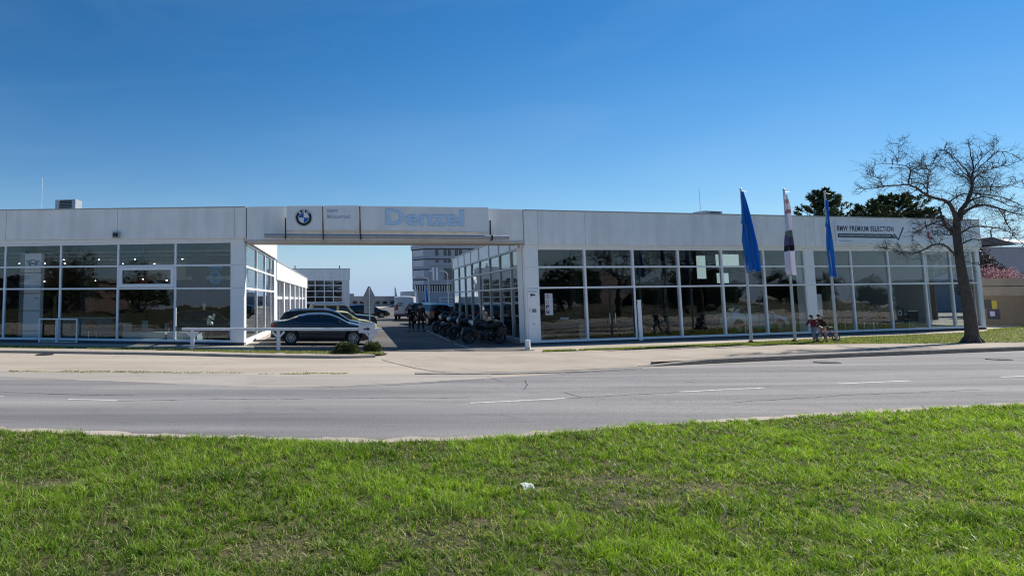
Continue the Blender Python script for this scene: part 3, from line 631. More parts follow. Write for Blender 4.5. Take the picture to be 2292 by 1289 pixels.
MB().prism([(64, 4), (92, 4), (92, 28), (70, 28)], 0, 5.3).build("ground_floor", off_m, ob_, Fo)
# nearer annex
an = thing("annex_building", "blue grey annex with ribbed band and garage door before the office block", "building", (40, 150, 0))
Fa = frame((0, 150, 0), 0)
MB().prism([(34.5, 0), (60, 0), (60, 25), (41.5, 25)], 0, 3.6).build("lower_wall", off_m, an, Fa)
b = MB(); b.box(34.4, 60, -0.1, 0.3, 3.6, 3.75)
for k in range(46): b.box(34.6 + k * 0.55, 34.85 + k * 0.55, -0.25, -0.1, 3.75, 5.2)
b.build("ribbed_band", off_l, an, Fa)
MB().prism([(34.5, 0.0), (60, 0.0), (60, 25), (41.5, 25)], 3.75, 5.3).build("band_back", int_wall2, an, Fa)
MB().prism([(37.6, -1.5), (60, -1.5), (60, 25), (45, 25)], 5.3, 9.6).build("upper_wall", off_m, an, Fa)
MB().prism([(37.4, -1.8), (60, -1.8), (60, 25), (45, 25)], 9.6, 10.1).build("roof_edge", mat("annex edge", (0.33, 0.36, 0.42), 0.7), an, Fa)
MB().box(41.0, 44.4, -1.58, -1.5, 6.4, 8.9).build("window", carglass, an, Fa)
b = MB(); b.box(38.4, 38.7, -1.62, -1.5, 6.2, 9.1); b.box(39.2, 39.5, -1.62, -1.5, 6.2, 9.1); b.build("white_fin", white, an, Fa)
b = MB(); b.box(40.0, 44.5, -0.12, -0.02, 0, 2.7); b.box(40.6, 44.2, -0.15, -0.12, 2.0, 2.15, 1); b.box(40.6, 44.2, -0.15, -0.12, 1.5, 1.6, 1); b.build("garage_door", [mat("pale blue door", (0.42, 0.48, 0.56), 0.6), dark], an, Fa)
MB().box(36.2, 37.6, -0.06, 0, 0.9, 1.7).build("window", carglass, an, Fa)

# ------------------------------------------------------------------ signs on the gateway
def gl(s, y=-0.70): return s
TXT_OFF = -0.004
def arc_letters(chars, angs, rad, size, y, cx, cz):
    b = MB()
    for ch, a in zip(chars, angs):
        t = text_mb(ch, size, 0.012, 0.004, 'CENTER'); zs = [v[2] for v in t.v]; h = max(zs) - min(zs)
        M = Matrix.Translation((cx, y, cz)) @ Matrix.Rotation(R(a), 4, 'Y') @ Matrix.Translation((0, 0, rad - h / 2))
        t.xform(M); merge(b, t)
    return b
def sec(cx, cz, y0, y1, r, a0, a1, n=8):
    return [(cx, cz)] + [(cx + r * math.cos(R(a0 + (a1 - a0) * i / n)), cz + r * math.sin(R(a0 + (a1 - a0) * i / n))) for i in range(n + 1)]
FGS = frame(Vector((GA.x, GA.y, 0)), AG)
yb = -0.62                                   # front plane of the boards
def signboard(s0, s1, z0, z1, dz=0.0):
    b = MB(); b.hexa([(s0, yb, z0), (s1, yb, z0 + dz), (s1, yb + 0.12, z0 + dz), (s0, yb + 0.12, z0), (s0, yb, z1), (s1, yb, z1 + dz), (s1, yb + 0.12, z1 + dz), (s0, yb + 0.12, z1)])
    return b
t1 = thing("sign_board", "square white sign board with round black, blue and white emblem on the gateway", "sign", FGS @ Vector((2.6, yb, 5.2)), AG, "sign boards on the gateway")
signboard(1.84, 3.45, 5.20, 6.33).build("board", board, t1, FGS, bevel=0.01)
cx, cz = 2.62, 5.78; rr = 0.385
b = MB(); b.lathe([(-0.03, 0.0), (-0.03, rr - 0.01), (-0.022, rr), (0.0, rr)], (cx, yb, cz), 'y', 48); em = b.build("emblem", blackp, t1, FGS)
b = MB(); b.lathe([(-0.038, rr * 0.93), (-0.038, rr * 0.97), (-0.03, rr * 0.97)], (cx, yb, cz), 'y', 48, 0)
b.lathe([(-0.042, rr * 0.585), (-0.042, rr * 0.625), (-0.03, rr * 0.625)], (cx, yb, cz), 'y', 48, 0)
for k, (a0, mi) in enumerate(((0, 0), (90, 1), (180, 0), (270, 1))): b.poly(sec(cx, cz, 0, 0, rr * 0.585, a0, a0 + 90), yb - 0.041, yb - 0.03, mi)
b.build("emblem_disc", [logo_white, logo_blue], em, FGS)
arc_letters("BMW", (-38, 0, 38), rr * 0.79, 0.155, yb - 0.032, cx, cz).build("lettering", logo_white, em, FGS)
t2 = thing("sign_board", "blank looking white board with two faded lilac text lines on the gateway", "sign", FGS @ Vector((4.3, yb, 5.2)), AG, "sign boards on the gateway")
signboard(3.54, 5.12, 5.20, 6.33).build("board", board, t2, FGS, bevel=0.01)
b = fit(text_mb("BMW", 0.3, 0.008, 0.006), 3.68, 6.0, h=0.16, y=yb - 0.01); merge(b, fit(text_mb("Motorrad", 0.3, 0.008, 0.006), 3.68, 5.73, w=1.02, y=yb - 0.01)); b.build("lettering", lilac, t2, FGS)
t3 = thing("sign_board", "longest white board with big pale blue company name on the gateway", "sign", FGS @ Vector((8, yb, 5.2)), AG, "sign boards on the gateway")
signboard(5.21, 10.93, 5.19, 6.31, -0.10).build("board", board, t3, FGS, bevel=0.01)
zt_ = lambda s: -0.10 * (s - 5.21) / 5.72
b = fit(text_mb("Denzel", 0.9, 0.02, 0.020, space=1.04), 6.33, 5.44, w=3.48, h=0.72, y=yb - 0.022, zf=zt_); b.build("lettering", skyblue, t3, FGS)
b = fit(text_mb("Denzel", 0.9, 0.01, 0.026, space=1.04), 6.315, 5.425, w=3.51, h=0.75, y=yb - 0.011, zf=zt_); b.build("letter_edge", mat("letter edge blue", (0.36, 0.47, 0.62), 0.5), t3, FGS)
tb = thing("light_tube", "long silver tube clamped under the sign boards of the gateway", "light tube", FGS @ Vector((6, -0.8, 4.95)), AG)
MB().tube((0.83, -0.72, 4.96), (11.75, -0.72, 4.84), 0.095, n=16).build("tube", mat("satin tube", (0.42, 0.43, 0.45), 0.55, metal=0.5, var=0.06), tb, FGS, smooth=True)
b = MB()
for s_, zt2 in ((1.79, 5.78), (3.49, 6.3), (5.165, 6.3), (10.98, 5.62)):
    b = MB(); zz = 4.96 - 0.011 * s_
    b.box(s_ - 0.028, s_ + 0.028, yb - 0.02, yb + 0.04, zz + 0.05, zt2); b.box(s_ - 0.028, s_ + 0.028, yb - 0.26, yb + 0.04, zz - 0.14, zz - 0.10); b.box(s_ - 0.028, s_ + 0.028, yb - 0.27, yb - 0.21, zz - 0.10, zz + 0.1)
    b.box(s_ - 0.028, s_ + 0.028, yb + 0.04, 0.0 - 0.14, zz + 0.05, zz + 0.11); b.build("bracket", dark, tb, FGS)

# banner on the right fascia
yq = -0.20
bn = thing("banner", "wide pale banner with dark lettering, check mark and red mark on the right fascia", "banner", FR @ Vector((23, yq, 5.1)), AR)
zb_ = lambda s: 0.0135 * s - 0.0135 * 18.6
Bz0, Bz1 = 4.99, 6.11
b = MB().box(18.55, 28.6, yq, yq + 0.035, Bz0, Bz1, 0, zb_); b.build("cloth", mat("banner cloth", (0.82, 0.86, 0.92), 0.55, var=0.05, vscale=0.8), bn, FR)
ft = lambda body, x0, z0, w=None, h=None, off=0.0, sp=1.0: fit(text_mb(body, 0.5, 0.004, off, space=sp), x0, z0, w, h, y=yq - 0.006, zf=zb_)
ft("BMW PREMIUM SELECTION", 18.65, 5.64, 3.95, 0.28, 0.006, 1.15).build("lettering", navy, bn, FR)
b = MB(); b.hexa([(18.66, yq - 0.006, 5.30 + zb_(18.66)), (22.75, yq - 0.006, 5.28 + zb_(22.75)), (22.75, yq, 5.28 + zb_(22.75)), (18.66, yq, 5.30 + zb_(18.66)), (18.66, yq - 0.006, 5.51 + zb_(18.66)), (22.45, yq - 0.006, 5.51 + zb_(22.45)), (22.45, yq, 5.51 + zb_(22.45)), (18.66, yq, 5.51 + zb_(18.66))])
b.build("text_bar", teal, bn, FR)
fit(text_mb("GEBRAUCHTWAGEN MIT ZERTIFIKAT, RUNDUM SORGLOS GARANTIERT", 0.2, 0.002), 18.75, 5.36, 3.62, 0.085, y=yq - 0.011, zf=zb_).build("bar_lettering", logo_white, bn, FR)
b = MB(); ck = [(22.55, 5.50), (22.66, 5.50), (22.87, 5.31), (23.36, 5.83), (23.30, 5.87), (22.87, 5.42)]
ck = [(22.5, 5.52), (22.63, 5.52), (22.86, 5.33), (23.34, 5.86), (23.27, 5.88), (22.85, 5.20), (22.8, 5.20)]
b.poly([(22.55, 5.50), (22.86, 5.19), (22.93, 5.25), (22.64, 5.54)], yq - 0.008, yq, 0); b.poly([(22.86, 5.19), (22.93, 5.19), (23.38, 5.88), (23.29, 5.90)], yq - 0.0095, yq, 0)
b.v = [(v[0], v[1], v[2] + zb_(v[0])) for v in b.v]; b.build("check_mark", teal, bn, FR)
ft("www.denzel.at", 18.68, 5.08, 0.95, 0.07).build("web_address", lilac, bn, FR)
b = MB(); b.poly([(25.05, 5.30), (25.55, 5.24), (25.42, 5.38), (25.22, 5.40), (25.20, 5.70), (25.05, 5.62)], yq - 0.006, yq, 0); b.v = [(v[0], v[1], v[2] + zb_(v[0])) for v in b.v]; b.build("red_mark", redp, bn, FR)
ft("DENZEL", 25.45, 5.48, 1.75, 0.27, 0.008).build("company_name", navy, bn, FR)
b = ft("BMW", 24.0, 5.78, 0.25, 0.09); merge(b, ft("AG", 23.85, 5.15, 0.16, 0.09)); b.build("small_print", navy, bn, FR)

# arrow sign fixed on the corner column and the guide post before it
def arrow(b, cx, cz, w, h, y0, y1, left=True, mi=0):
    k = -1 if left else 1
    p = [(cx - k * w / 2, cz - h * 0.17), (cx + k * w * 0.08, cz - h * 0.17), (cx + k * w * 0.08, cz - h / 2), (cx + k * w / 2, cz), (cx + k * w * 0.08, cz + h / 2), (cx + k * w * 0.08, cz + h * 0.17), (cx - k * w / 2, cz + h * 0.17)]
    b.poly(p, y0, y1, mi)
cs = thing("column_sign", "white panel with left arrow and small grey plate on the yard entrance's right pillar", "sign", FR @ Vector((0.38, -0.07, 0.1)), AR)
MB().box(0.10, 0.66, -0.085, -0.058, 0.12, 2.52, 0, zR).build("panel", white, cs, FR, bevel=0.005)
b = MB(); arrow(b, 0.36, 2.26 + 0.03, 0.26, 0.19, -0.095, -0.086); b.build("arrow", blackp, cs, FR)
fit(text_mb("SERVICE MARKT", 0.2, 0.003, 0.003), 0.13, 2.42, 0.48, 0.055, y=-0.092).build("lettering", lilac, cs, FR)
MB().box(0.30, 0.52, -0.095, -0.086, 1.50, 1.66).build("grey_plate", mat("grey plate", (0.22, 0.26, 0.27), 0.6, var=0.2, vscale=30), cs, FR)
MB().box(0.155, 0.175, -0.095, -0.086, 1.56, 1.66).build("small_plate", dark, cs, FR)
b = MB(); b.box(0.335, 0.38, -0.10, -0.086, 0.98, 1.03, 0); b.box(0.43, 0.46, -0.10, -0.086, 0.95, 0.965, 0); b.build("lock", dark, cs, FR)
pb = G(1195, 786); b = MB(); b.tube((0, 0, -0.03), (0, 0, 0.42), 0.11, 0.10, 12); o = thing("short_post", "short white guard post standing before the pillar with the left arrow", "post", (pb.x, pb.y + 0.6, zg(pb.x)))
PBF = frame((pb.x, pb.y + 0.6, zg(pb.x))); b.build("post", white, o, PBF, smooth=True); MB().box(-0.03, 0.03, -0.125, -0.105, 0.05, 0.17).build("reflector", chrome, o, PBF)
MB().prism([(-0.2, -0.2), (0.2, -0.2), (0.2, 0.2), (-0.2, 0.2)], 0.0, 0.025).build("foot_plate", galv, o, PBF)
# info sticker with four pictograms in the first pane
st = thing("info_sticker", "white vertical info sticker with four pictograms on the first pane right of the pillar", "sticker", FR @ Vector((1.3, 0.05, 1.5)), AR)
MB().box(1.10, 1.50, 0.045, 0.058, 1.38, 2.36).build("sheet", mat("sticker white", (0.6, 0.63, 0.70), 0.5), st, FR)
b = MB(); b.lathe([(-0.003, 0.07), (-0.006, 0.09), (0.0, 0.09)], (1.22, 0.044, 2.22), 'y', 24); b.poly([(1.13, 1.88), (1.31, 1.88), (1.22, 2.05)], 0.038, 0.044); b.build("red_pictogram", redp, st, FR)
b = MB(); b.box(1.14, 1.30, 0.038, 0.044, 1.67, 1.82); b.box(1.14, 1.30, 0.038, 0.044, 1.45, 1.60); b.box(1.205, 1.235, 0.038, 0.044, 2.19, 2.25); b.build("blue_pictogram", navy, st, FR)
b = MB(); b.poly([(1.165, 1.90), (1.275, 1.90), (1.22, 2.0)], 0.034, 0.037); b.box(1.20, 1.29, 0.034, 0.037, 1.70, 1.75); merge(b, fit(text_mb("P", 0.2, 0.001), 1.19, 1.475, h=0.10, y=0.0355)); b.build("white_pictogram", logo_white, st, FR)
b = MB()
for k, z in enumerate((2.2, 1.95, 1.72, 1.5)):
    for q in range(3): b.box(1.36, 1.46 - 0.02 * ((k + q) % 2), 0.04, 0.044, z - 0.03 + 0.035 * q, z - 0.018 + 0.035 * q)
b.build("small_print", lilac, st, FR)
# round-pattern sticker in the left wing
ps = thing("round_sticker", "pale turquoise sticker with round ray pattern in the last pane of the left wing", "sticker", FL @ Vector((11.1, 0.05, 2.9)), AL)
tq = mat("pale turquoise print", (0.22, 0.42, 0.50), 0.5); cx, cz = 11.08, 3.05
zz0 = 3.40
cx, cz = 10.98, 3.10
b = MB(); b.box(10.66, 11.32, 0.05, 0.058, 3.46, 3.62, 0)
for k in range(30):
    a = 2 * PI * k / 30
    for r0, r1, wd in ((0.15, 0.21, 0.012), (0.235, 0.31, 0.018)):
        a2 = a + (0.1 if r0 > 0.2 else 0)
        u = Vector((math.cos(a2), 0, math.sin(a2))); n_ = Vector((-u.z, 0, u.x)) * wd
        q = [Vector((cx, 0, cz)) + u * r0 - n_, Vector((cx, 0, cz)) + u * r1 - n_, Vector((cx, 0, cz)) + u * r1 + n_, Vector((cx, 0, cz)) + u * r0 + n_]
        b.poly([(p.x, p.z) for p in q], 0.05, 0.058)
b.poly([(cx, cz - 0.06), (cx + 0.06, cz + 0.02), (cx + 0.03, cz + 0.05), (cx, cz + 0.03), (cx - 0.03, cz + 0.05), (cx - 0.06, cz + 0.02)], 0.05, 0.058)
b.build("ray_pattern", tq, ps, FL)
fit(text_mb("PRÜFSTELLE", 0.2, 0.002, 0.002), 10.69, 3.49, 0.60, 0.10, y=0.047).build("lettering", navy, ps, FL)
# grey pylon with winged badge inside the left wing
py_ = thing("pylon", "tall grey advertising pylon with black winged badge standing inside the left showroom", "pylon", FL @ Vector((1.3, 0.9, 0.1)), AL - R(6))
FP = frame(FL @ Vector((0.95, 0.42, 0.1)), AL - R(4))
pyl = mat("pylon grey", (0.92, 0.88, 0.88), 0.5, var=0.04)
MB().box(0.0, 0.95, 0.0, 0.28, 0.0, 4.28).build("front_panel", pyl, py_, FP, bevel=0.01)
MB().box(-0.30, -0.02, 0.06, 0.34, 0.0, 4.34).build("side_panel", mat("pylon dark grey", (0.20, 0.195, 0.20), 0.4), py_, FP)
b = MB()
for z in (0.42, 1.42, 2.27, 3.30): b.box(-0.31, 0.96, -0.012, 0.0, z, z + 0.03)
b.build("joint_line", dark, py_, FP)
cx, cz = 0.475, 3.78; b = MB(); b.lathe([(-0.01, 0.165), (-0.02, 0.175), (-0.02, 0.205), (0, 0.21)], (cx, 0, cz), 'y', 28)
for sgn in (-1, 1):
    for k, ln in enumerate((0.42, 0.36, 0.30, 0.24)):
        z = cz + 0.13 - k * 0.07; b.poly([(cx + sgn * 0.20, z), (cx + sgn * ln, z + 0.015), (cx + sgn * (ln - 0.03), z - 0.012), (cx + sgn * 0.20, z - 0.028)], -0.02, 0.0)
b.build("winged_badge", blackp, py_, FP); fit(text_mb("MINI", 0.2, 0.005, 0.004), cx - 0.125, cz - 0.045, 0.25, 0.09, y=-0.008).build("lettering", blackp, py_, FP)
fit(text_mb("Denzel", 0.1, 0.003, 0.002), 0.66, 2.02, 0.2, 0.06, y=-0.004).build("small_print", dark, py_, FP)

# furniture inside the left wing
FI = lambda s, d, rz=0.0: frame(FL @ Vector((s, d, 0.11)), AL + rz)
def box_thing(name, label, cat, M, size, m, group=None, part="body", bevel=0.01, extra=None):
    t = link(name, None, None, M); tag(t, label, cat, group)
    MB().box(0, size[0], 0, size[1], 0, size[2]).build(part, m, t, M, bevel=bevel)
    return t
tf = thing("high_table", "low white frame with three legs standing against the second pane of the left wing", "frame", FL @ Vector((2.2, -0.15, 0.02)), AL); MF = frame(FL @ Vector((2.15, -0.16, 0.02)), AL)  # a low white frame, set outside against the glass
b = MB(); b.box(0, 2.02, 0, 0.10, 1.09, 1.15); b.build("top_rail", white, tf, MF, bevel=0.006)
for x, w_ in ((0, 0.06), (0.89, 0.05), (0.96, 0.05), (1.96, 0.06)): MB().box(x, x + w_, 0, 0.10, 0, 1.089).build("leg", white, tf, MF, bevel=0.006)
MB().box(0.065, 1.955, 0.02, 0.08, 0.02, 0.05).build("bottom_rail", white, tf, MF)
plm = mat("pale green plinth", (0.42, 0.50, 0.50), 0.3)
g_ = "display plinths in the left showroom"
box_thing("display_plinth", "long pale plinth in the third pane behind the glass, left of the dark gap", "plinth", FI(6.25, 0.45), (2.15, 1.6, 0.42), plm, g_)
box_thing("display_plinth", "shorter pale plinth just right of the dark gap in the third pane", "plinth", FI(8.5, 0.45), (1.5, 1.6, 0.42), plm, g_)
# sales counter with rounded front, monitors, hanging lamps, chairs (dim, behind the glass)
def chair(M, label, col):
    t = link("lounge_chair", None, None, M); tag(t, label, "chair", "chairs in the left showroom")
    m = mat("chair " + str(col), col, 0.6)
    MB().box(-0.24, 0.24, -0.24, 0.24, 0.42, 0.50).build("seat", m, t, M, bevel=0.03)
    MB().box(-0.24, 0.24, 0.20, 0.26, 0.52, 0.92).build("backrest", m, t, M, bevel=0.03)
    for sx in (-1, 1):
        for sy in (-1, 1): MB().tube((sx * 0.2, sy * 0.2, 0.0), (sx * 0.18, sy * 0.18, 0.42), 0.013).build("leg", chrome, t, M)
chair(FI(4.35, 1.1, 0.6), "reddish chair behind the glass of the second pane right of the pylon", (0.35, 0.12, 0.10))
chair(FI(6.9, 2.2, 2.6), "pale green chair behind the long plinth in the third pane", (0.30, 0.42, 0.38))
ct = thing("counter", "pale green curved counter behind the pylon in the left showroom", "counter", FL @ Vector((2.8, 2.6, 0.11)), AL); MC = FI(2.0, 2.6)
b = MB(); b.prism([(0, 0), (0.6, -0.25), (1.4, -0.3), (2.2, -0.15), (2.6, 0.2), (2.6, 0.6), (0, 0.6)], 0.0, 1.0); b.build("body", mat("counter green", (0.16, 0.24, 0.24), 0.35), ct, MC)
b = MB(); b.prism([(-0.1, -0.1), (0.6, -0.37), (1.4, -0.42), (2.3, -0.25), (2.75, 0.18), (2.75, 0.7), (-0.1, 0.7)], 1.0, 1.05); b.build("top", plm, ct, MC)
ov = thing("flower_vase", "round white flowers in a dark vase behind the white railing's left end", "flowers", FL @ Vector((10.85, 0.9, 0.11)), AL); MO = FI(10.65, 0.6)
MB().lathe([(0, 0.05), (0.2, 0.07), (0.45, 0.04), (0.75, 0.06)], (0, 0, 0), 'z', 14).build("vase", dark, ov, MO, smooth=True)
b = MB()
for k in range(9): b.sphere((random.uniform(-.16, .16), random.uniform(-.1, .1), 1.0 + random.uniform(-.18, .3)), random.uniform(.07, .11), 8, 6)
b.build("blossom", mat("cream blossom", (0.8, 0.85, 0.72), 0.6), ov, MO, smooth=True)
b = MB()
for k in range(6): b.tube((0, 0, 0.7), (random.uniform(-.12, .12), random.uniform(-.08, .08), 1.0), 0.006, n=4)
b.build("stem", mat("stem green", (0.05, 0.12, 0.03), 0.7), ov, MO)
# ceiling spots
spots = [(43.5, 589.5, 4.55), (100.6, 589.5, 4.55), (145, 589.5, 4.55), (142.8, 581, 4.55), (200.6, 590, 4.55), (221.6, 581, 4.55), (275, 590, 4.55), (302, 580, 4.55), (345.5, 590, 4.55), (408, 579.5, 4.55), (426.5, 589, 4.55), (509, 579, 4.55), (99, 629.5, 3.2), (194, 625, 3.2), (320, 624, 3.2), (373, 627, 3.2), (213, 628, 3.2), (313, 628, 3.2)]
for k, (px, py, z) in enumerate(spots):
    r_ = ray(px, py); t_ = (z - HC) / r_[2]; p = Vector((r_[0] * t_, r_[1] * t_, z))
    b = MB(); b.lathe([(0.0, 0.012), (0.0, 0.075), (0.13, 0.05), (0.13, 0.0)], (0, 0, 0), 'z', 10, 0); b.sphere((0, 0, -0.004), 0.05, 8, 5, 1, (1, 1, 0.6)); b.tube((0, 0, 0.13), (0, 0, 4.98 - z), 0.008, n=4)
    o = b.build("spotlight", [galv, lampglow], None, frame(p)); tag(o, "small lit ceiling spot in the left showroom", "spotlight", "lit ceiling spots in the left showroom")

# desk, monitor and rack in the first pane of the right wing
FJ = lambda s, d, rz=0.0: frame(FR @ Vector((s, d, 0.09 + zR(s))), AR + rz)
dk = thing("reception_desk", "black desk tapering downwards behind the first pane of the right wing", "desk", FR @ Vector((2.4, 1.2, 0.1)), AR); MD = FJ(1.95, 0.7)
b = MB(); b.hexa([(0.12, 0.1, 0.35), (1.15, 0.1, 0.35), (1.15, 0.7, 0.35), (0.12, 0.7, 0.35), (0, 0, 0.98), (1.2, 0, 0.98), (1.2, 0.8, 0.98), (0, 0.8, 0.98)]); b.build("body", blackp, dk, MD); MB().box(0.3, 1.0, 0.2, 0.6, 0, 0.35).build("foot", dark, dk, MD)
mo = thing("paper_stack", "white papers lying on the black desk", "papers", MD @ Vector((0.85, 0.3, 0.98)), AR); MM = MD @ Matrix.Translation((0.72, 0.2, 0.981)); b = MB(); b.box(0, .3, 0, .22, 0, .05); b.box(.05, .36, .03, .26, .05, .11); b.build("sheet", logo_white, mo, MM)
box_thing("sofa", "mauve grey low bench left of the black desk behind the glass", "bench", FJ(0.95, 1.6), (1.4, 0.7, 0.75), mat("mauve cloth", (0.16, 0.13, 0.17), 0.8))
tv = thing("standing_poster", "pale poster on a dark stand just right of the broad middle pillar", "poster", FR @ Vector((17.6, 0.3, 0.4)), AR); MT = FJ(17.25, 0.22)
MB().box(0, 0.55, 0, 0.03, 0.85, 2.0).build("sheet", logo_white, tv, MT); b = MB(); b.box(0.05, 0.75, -0.01, 0.05, 0.72, 0.84); b.box(0.2, 0.26, 0, 0.05, 0, 0.72); b.box(0.0, 0.5, -0.1, 0.2, 0, 0.02); b.build("stand", dark, tv, MT)

def desk(M, label, grp, screen=True):
    t = link("office_desk", None, None, M); tag(t, label, "desk", grp)
    MB().box(-0.8, 0.8, -0.4, 0.4, 0.72, 0.76).build("top", plm, t, M)
    for sx in (-0.74, 0.74): MB().box(sx - 0.03, sx + 0.03, -0.36, 0.36, 0, 0.719).build("leg", galv, t, M)
    if screen:
        m_ = link("monitor", None, None, M @ Matrix.Translation((0.2, 0.1, 0.761))); tag(m_, "dark screen on the " + label, "monitor", "screens on the desks behind the glass"); MM_ = WM[m_.name]
        MB().box(-0.28, 0.28, -0.02, 0.02, 0.12, 0.46).build("screen", blackp, m_, MM_); b = MB(); b.box(-0.03, 0.03, -0.01, 0.03, 0.01, 0.12); b.box(-0.12, 0.12, -0.08, 0.08, 0, 0.01); b.build("stand", galv, m_, MM_)
gd = "desks behind the glass"
desk(FI(8.3, 3.2, 0.1), "pale desk behind the opening light's pane", gd); desk(FI(4.6, 3.4, -0.2), "pale desk in the second pane, right of the white frame", gd)
desk(FJ(5.0, 3.2), "pale desk behind the entrance doors", gd); desk(FJ(18.6, 2.6, 0.2), "pale desk right of the broad pillar", gd, False); desk(FJ(26.2, 2.4, -0.1), "pale desk behind the bare tree's left side", gd)
def kids_chair(M, label, col):
    t = chair(M, label, col); return t
for s_, d_, a_, col, lab in ((19.4, 1.5, 0.4, (0.25, 0.12, 0.16), "mauve chair in the pane right of the right blue flag"), (20.3, 1.3, -0.5, (0.12, 0.08, 0.14), "dark violet chair beside the mauve one"), (22.8, 1.4, 0.2, (0.22, 0.18, 0.2), "grey pink chair under the check mark"), (25.4, 1.2, 2.8, (0.02, 0.02, 0.022), "black chair left of the bare tree"), (13.6, 1.2, 0.5, (0.35, 0.08, 0.03), "orange red chair left of the silver car")):
    t = link("lounge_chair", None, None, FJ(s_, d_, a_)); M_ = WM[t.name]; tag(t, lab, "chair", "chairs in the right showroom"); m = mat("chair " + str(col), col, 0.6)
    MB().box(-0.26, 0.26, -0.26, 0.26, 0.40, 0.50).build("seat", m, t, M_, bevel=0.03); MB().box(-0.26, 0.26, 0.2, 0.27, 0.52, 0.98).build("backrest", m, t, M_, bevel=0.03)
    for sx in (-1, 1):
        for sy in (-1, 1): MB().tube((sx * 0.22, sy * 0.22, 0.0), (sx * 0.2, sy * 0.2, 0.40), 0.014).build("leg", chrome, t, M_)
wr = thing("white_ring_display", "black stand with a white ring in the pane left of the bare tree", "display stand", FJ(23.9, 0.8).translation, AR); MW_ = FJ(23.9, 0.8); MB().box(-0.35, 0.35, -0.1, 0.1, 0, 1.15).build("stand", blackp, wr, MW_); b = MB(); b.lathe([(-0.12, 0.09), (-0.13, 0.15), (-0.105, 0.15), (-0.12, 0.09)], (0, 0, 0.9), 'y', 20); b.build("ring", logo_white, wr, MW_)
for s_, d_, lab in ((6.5, 2.6, "upper"), ): pass
rp = thing("wall_picture", "red tinted picture on the back wall of the left showroom", "picture", FL @ Vector((5.0, 6.0, 3.0)), AL); MB().box(4.6, 5.4, 5.9, 5.95, 2.9, 3.5).build("sheet", mat("dim red print", (0.30, 0.03, 0.04), 0.6), rp, FL)

# ------------------------------------------------------------------ roof things
def ac_unit(name, label, p, rz, w, d, h, grp):
    t = thing(name, label, "air conditioner", p, rz, grp); M = frame(p, rz)
    MB().box(0, w, 0, d, 0.06, h).build("casing", galv, t, M, bevel=0.01)
    b = MB(); b.box(w * 0.22, w * 0.82, -0.02, -0.002, 0.10, h - 0.06); b.build("coil_grille", dark, t, M)
    b = MB()
    for k in range(14): b.box(w * 0.22, w * 0.82, -0.028, -0.021, 0.12 + k * (h - 0.2) / 14, 0.135 + k * (h - 0.2) / 14)
    b.build("grille_slats", galv, t, M)
    b = MB(); b.tube((0.02, -0.02, 0.3), (w * 0.22, -0.02, h - 0.03), 0.02, n=5); b.build("strut", white, t, M)
    b = MB(); b.box(0.05, 0.15, 0, d, 0, 0.058); b.box(w - 0.15, w - 0.05, 0, d, 0, 0.058); b.build("foot", dark, t, M)
pu = atY(123, 470, 37.0); ac_unit("air_conditioner", "boxy grey air conditioner with dark grille on the left roof", (pu.x, 37.0, 6.22), AL, 1.22, 0.8, 1.38, "air conditioners on the roofs")
pu = atY(1580, 484, 40.0); pu2 = FR.inverted() @ pu; ac_unit("air_conditioner", "flat grey air conditioner just showing over the right roof edge", (pu.x, 40.0, 6.30 + 0.15), AR, 1.25, 0.9, 0.95, "air conditioners on the roofs")
for px, Y, zt2, lab in ((93, 36.5, 8.75, "thin white aerial mast on the left roof beside the air conditioner"), (1567, 39.0, 8.6, "thin pale aerial mast on the right roof beside the flat air conditioner")):
    q = atY(px, 460, Y); b = MB(); zb2 = 6.15 if px < 500 else 5.3; b.tube((0, 0, 0), (0, 0, zt2 - zb2), 0.022, 0.012, 6); b.box(-0.15, 0.15, -0.15, 0.15, 0, 0.05)
    o = b.build("aerial_mast", white, None, frame((q.x, Y, zb2))); tag(o, lab, "aerial", "aerial masts on the roofs")

# ------------------------------------------------------------------ flags
def flag_pole(px, py, label, ztop, Y=None):
    p = G(px, py); t = thing("flag_pole", label, "flag pole", (p.x, p.y, zg(p.x)), 0, "flag poles before the right wing"); M = frame((p.x, p.y, zg(p.x)))
    b = MB(); b.tube((0, 0, 0), (0, 0, ztop - zg(p.x)), 0.062, 0.036, 12); b.build("pole", steel_w, t, M, smooth=True)
    b = MB(); b.lathe([(0, 0.11), (0.10, 0.11), (0.12, 0.065)], (0, 0, 0), 'z', 12); b.build("base", dark, t, M)
    b = MB(); b.sphere((0, 0, ztop - zg(p.x) + 0.02), 0.05, 8, 6); b.tube((0, 0, ztop - zg(p.x) - 0.06), (0.28, 0.02, ztop - zg(p.x) - 0.09), 0.012, n=5); b.build("top_cap", steel_w, t, M)
    return p
steel_w = mat("pale grey pole paint", (0.50, 0.53, 0.55), 0.35, metal=0.2, var=0.06)
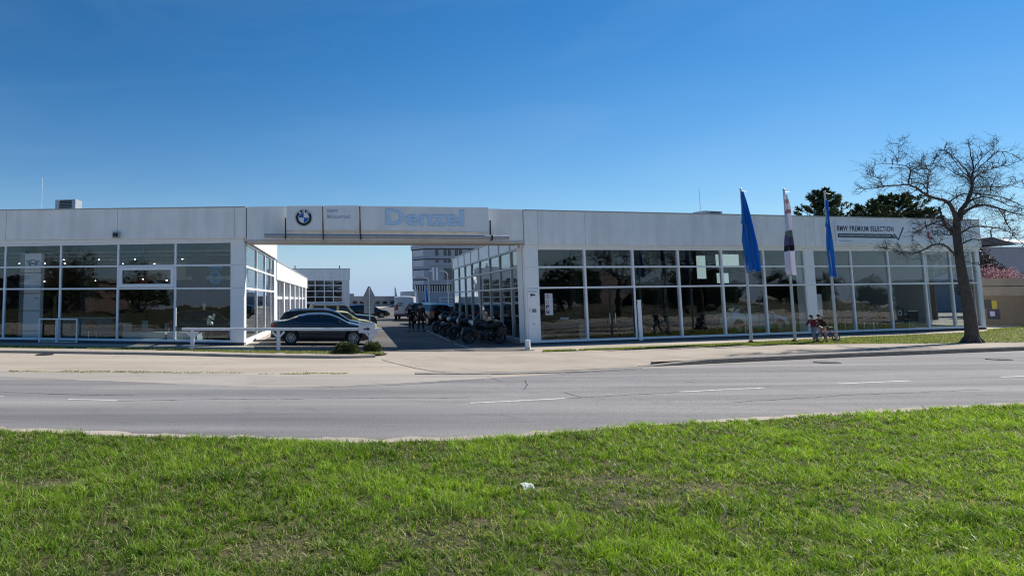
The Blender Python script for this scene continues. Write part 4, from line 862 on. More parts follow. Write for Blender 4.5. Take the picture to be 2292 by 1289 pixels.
def cloth_mat(name, base, bands=None):
    m = bpy.data.materials.new(name); m.use_nodes = True; nt = m.node_tree; N = nt.nodes.new; L = nt.links.new
    b = nt.nodes["Principled BSDF"]; b.inputs["Roughness"].default_value = 0.75; out = nt.nodes["Material Output"]
    tl = N("ShaderNodeBsdfTranslucent"); mx = N("ShaderNodeMixShader"); mx.inputs[0].default_value = 0.28
    L(b.outputs[0], mx.inputs[1]); L(tl.outputs[0], mx.inputs[2]); L(mx.outputs[0], out.inputs[0])
    if bands is None:
        b.inputs["Base Color"].default_value = (*base, 1); tl.inputs[0].default_value = (*base, 1)
    else:
        tc = N("ShaderNodeTexCoord"); sp = N("ShaderNodeSeparateXYZ"); L(tc.outputs["Object"], sp.inputs[0])
        nz = N("ShaderNodeTexNoise"); nz.inputs["Scale"].default_value = 2.5; L(tc.outputs["Object"], nz.inputs["Vector"])
        ad = N("ShaderNodeMath"); ad.operation = 'MULTIPLY_ADD'; ad.inputs[1].default_value = 0.5; L(nz.outputs[0], ad.inputs[0]); L(sp.outputs[2], ad.inputs[2])
        mr = N("ShaderNodeMapRange"); mr.inputs[1].default_value = 3.2 + 0.25; mr.inputs[2].default_value = 7.0 + 0.25; L(ad.outputs[0], mr.inputs[0])
        r = N("ShaderNodeValToRGB"); r.color_ramp.interpolation = 'CONSTANT'; e = r.color_ramp.elements
        e[0].position = 0; e[0].color = (*bands[0][1], 1); e[1].position = bands[1][0]; e[1].color = (*bands[1][1], 1)
        for p_, c_ in bands[2:]: x = e.new(p_); x.color = (*c_, 1)
        L(mr.outputs[0], r.inputs[0]); L(r.outputs[0], b.inputs["Base Color"]); L(r.outputs[0], tl.inputs[0])
    MATS[name] = m; return m
blue_cloth = cloth_mat("blue flag cloth", (0.012, 0.20, 0.62))
pic_cloth = cloth_mat("printed flag cloth", (0.6, 0.6, 0.6), [(0, (0.82, 0.80, 0.88)), (0.27, (0.02, 0.02, 0.03)), (0.33, (0.13, 0.12, 0.22)), (0.45, (0.20, 0.27, 0.22)), (0.50, (0.80, 0.78, 0.86)), (0.72, (0.55, 0.30, 0.33)), (0.76, (0.80, 0.76, 0.80)), (0.85, (0.62, 0.45, 0.45)), (0.89, (0.8, 0.8, 0.86))])
def flag_cloth(name, label, base, outline, m, seed, folds=5, amp=0.10, emblem=None):
    """outline rows: (z, left, right) relative to the pole axis; hangs in folds of real depth"""
    t = thing(name, label, "flag", (base.x, base.y, zg(base.x)), 0, "flags before the right wing"); M = frame((base.x, base.y - 0.0, 0.0))
    n, mrows = 34, 60; zs = [o[0] for o in outline][::-1]; ls = [o[1] for o in outline][::-1]; rs = [o[2] for o in outline][::-1]
    rnd = random.Random(seed); ph = rnd.uniform(0, 6)
    vs = []
    for j in range(mrows + 1):
        z = outline[0][0] + (outline[-1][0] - outline[0][0]) * j / mrows
        l = np.interp(z, zs, ls); r = np.interp(z, zs, rs); w = r - l
        for i in range(n + 1):
            u = i / n; a = min(amp, w * 0.28)
            x = l + w * u + 0.012 * math.sin(9 * u + z * 2 + ph)
            y = -0.08 + a * math.sin(folds * PI * u + ph + 0.25 * math.sin(z * 1.7)) * (0.35 + 0.65 * u) + 0.03 * math.sin(z * 3.1 + u * 4)
            z2 = z - 0.06 * math.sin(PI * u * 2.3 + ph) * (j / mrows) ** 2
            vs.append((x, y, z2))
    b = MB(); b.add(vs, [(j * (n + 1) + i, j * (n + 1) + i + 1, (j + 1) * (n + 1) + i + 1, (j + 1) * (n + 1) + i) for j in range(mrows) for i in range(n)])
    o = b.build("cloth", m, t, M, smooth=True); sm = o.modifiers.new("thick", 'SOLIDIFY'); sm.thickness = 0.006
    return t
p1 = flag_pole(1682, 768, "left flag pole of the three before the right wing", 7.0)
flag_cloth("flag", "blue flag with a broad lower fold, left one of the two blue flags", p1, [(6.9, -0.05, 0.05), (6.2, -0.04, 0.17), (5.62, -0.12, 0.27), (5.48, -0.14, 0.30), (5.40, -0.03, 0.32), (4.6, 0.0, 0.42), (3.9, 0.02, 0.50), (3.45, 0.04, 0.58), (3.36, 0.10, 0.44)], blue_cloth, 3)
flag_cloth("flag_tail", "narrow blue strip of cloth hanging left of the left flag pole", p1, [(5.5, -0.12, 0.0), (4.9, -0.16, -0.03), (4.7, -0.17, -0.03), (4.4, -0.12, -0.02), (3.5, -0.07, 0.01), (3.3, -0.03, 0.01)], blue_cloth, 5, folds=2, amp=0.04)
p2 = flag_pole(1780, 766, "middle flag pole of the three, carrying the printed white flag", 7.0)
flag_cloth("flag", "white printed flag with a black band and reddish marks on the middle pole", p2, [(6.8, -0.03, 0.06), (6.2, -0.06, 0.14), (5.6, -0.10, 0.15), (5.0, -0.13, 0.13), (4.2, -0.22, 0.12), (3.8, -0.26, 0.14), (3.4, -0.28, 0.18), (3.22, -0.2, 0.2)], pic_cloth, 8, folds=3)
p3 = flag_pole(1873, 764, "right flag pole of the three, before the broad middle pillar", 6.95)
flag_cloth("flag", "blue flag hanging narrow and straight before the banner, right one of the two blue flags", p3, [(6.55, -0.04, 0.03), (5.9, -0.10, 0.05), (5.4, -0.20, 0.06), (5.3, -0.15, 0.07), (4.4, -0.16, 0.08), (3.6, -0.17, 0.13), (3.2, -0.18, 0.18), (3.12, -0.1, 0.18)], blue_cloth, 12, folds=3, amp=0.08)

# ------------------------------------------------------------------ white railing, arrow board, traffic sign
rl = thing("railing", "white timber railing with braced posts before the parked grey sedan", "railing", G(622, 787))
RA, RBp = atY(410, 739, 27.6), atY(845, 741, 27.4); RA.z = RBp.z = 0
MRl = frame((RA.x, RA.y, 0), math.atan2(RBp.y - RA.y, RBp.x - RA.x)); LRl = (RBp - RA).length
wood_w = mat("white painted timber", (0.62, 0.66, 0.72), 0.6, var=0.10, vscale=5, bump=0.2, bscale=20)
MB().box(-0.05, LRl + 0.15, -0.08, 0.08, 0.83, 0.94).build("rail", wood_w, rl, MRl, bevel=0.01)
for k, px in enumerate((430, 623, 829)):
    q = MRl.inverted() @ atY(px, 760, 27.5); x = q.x
    ps_ = MB().box(x - 0.075, x + 0.075, -0.07, 0.07, 0.0, 0.828).build("post", wood_w, rl, MRl, bevel=0.01)
    b = MB()
    for sg in (-1, 1): b.hexa([(x + sg * 0.076, -0.04, 0.55), (x + sg * 0.076, 0.04, 0.55), (x + sg * 0.076, 0.04, 0.66), (x + sg * 0.076, -0.04, 0.66), (x + sg * 0.27, -0.04, 0.75), (x + sg * 0.27, 0.04, 0.75), (x + sg * 0.23, 0.04, 0.828), (x + sg * 0.23, -0.04, 0.828)])
    b.build("brace", wood_w, ps_, MRl)
ab = thing("arrow_board", "white board with black right arrow on the railing's right end", "sign", MRl @ Vector((LRl - 0.3, -0.12, 0.9)))
q = MRl.inverted() @ atY(802, 730, 27.4); x0 = q.x
MB().box(x0, x0 + 0.66, -0.115, -0.085, 0.74, 1.17).build("board", wood_w, ab, MRl)
b = MB(); arrow(b, x0 + 0.33, 0.90, 0.27, 0.16, -0.122, -0.116, left=False); b.build("arrow", blackp, ab, MRl)
fit(text_mb("SERVICE MARKT", 0.2, 0.003, 0.003), x0 + 0.05, 1.07, 0.56, 0.065, y=-0.12).build("lettering", lilac, ab, MRl)
ts = thing("traffic_sign", "grey back of a triangular traffic sign with a plate below on a thin post", "traffic sign", (4.6, 28.1, 0.05)); MTs = frame((4.6, 28.1, 0.05))
tg = mat("grey sign back", (0.25, 0.28, 0.30), 0.5, metal=0.2, var=0.08)
MB().tube((0, 0, 0), (0, 0, 2.52), 0.03, n=10).build("post", steel_w, ts, MTs)
b = MB(); b.poly([(-0.36, 1.93), (0.36, 1.93), (0.40, 1.99), (0.04, 2.58), (-0.04, 2.58), (-0.40, 1.99)], 0.035, 0.05); 
b = MB(); b.poly([(-0.33, 2.0), (-0.29, 1.93), (0.29, 1.93), (0.33, 2.0), (0.04, 2.58), (-0.04, 2.58)], 0.035, 0.05); b.build("triangle_plate", tg, ts, MTs)
MB().box(-0.22, 0.20, 0.035, 0.048, 1.45, 1.92).build("lower_plate", tg, ts, MTs)
b = MB(); b.box(-0.1, 0.1, -0.035, 0.034, 2.1, 2.14); b.box(-0.1, 0.1, -0.035, 0.034, 1.7, 1.74); b.build("clamp", galv, ts, MTs)

# wall with posters at far right, buildings beyond
wl = thing("boundary_wall", "long brown grey rendered wall beyond the right wing", "wall", (43, 40, 0.4)); A0, A1 = atY(2190, 700, 42.5), atY(2500, 700, 37.5)
MWl = frame((A0.x, A0.y, 0.45), math.atan2(A1.y - A0.y, A1.x - A0.x)); LWl = (A1 - A0).length + 8
wbm = mat("brown grey render", (0.20, 0.165, 0.125), 0.9, var=0.18, vscale=0.6, bump=0.2); wb2 = mat("weathered stone band", (0.27, 0.24, 0.20), 0.9, var=0.22, vscale=1.2)
MB().box(0, LWl, 0, 0.3, -0.1, 1.85).build("render", wbm, wl, MWl); MB().box(0, LWl, -0.06, 0.36, 1.85, 2.42).build("upper_band", wb2, wl, MWl); MB().box(0, LWl, -0.1, 0.4, 2.47, 2.92).build("coping", wb2, wl, MWl); MB().box(0, LWl, 0.02, 0.3, 2.42, 2.47).build("joint", dark, wl, MWl)
ptp = thing("poster", "torn colourful poster with yellow spot on the brown wall", "poster", MWl @ Vector((1.5, -0.02, 1.0))); q = MWl.inverted() @ atY(2218, 690, 42.3)
b = MB(); x = q.x; b.box(x - 0.2, x + 0.2, -0.012, -0.002, 1.05, 1.62, 0); b.box(x + 0.2, x + 0.42, -0.012, -0.002, 1.05, 1.55, 1); b.box(x - 0.05, x + 0.5, -0.013, -0.002, 0.42, 1.04, 2); b.box(x + 0.08, x + 0.3, -0.016, -0.0135, 0.6, 0.9, 3); b.build("sheet", [dark, mat("poster yellow", (0.5, 0.42, 0.05), 0.6), navy, lilac], ptp, MWl)
ho = thing("house", "blue grey house with pitched dark roof and sunlit white gable edge at far right", "house", (80, 72, 0)); Ho = frame((0, 72, 0), 0)
hx0 = atY(2185, 600, 72).x; hx1 = atY(2420, 600, 72).x
MB().box(hx0, hx1, 0, 14, 0, 7.7).build("wall", mat("house blue grey", (0.26, 0.29, 0.34), 0.7, var=0.08), ho, Ho)
MB().box(hx0 + 6, hx1, -0.3, -0.02, 6.9, 7.65).build("balcony_front", mat("house pale trim", (0.5, 0.54, 0.6), 0.6), ho, Ho)
pr = atY(2212, 531, 72).x; ph_ = atY(2212, 531, 72).z
b = MB(); b.poly([(hx0 - 3.5, 7.9), (pr, ph_), (pr + 2.7, 7.9)], -0.4, 3.9); b.build("dark_gable", mat("dark roof sheet", (0.09, 0.09, 0.11), 0.7), ho, Ho)
b = MB(); q0, q1, q2, q3 = Vector((pr + 0.2, 0.5, ph_ - 0.1)), Vector((pr + 2.9, -0.45, 7.95)), Vector((pr + 16, -0.45, 7.9)), Vector((pr + 13, 6.0, 8.6)); up_ = Vector((0, 0, 0.12))
b.hexa([q1, q2, q3, q0, q1 + up_, q2 + up_, q3 + up_, q0 + up_]); b.build("sunlit_roof", wall_w, ho, Ho)
for k in range(2): MB().box(hx0 + 10.5 + k * 3.4, hx0 + 13.2 + k * 3.4, -0.05, -0.01, 4.6, 6.2).build("window", carglass, ho, Ho)
MB().tube((pr, -0.3, ph_), (pr, -0.3, ph_ + 0.7), 0.06, n=6).build("roof_spike", dark, ho, Ho)

# ------------------------------------------------------------------ cars
def paint(name, col, metal=0.25, rough=0.28):
    return mat(name, col, rough, metal=metal, spec=0.5, coat=0.45)
def wheel_parts(parent, M, c, r, w, side, kids=True, spokes=10):
    """c = wheel centre, side +1 = outer face towards +y"""
    b = MB(); h = w / 2
    b.lathe([(-h, r * 0.66), (-h, r * 0.93), (-h * 0.7, r), (h * 0.7, r), (h, r * 0.93), (h, r * 0.68), (h * 0.9, r * 0.66), (-h, r * 0.66)], c, 'y', 30)
    ty = b.build("wheel", rubber, parent, M, smooth=True)
    b = MB(); o = side * h * 0.55; cc = (c[0], c[1] + o, c[2])
    b.lathe([(side * 0.0, r * 0.665), (side * h * 0.38, r * 0.66), (side * h * 0.30, r * 0.60), (-side * 0.03, r * 0.58)], cc, 'y', 30)
    b.lathe([(side * 0.035, 0.001), (side * 0.03, r * 0.12), (side * 0.0, r * 0.14)], cc, 'y', 14)
    for k in range(spokes):
        a = 2 * PI * k / spokes + 0.2; u = Vector((math.cos(a), 0, math.sin(a))); n = Vector((-u.z, 0, u.x)); C_ = Vector(cc); e = 0.013 + 0.012 * (k % 2)
        q = []
        for yy in (-0.012, 0.012):
            q += [C_ + u * r * 0.10 + n * 0.022 + Vector((0, side * 0.02 + yy, 0)), C_ + u * r * 0.61 + n * e + Vector((0, side * 0.02 + yy, 0)), C_ + u * r * 0.61 - n * e + Vector((0, side * 0.02 + yy, 0)), C_ + u * r * 0.10 - n * 0.022 + Vector((0, side * 0.02 + yy, 0))]
        b.hexa(q)
    b.build("rim", rim_m, ty, M, smooth=True)
    b = MB(); b.lathe([(0, 0.001), (0, r * 0.6)], (c[0], c[1] + side * 0.005, c[2]), 'y', 24); b.build("brake_disc", dark, ty, M)
def make_car(name, label, cat, P, paint_m, M, group=None, roof_m=None):
    """P: L, W, belt[(x,z)], roof[(x,z)], wheels (x_rear, x_front), r, zb ; faces +x, x from 0 (rear) to L"""
    L, W = P["L"], P["W"]; t = link(name, None, None, M); tag(t, label, cat, group)
    xr, xf = P["wheels"]; r = P["r"]; zb0 = P.get("zb", 0.22); tuck = P.get("tuck", 0.40)
    n = 110; X = [L * i / n for i in range(n + 1)]
    belt = lambda x: float(np.interp(x, *zip(*P["belt"]))); roof = lambda x: max(float(np.interp(x, *zip(*P["roof"]))), belt(x) + 0.012)
    ker = lambda f, x: (f(max(0, x - 0.06)) + f(x) * 2 + f(min(L, x + 0.06))) / 4
    rnd_ = P.get("endr", 0.55)
    def hw(x):
        e = min(x, L - x); k = 1.0 if e > rnd_ else (1 - (1 - e / rnd_) ** 2.3 * 0.26)
        return W / 2 * k
    def sec_(x):
        zb = zb0 + (0.10 if x < 0.25 or x > L - 0.2 else 0); w = hw(x); be = ker(belt, x); ro = max(ker(roof, x), be + 0.012); ar = -1
        for cx in (xr, xf):
            d = abs(x - cx)
            if d < r + 0.055: ar = max(ar, r * 1.0 + math.sqrt((r + 0.055) ** 2 - d * d))
        a1 = max(zb, ar) ; a2 = max(zb + 0.10, ar + 0.012); mid = max(be * 0.60, ar + 0.03); h = ro - be
        if be < mid + 0.03: mid = be - 0.03
        wr = w * 0.955 - h * tuck; wr = max(wr, w * 0.62)
        if h < 0.05: e6 = (w * 0.86, be + h * 0.6); e7 = (w * 0.5, be + h + 0.018)
        else: e6 = (wr + 0.02, ro - 0.045 if h > 0.12 else ro - h * 0.35); e7 = (wr * 0.72, ro)
        return [(0, zb), (w * 0.90, a1), (w * 0.985, a2), (w, mid), (w * 0.99, be - 0.10 if be - 0.10 > mid else mid + 0.01), (w * 0.955, be), e6, e7, (0, (ro if h >= 0.05 else be + h + 0.02) + 0.02)]
    S = [sec_(x) for x in X]; vs = []; m = 9
    for x, s_ in zip(X, S):
        vs += [(x, -y, z) for y, z in s_] + [(x, y, z) for y, z in s_[::-1][1:-1]]
    k = 2 * m - 2; fs = []; mi = []
    ggx = P.get("glass", None)
    for i in range(n):
        for j in range(k):
            fs.append((i * k + j, i * k + (j + 1) % k, (i + 1) * k + (j + 1) % k, (i + 1) * k + j)); mi.append(0)
            if roof_m and j in (5, 10) and roof(X[i]) - belt(X[i]) > 0.3: mi[-1] = 1
    fs.append(tuple(range(k))); fs.append(tuple(range(n * k + k - 1, n * k - 1, -1))); mi += [0, 0]
    b = MB(); b.v = vs; b.f = fs; b.m = mi; M0 = M @ Matrix.Translation((-L / 2, 0, 0))
    body = b.build("body", [paint_m, roof_m] if roof_m else paint_m, t, M0, smooth=True)
    # side glass
    def sg(x0, x1, sl0=0.0, sl1=0.0, lo=0.10, hi=0.90):
        for sg_ in (-1, 1):
            b = MB(); vs = []; q = 12
            for i in range(q + 1):
                for f_, sh0, sh1 in ((lo, 0, 0), (hi, sl0, sl1)):
                    x = x0 + sh0 + (x1 + sh1 - x0 - sh0) * i / q; s_ = sec_(x); a, c = s_[5], s_[6]
                    y = a[0] + (c[0] - a[0]) * f_ + 0.006; z = a[1] + (c[1] - a[1]) * f_; vs.append((x, sg_ * y, z))
            b.add(vs, [(2 * i, 2 * i + 2, 2 * i + 3, 2 * i + 1) for i in range(q)]); b.build("window", carglass, t, M0, smooth=True)
    for w_ in P["windows"]: sg(*w_)
    if "trim" in P:  # chrome tubes added to carry the bright highlight along the window line
        xa, xb = P["trim"]
        for sg_ in (-1, 1):
            lo_, hi_ = [], []
            for i in range(41):
                x = xa + (xb - xa) * i / 40; s_ = sec_(x); lo_.append((x, sg_ * (s_[5][0] + 0.008), s_[5][1] + 0.015))
                f_ = 0.97; hi_.append((x, sg_ * (s_[5][0] + (s_[6][0] - s_[5][0]) * f_ + 0.010), s_[5][1] + (s_[6][1] - s_[5][1]) * f_))
            b = MB(); b.path(lo_, 0.010, 5); b.path(hi_, 0.009, 5); b.build("window_trim", chrome, t, M0)
            for xp_ in P["gaps"][:2]:
                s_ = sec_(xp_); a_, c_ = s_[5], s_[6]; b = MB(); b.path([(xp_ - 0.02, sg_ * (a_[0] + 0.009), a_[1]), (xp_ - 0.02 - 0.03, sg_ * (c_[0] + 0.012), c_[1])], 0.018, 5); b.build("window_pillar", dark, t, M0)
    def cross(x0, x1, name_):
        b = MB(); vs = []; q, p = 8, 8
        for i in range(q + 1):
            x = x0 + (x1 - x0) * i / q; s_ = sec_(x)
            for j in range(p + 1):
                u = -1 + 2 * j / p; a = abs(u); pts = [s_[8], s_[7], s_[6]]
                y = a * s_[6][0] * 0.90; yy = [0, s_[7][0], s_[6][0]]; z = float(np.interp(y, yy, [s_[8][1], s_[7][1], s_[6][1]]))
                vs.append((x, y * (1 if u >= 0 else -1), z + 0.007))
        b.add(vs, [(i * (p + 1) + j, i * (p + 1) + j + 1, (i + 1) * (p + 1) + j + 1, (i + 1) * (p + 1) + j) for i in range(q) for j in range(p)]); b.build(name_, carglass, t, M0, smooth=True)
    if P.get("ws"): cross(*P["ws"], "windscreen")
    if P.get("rw"): cross(*P["rw"], "rear_window")
    for cx in (xr, xf):
        for sg_ in (-1, 1): wheel_parts(t, M0, (cx, sg_ * (W / 2 - 0.125), r), r, 0.21, sg_)
    # lights, grille, mirrors, handles, plate
    zh = P["zh"]; zt_ = P["zt"]
    for sg_ in (-1, 1):
        b = MB(); w = hw(L - 0.16)
        b.hexa([(L - 0.42, sg_ * (hw(L - 0.42) + 0.004), zh + 0.03), (L - 0.03, sg_ * (w * 0.80), zh - 0.05), (L + 0.012, sg_ * w * 0.50, zh - 0.05), (L - 0.3, sg_ * w * 0.6, zh - 0.04),
                (L - 0.45, sg_ * (hw(L - 0.42) - 0.02), zh + 0.10), (L - 0.08, sg_ * (w * 0.80), zh + 0.065), (L - 0.02, sg_ * w * 0.50, zh + 0.055), (L - 0.3, sg_ * w * 0.6, zh + 0.07)]); b.build("headlight", headl, t, M0, bevel=0.01)
        w = hw(0.12); tw = P.get("tl", 0.14)
        b = MB(); b.hexa([(-0.012, sg_ * w * 0.55, zt_), (-0.004, sg_ * w * 0.90, zt_), (0.26, sg_ * (hw(0.26) + 0.006), zt_ + 0.02), (0.2, sg_ * w * 0.6, zt_),
                          (-0.004, sg_ * w * 0.55, zt_ + tw), (0.0, sg_ * w * 0.90, zt_ + tw), (0.24, sg_ * (hw(0.26) + 0.002), zt_ + tw - 0.01), (0.2, sg_ * w * 0.6, zt_ + tw)]); b.build("tail_light", taill, t, M0, bevel=0.01)
        xm = P["mirror"]; s_ = sec_(xm); y0 = s_[5][0]
        b = MB(); b.box(xm - 0.06, xm + 0.07, min(sg_ * (y0 - 0.02), sg_ * (y0 + 0.17)), max(sg_ * (y0 - 0.02), sg_ * (y0 + 0.17)), s_[5][1] + 0.03, s_[5][1] + 0.17); b.build("mirror", paint_m, t, M0, bevel=0.03)
        for xh in P["handles"]:
            s_ = sec_(xh); y = s_[4][0]; b = MB(); b.box(xh - 0.1, xh + 0.1, min(sg_ * (y - 0.02), sg_ * (y + 0.022)), max(sg_ * (y - 0.02), sg_ * (y + 0.022)), s_[4][1] - 0.015, s_[4][1] + 0.015); b.build("door_handle", paint_m, t, M0, bevel=0.006)
        b = MB()
        for xd in P["gaps"]:
            for z0_, z1_ in ((zb0 + 0.16, belt(xd) - 0.02),):
                s_ = sec_(xd); b.box(xd - 0.004, xd + 0.004, min(sg_ * s_[4][0] * 0.99, sg_ * (s_[3][0] + 0.003)), max(sg_ * s_[4][0] * 0.99, sg_ * (s_[3][0] + 0.003)), z0_, z1_)
        b.build("door_gap", dark, t, M0)
    b = MB(); b.box(L - 0.04, L + 0.022, -hw(L) * 0.36, hw(L) * 0.36, zh - 0.15, zh + 0.04); b.box(L - 0.03, L + 0.008, -hw(L) * 0.85, hw(L) * 0.85, 0.28, 0.42); b.build("grille", dark, t, M0, bevel=0.01)
    for x_, nm in ((-0.022, "license_plate"), (L + 0.006, "license_plate")):
        b = MB(); b.box(x_, x_ + 0.018, -0.26, 0.26, zt_ - 0.22 if x_ < 0 else 0.43, zt_ - 0.11 if x_ < 0 else 0.54); b.build(nm, logo_white, t, M0)
    if P.get("rails"):
        b = MB()
        for sg_ in (-1, 1): b.path([(P["rails"][0], sg_ * (W / 2 - 0.24), roof(P["rails"][0])), (P["rails"][0] + .12, sg_ * (W / 2 - 0.25), roof(P["rails"][0]) + .06), (P["rails"][1] - .12, sg_ * (W / 2 - 0.25), roof(P["rails"][1]) + .06), (P["rails"][1], sg_ * (W / 2 - 0.24), roof(P["rails"][1]))], 0.016)
        b.build("roof_rail", steel, t, M0)
    return t
SEDAN = dict(L=4.72, W=1.83, wheels=(0.93, 3.80), r=0.335, belt=[(0, 0.90), (0.08, 1.02), (0.5, 1.075), (0.8, 1.06), (1.4, 1.0), (3.0, 0.955), (3.55, 0.955), (4.2, 0.84), (4.58, 0.70), (4.72, 0.58)],
             roof=[(0, 0.9), (0.55, 1.09), (0.8, 1.14), (1.25, 1.31), (1.7, 1.41), (2.3, 1.44), (2.75, 1.405), (3.1, 1.27), (3.62, 0.99), (4.3, 0.85), (4.72, 0.59)],
             windows=[(1.0, 1.42, 0.26, 0.03), (1.47, 2.28, 0.02, 0.0), (2.36, 3.38, 0.0, -0.42)], ws=(2.86, 3.56), rw=(0.66, 1.38), mirror=3.15, handles=(1.55, 2.5), gaps=(1.43, 2.33, 3.30), zh=0.66, zt=0.82, trim=(0.95, 3.45))
WAGON = dict(L=4.70, W=1.83, wheels=(0.93, 3.78), r=0.335, belt=[(0, 0.86), (0.08, 0.98), (0.5, 1.02), (1.4, 1.0), (3.0, 0.955), (3.5, 0.955), (4.2, 0.84), (4.58, 0.70), (4.70, 0.58)],
             roof=[(0, 0.9), (0.10, 1.02), (0.28, 1.25), (0.50, 1.38), (1.2, 1.45), (2.2, 1.47), (2.7, 1.42), (3.1, 1.27), (3.58, 0.99), (4.7, 0.6)],
             windows=[(0.55, 1.35, 0.15, 0.0), (1.42, 2.26, 0.0, 0.0), (2.34, 3.36, 0.0, -0.42)], ws=(2.84, 3.52), rw=(0.14, 0.42), mirror=3.12, handles=(1.5, 2.48), gaps=(1.38, 2.30, 3.28), zh=0.66, zt=0.84, trim=(0.5, 3.4), rails=(0.6, 2.7))
TALL = dict(WAGON, belt=[(x, z + 0.06) for x, z in WAGON["belt"]], roof=[(x, z + (0.13 if z > 1.2 else 0.06)) for x, z in WAGON["roof"]])
HATCH = dict(L=3.86, W=1.73, wheels=(0.62, 3.12), r=0.31, belt=[(0, 0.80), (0.1, 0.94), (2.7, 0.94), (3.3, 0.88), (3.7, 0.74), (3.86, 0.58)],
             roof=[(0, 0.82), (0.12, 1.05), (0.32, 1.34), (0.7, 1.41), (1.9, 1.42), (2.25, 1.37), (2.85, 0.97), (3.86, 0.6)],
             windows=[(0.5, 1.2, 0.02, 0), (1.28, 2.68, 0, -0.36)], ws=(2.3, 2.8), rw=(0.14, 0.3), mirror=2.5, handles=(1.5,), gaps=(1.3, 2.7), zh=0.68, zt=0.78)
SUV = dict(L=4.60, W=1.86, wheels=(0.86, 3.68), r=0.37, zb=0.28, belt=[(0, 0.95), (0.08, 1.08), (2.9, 1.06), (3.4, 1.06), (4.2, 0.97), (4.5, 0.80), (4.60, 0.68)],
           roof=[(0, 0.98), (0.1, 1.2), (0.3, 1.55), (0.6, 1.64), (2.4, 1.66), (2.7, 1.60), (3.45, 1.09), (4.6, 0.7)],
           windows=[(0.5, 1.3, 0.1, 0), (1.38, 2.2, 0, 0), (2.28, 3.3, 0, -0.45)], ws=(2.78, 3.38), rw=(0.1, 0.32), mirror=3.05, handles=(1.45, 2.4), gaps=(1.34, 2.24, 3.2), zh=0.80, zt=0.95, rails=(0.5, 2.5))
BOXY = dict(L=4.25, W=1.80, wheels=(0.78, 3.35), r=0.37, zb=0.30, endr=0.3, tuck=0.16, belt=[(0, 1.0), (0.05, 1.12), (2.8, 1.10), (3.0, 1.10), (4.05, 1.02), (4.2, 0.9), (4.25, 0.75)],
            roof=[(0, 1.1), (0.06, 1.6), (0.14, 1.74), (0.4, 1.78), (2.3, 1.78), (2.42, 1.72), (2.95, 1.13), (4.25, 0.8)],
            windows=[(0.3, 0.95, 0, 0), (1.10, 1.75, 0, 0), (1.90, 2.75, 0, -0.36)], ws=(2.46, 2.9), rw=(0.05, 0.1), mirror=2.7, handles=(1.25, 2.0), gaps=(1.03, 1.83, 2.75), zh=0.86, zt=0.95, rails=(0.3, 2.3))
VAN = dict(L=5.4, W=2.0, wheels=(1.0, 4.45), r=0.35, zb=0.35, endr=0.12, tuck=0.10, belt=[(0, 1.25), (0.05, 1.35), (4.0, 1.3), (4.6, 1.22), (5.3, 0.95), (5.4, 0.75)],
           roof=[(0, 2.1), (0.05, 2.24), (0.3, 2.30), (3.6, 2.30), (4.0, 2.2), (4.75, 1.25), (5.4, 0.8)],
           windows=[(3.5, 4.4, 0, -0.35)], ws=(4.1, 4.65), rw=None, mirror=4.2, handles=(3.6,), gaps=(2.2, 3.4, 4.4), zh=0.85, zt=0.95, tl=0.5)
def cm(x, y, rz, dz=0.012): return frame((x, y, zg(x) + dz), rz)
gC = "cars parked in the showroom yard"
make_car("parked_car", "dark grey sedan parked side-on behind the white railing", "car", SEDAN, paint("dark grey car paint", (0.045, 0.048, 0.058), 0.35, 0.30), cm(2.93, 31.85, R(-3.5)), gC)
make_car("parked_car", "dark blue tall estate car parked just behind the grey sedan", "car", TALL, paint("dark blue car paint", (0.01, 0.018, 0.045)), cm(3.35, 35.0, R(-3)), gC)
make_car("parked_car", "yellow small hatchback mostly hidden behind the dark blue estate", "car", HATCH, paint("yellow car paint", (0.62, 0.50, 0.12), 0.0), cm(4.65, 38.2, R(-3)), gC)
make_car("parked_car", "boxy black off-roader with cream window pillars behind the yellow hatchback", "car", BOXY, paint("black car paint", (0.008, 0.010, 0.012)), cm(5.25, 42.8, R(-3)), gC, roof_m=paint("cream car paint", (0.55, 0.46, 0.28), 0.0))
blk = paint("black car paint", (0.008, 0.010, 0.012))
make_car("parked_car", "black small car standing crosswise before the white van's left side", "car", WAGON, blk, cm(11.9, 74, R(-4)), gC)
vn = make_car("parked_van", "white panel van with dark rear lettering seen from behind", "van", VAN, paint("white van paint", (0.62, 0.63, 0.62), 0.0, 0.35), cm(14.75, 67.5, R(73)), gC)
VM = WM[vn.name] @ Matrix.Translation((-2.7, 0, 0))
VR = VM @ Matrix.Rotation(-PI / 2, 4, 'Z')          # text frame on the rear doors: x to the right
fit(text_mb("A. WEISS", 0.2, 0.003, 0.01), -0.72, 1.55, 0.62, 0.12, y=-0.035).build("lettering", dark, vn, VR)
fit(text_mb("Tischler", 0.2, 0.003, 0.01), -0.76, 1.34, 0.66, 0.14, y=-0.035).build("lettering", dark, vn, VR)
b = MB(); b.box(-0.005, 0.005, -0.03, -0.01, 0.5, 2.15); b.box(0.1, 0.2, -0.04, -0.01, 0.98, 1.12); b.box(-0.95, 0.95, -0.09, 0.0, 0.36, 0.60); b.build("rear_bumper", dark, vn, VR)
make_car("parked_car", "black van-like car right of the two people in the yard shade", "car", SUV, blk, cm(13.8, 54.5, R(100)), gC)
make_car("parked_car", "dark blue car with bright reflections near the far end of the side glazing", "car", WAGON, paint("dark blue car paint", (0.01, 0.018, 0.045)), cm(16.6, 57.5, R(172)), gC)
make_car("parked_car", "dark car just showing behind the black van-like car", "car", SUV, blk, cm(16.2, 63.5, R(5)), gC)
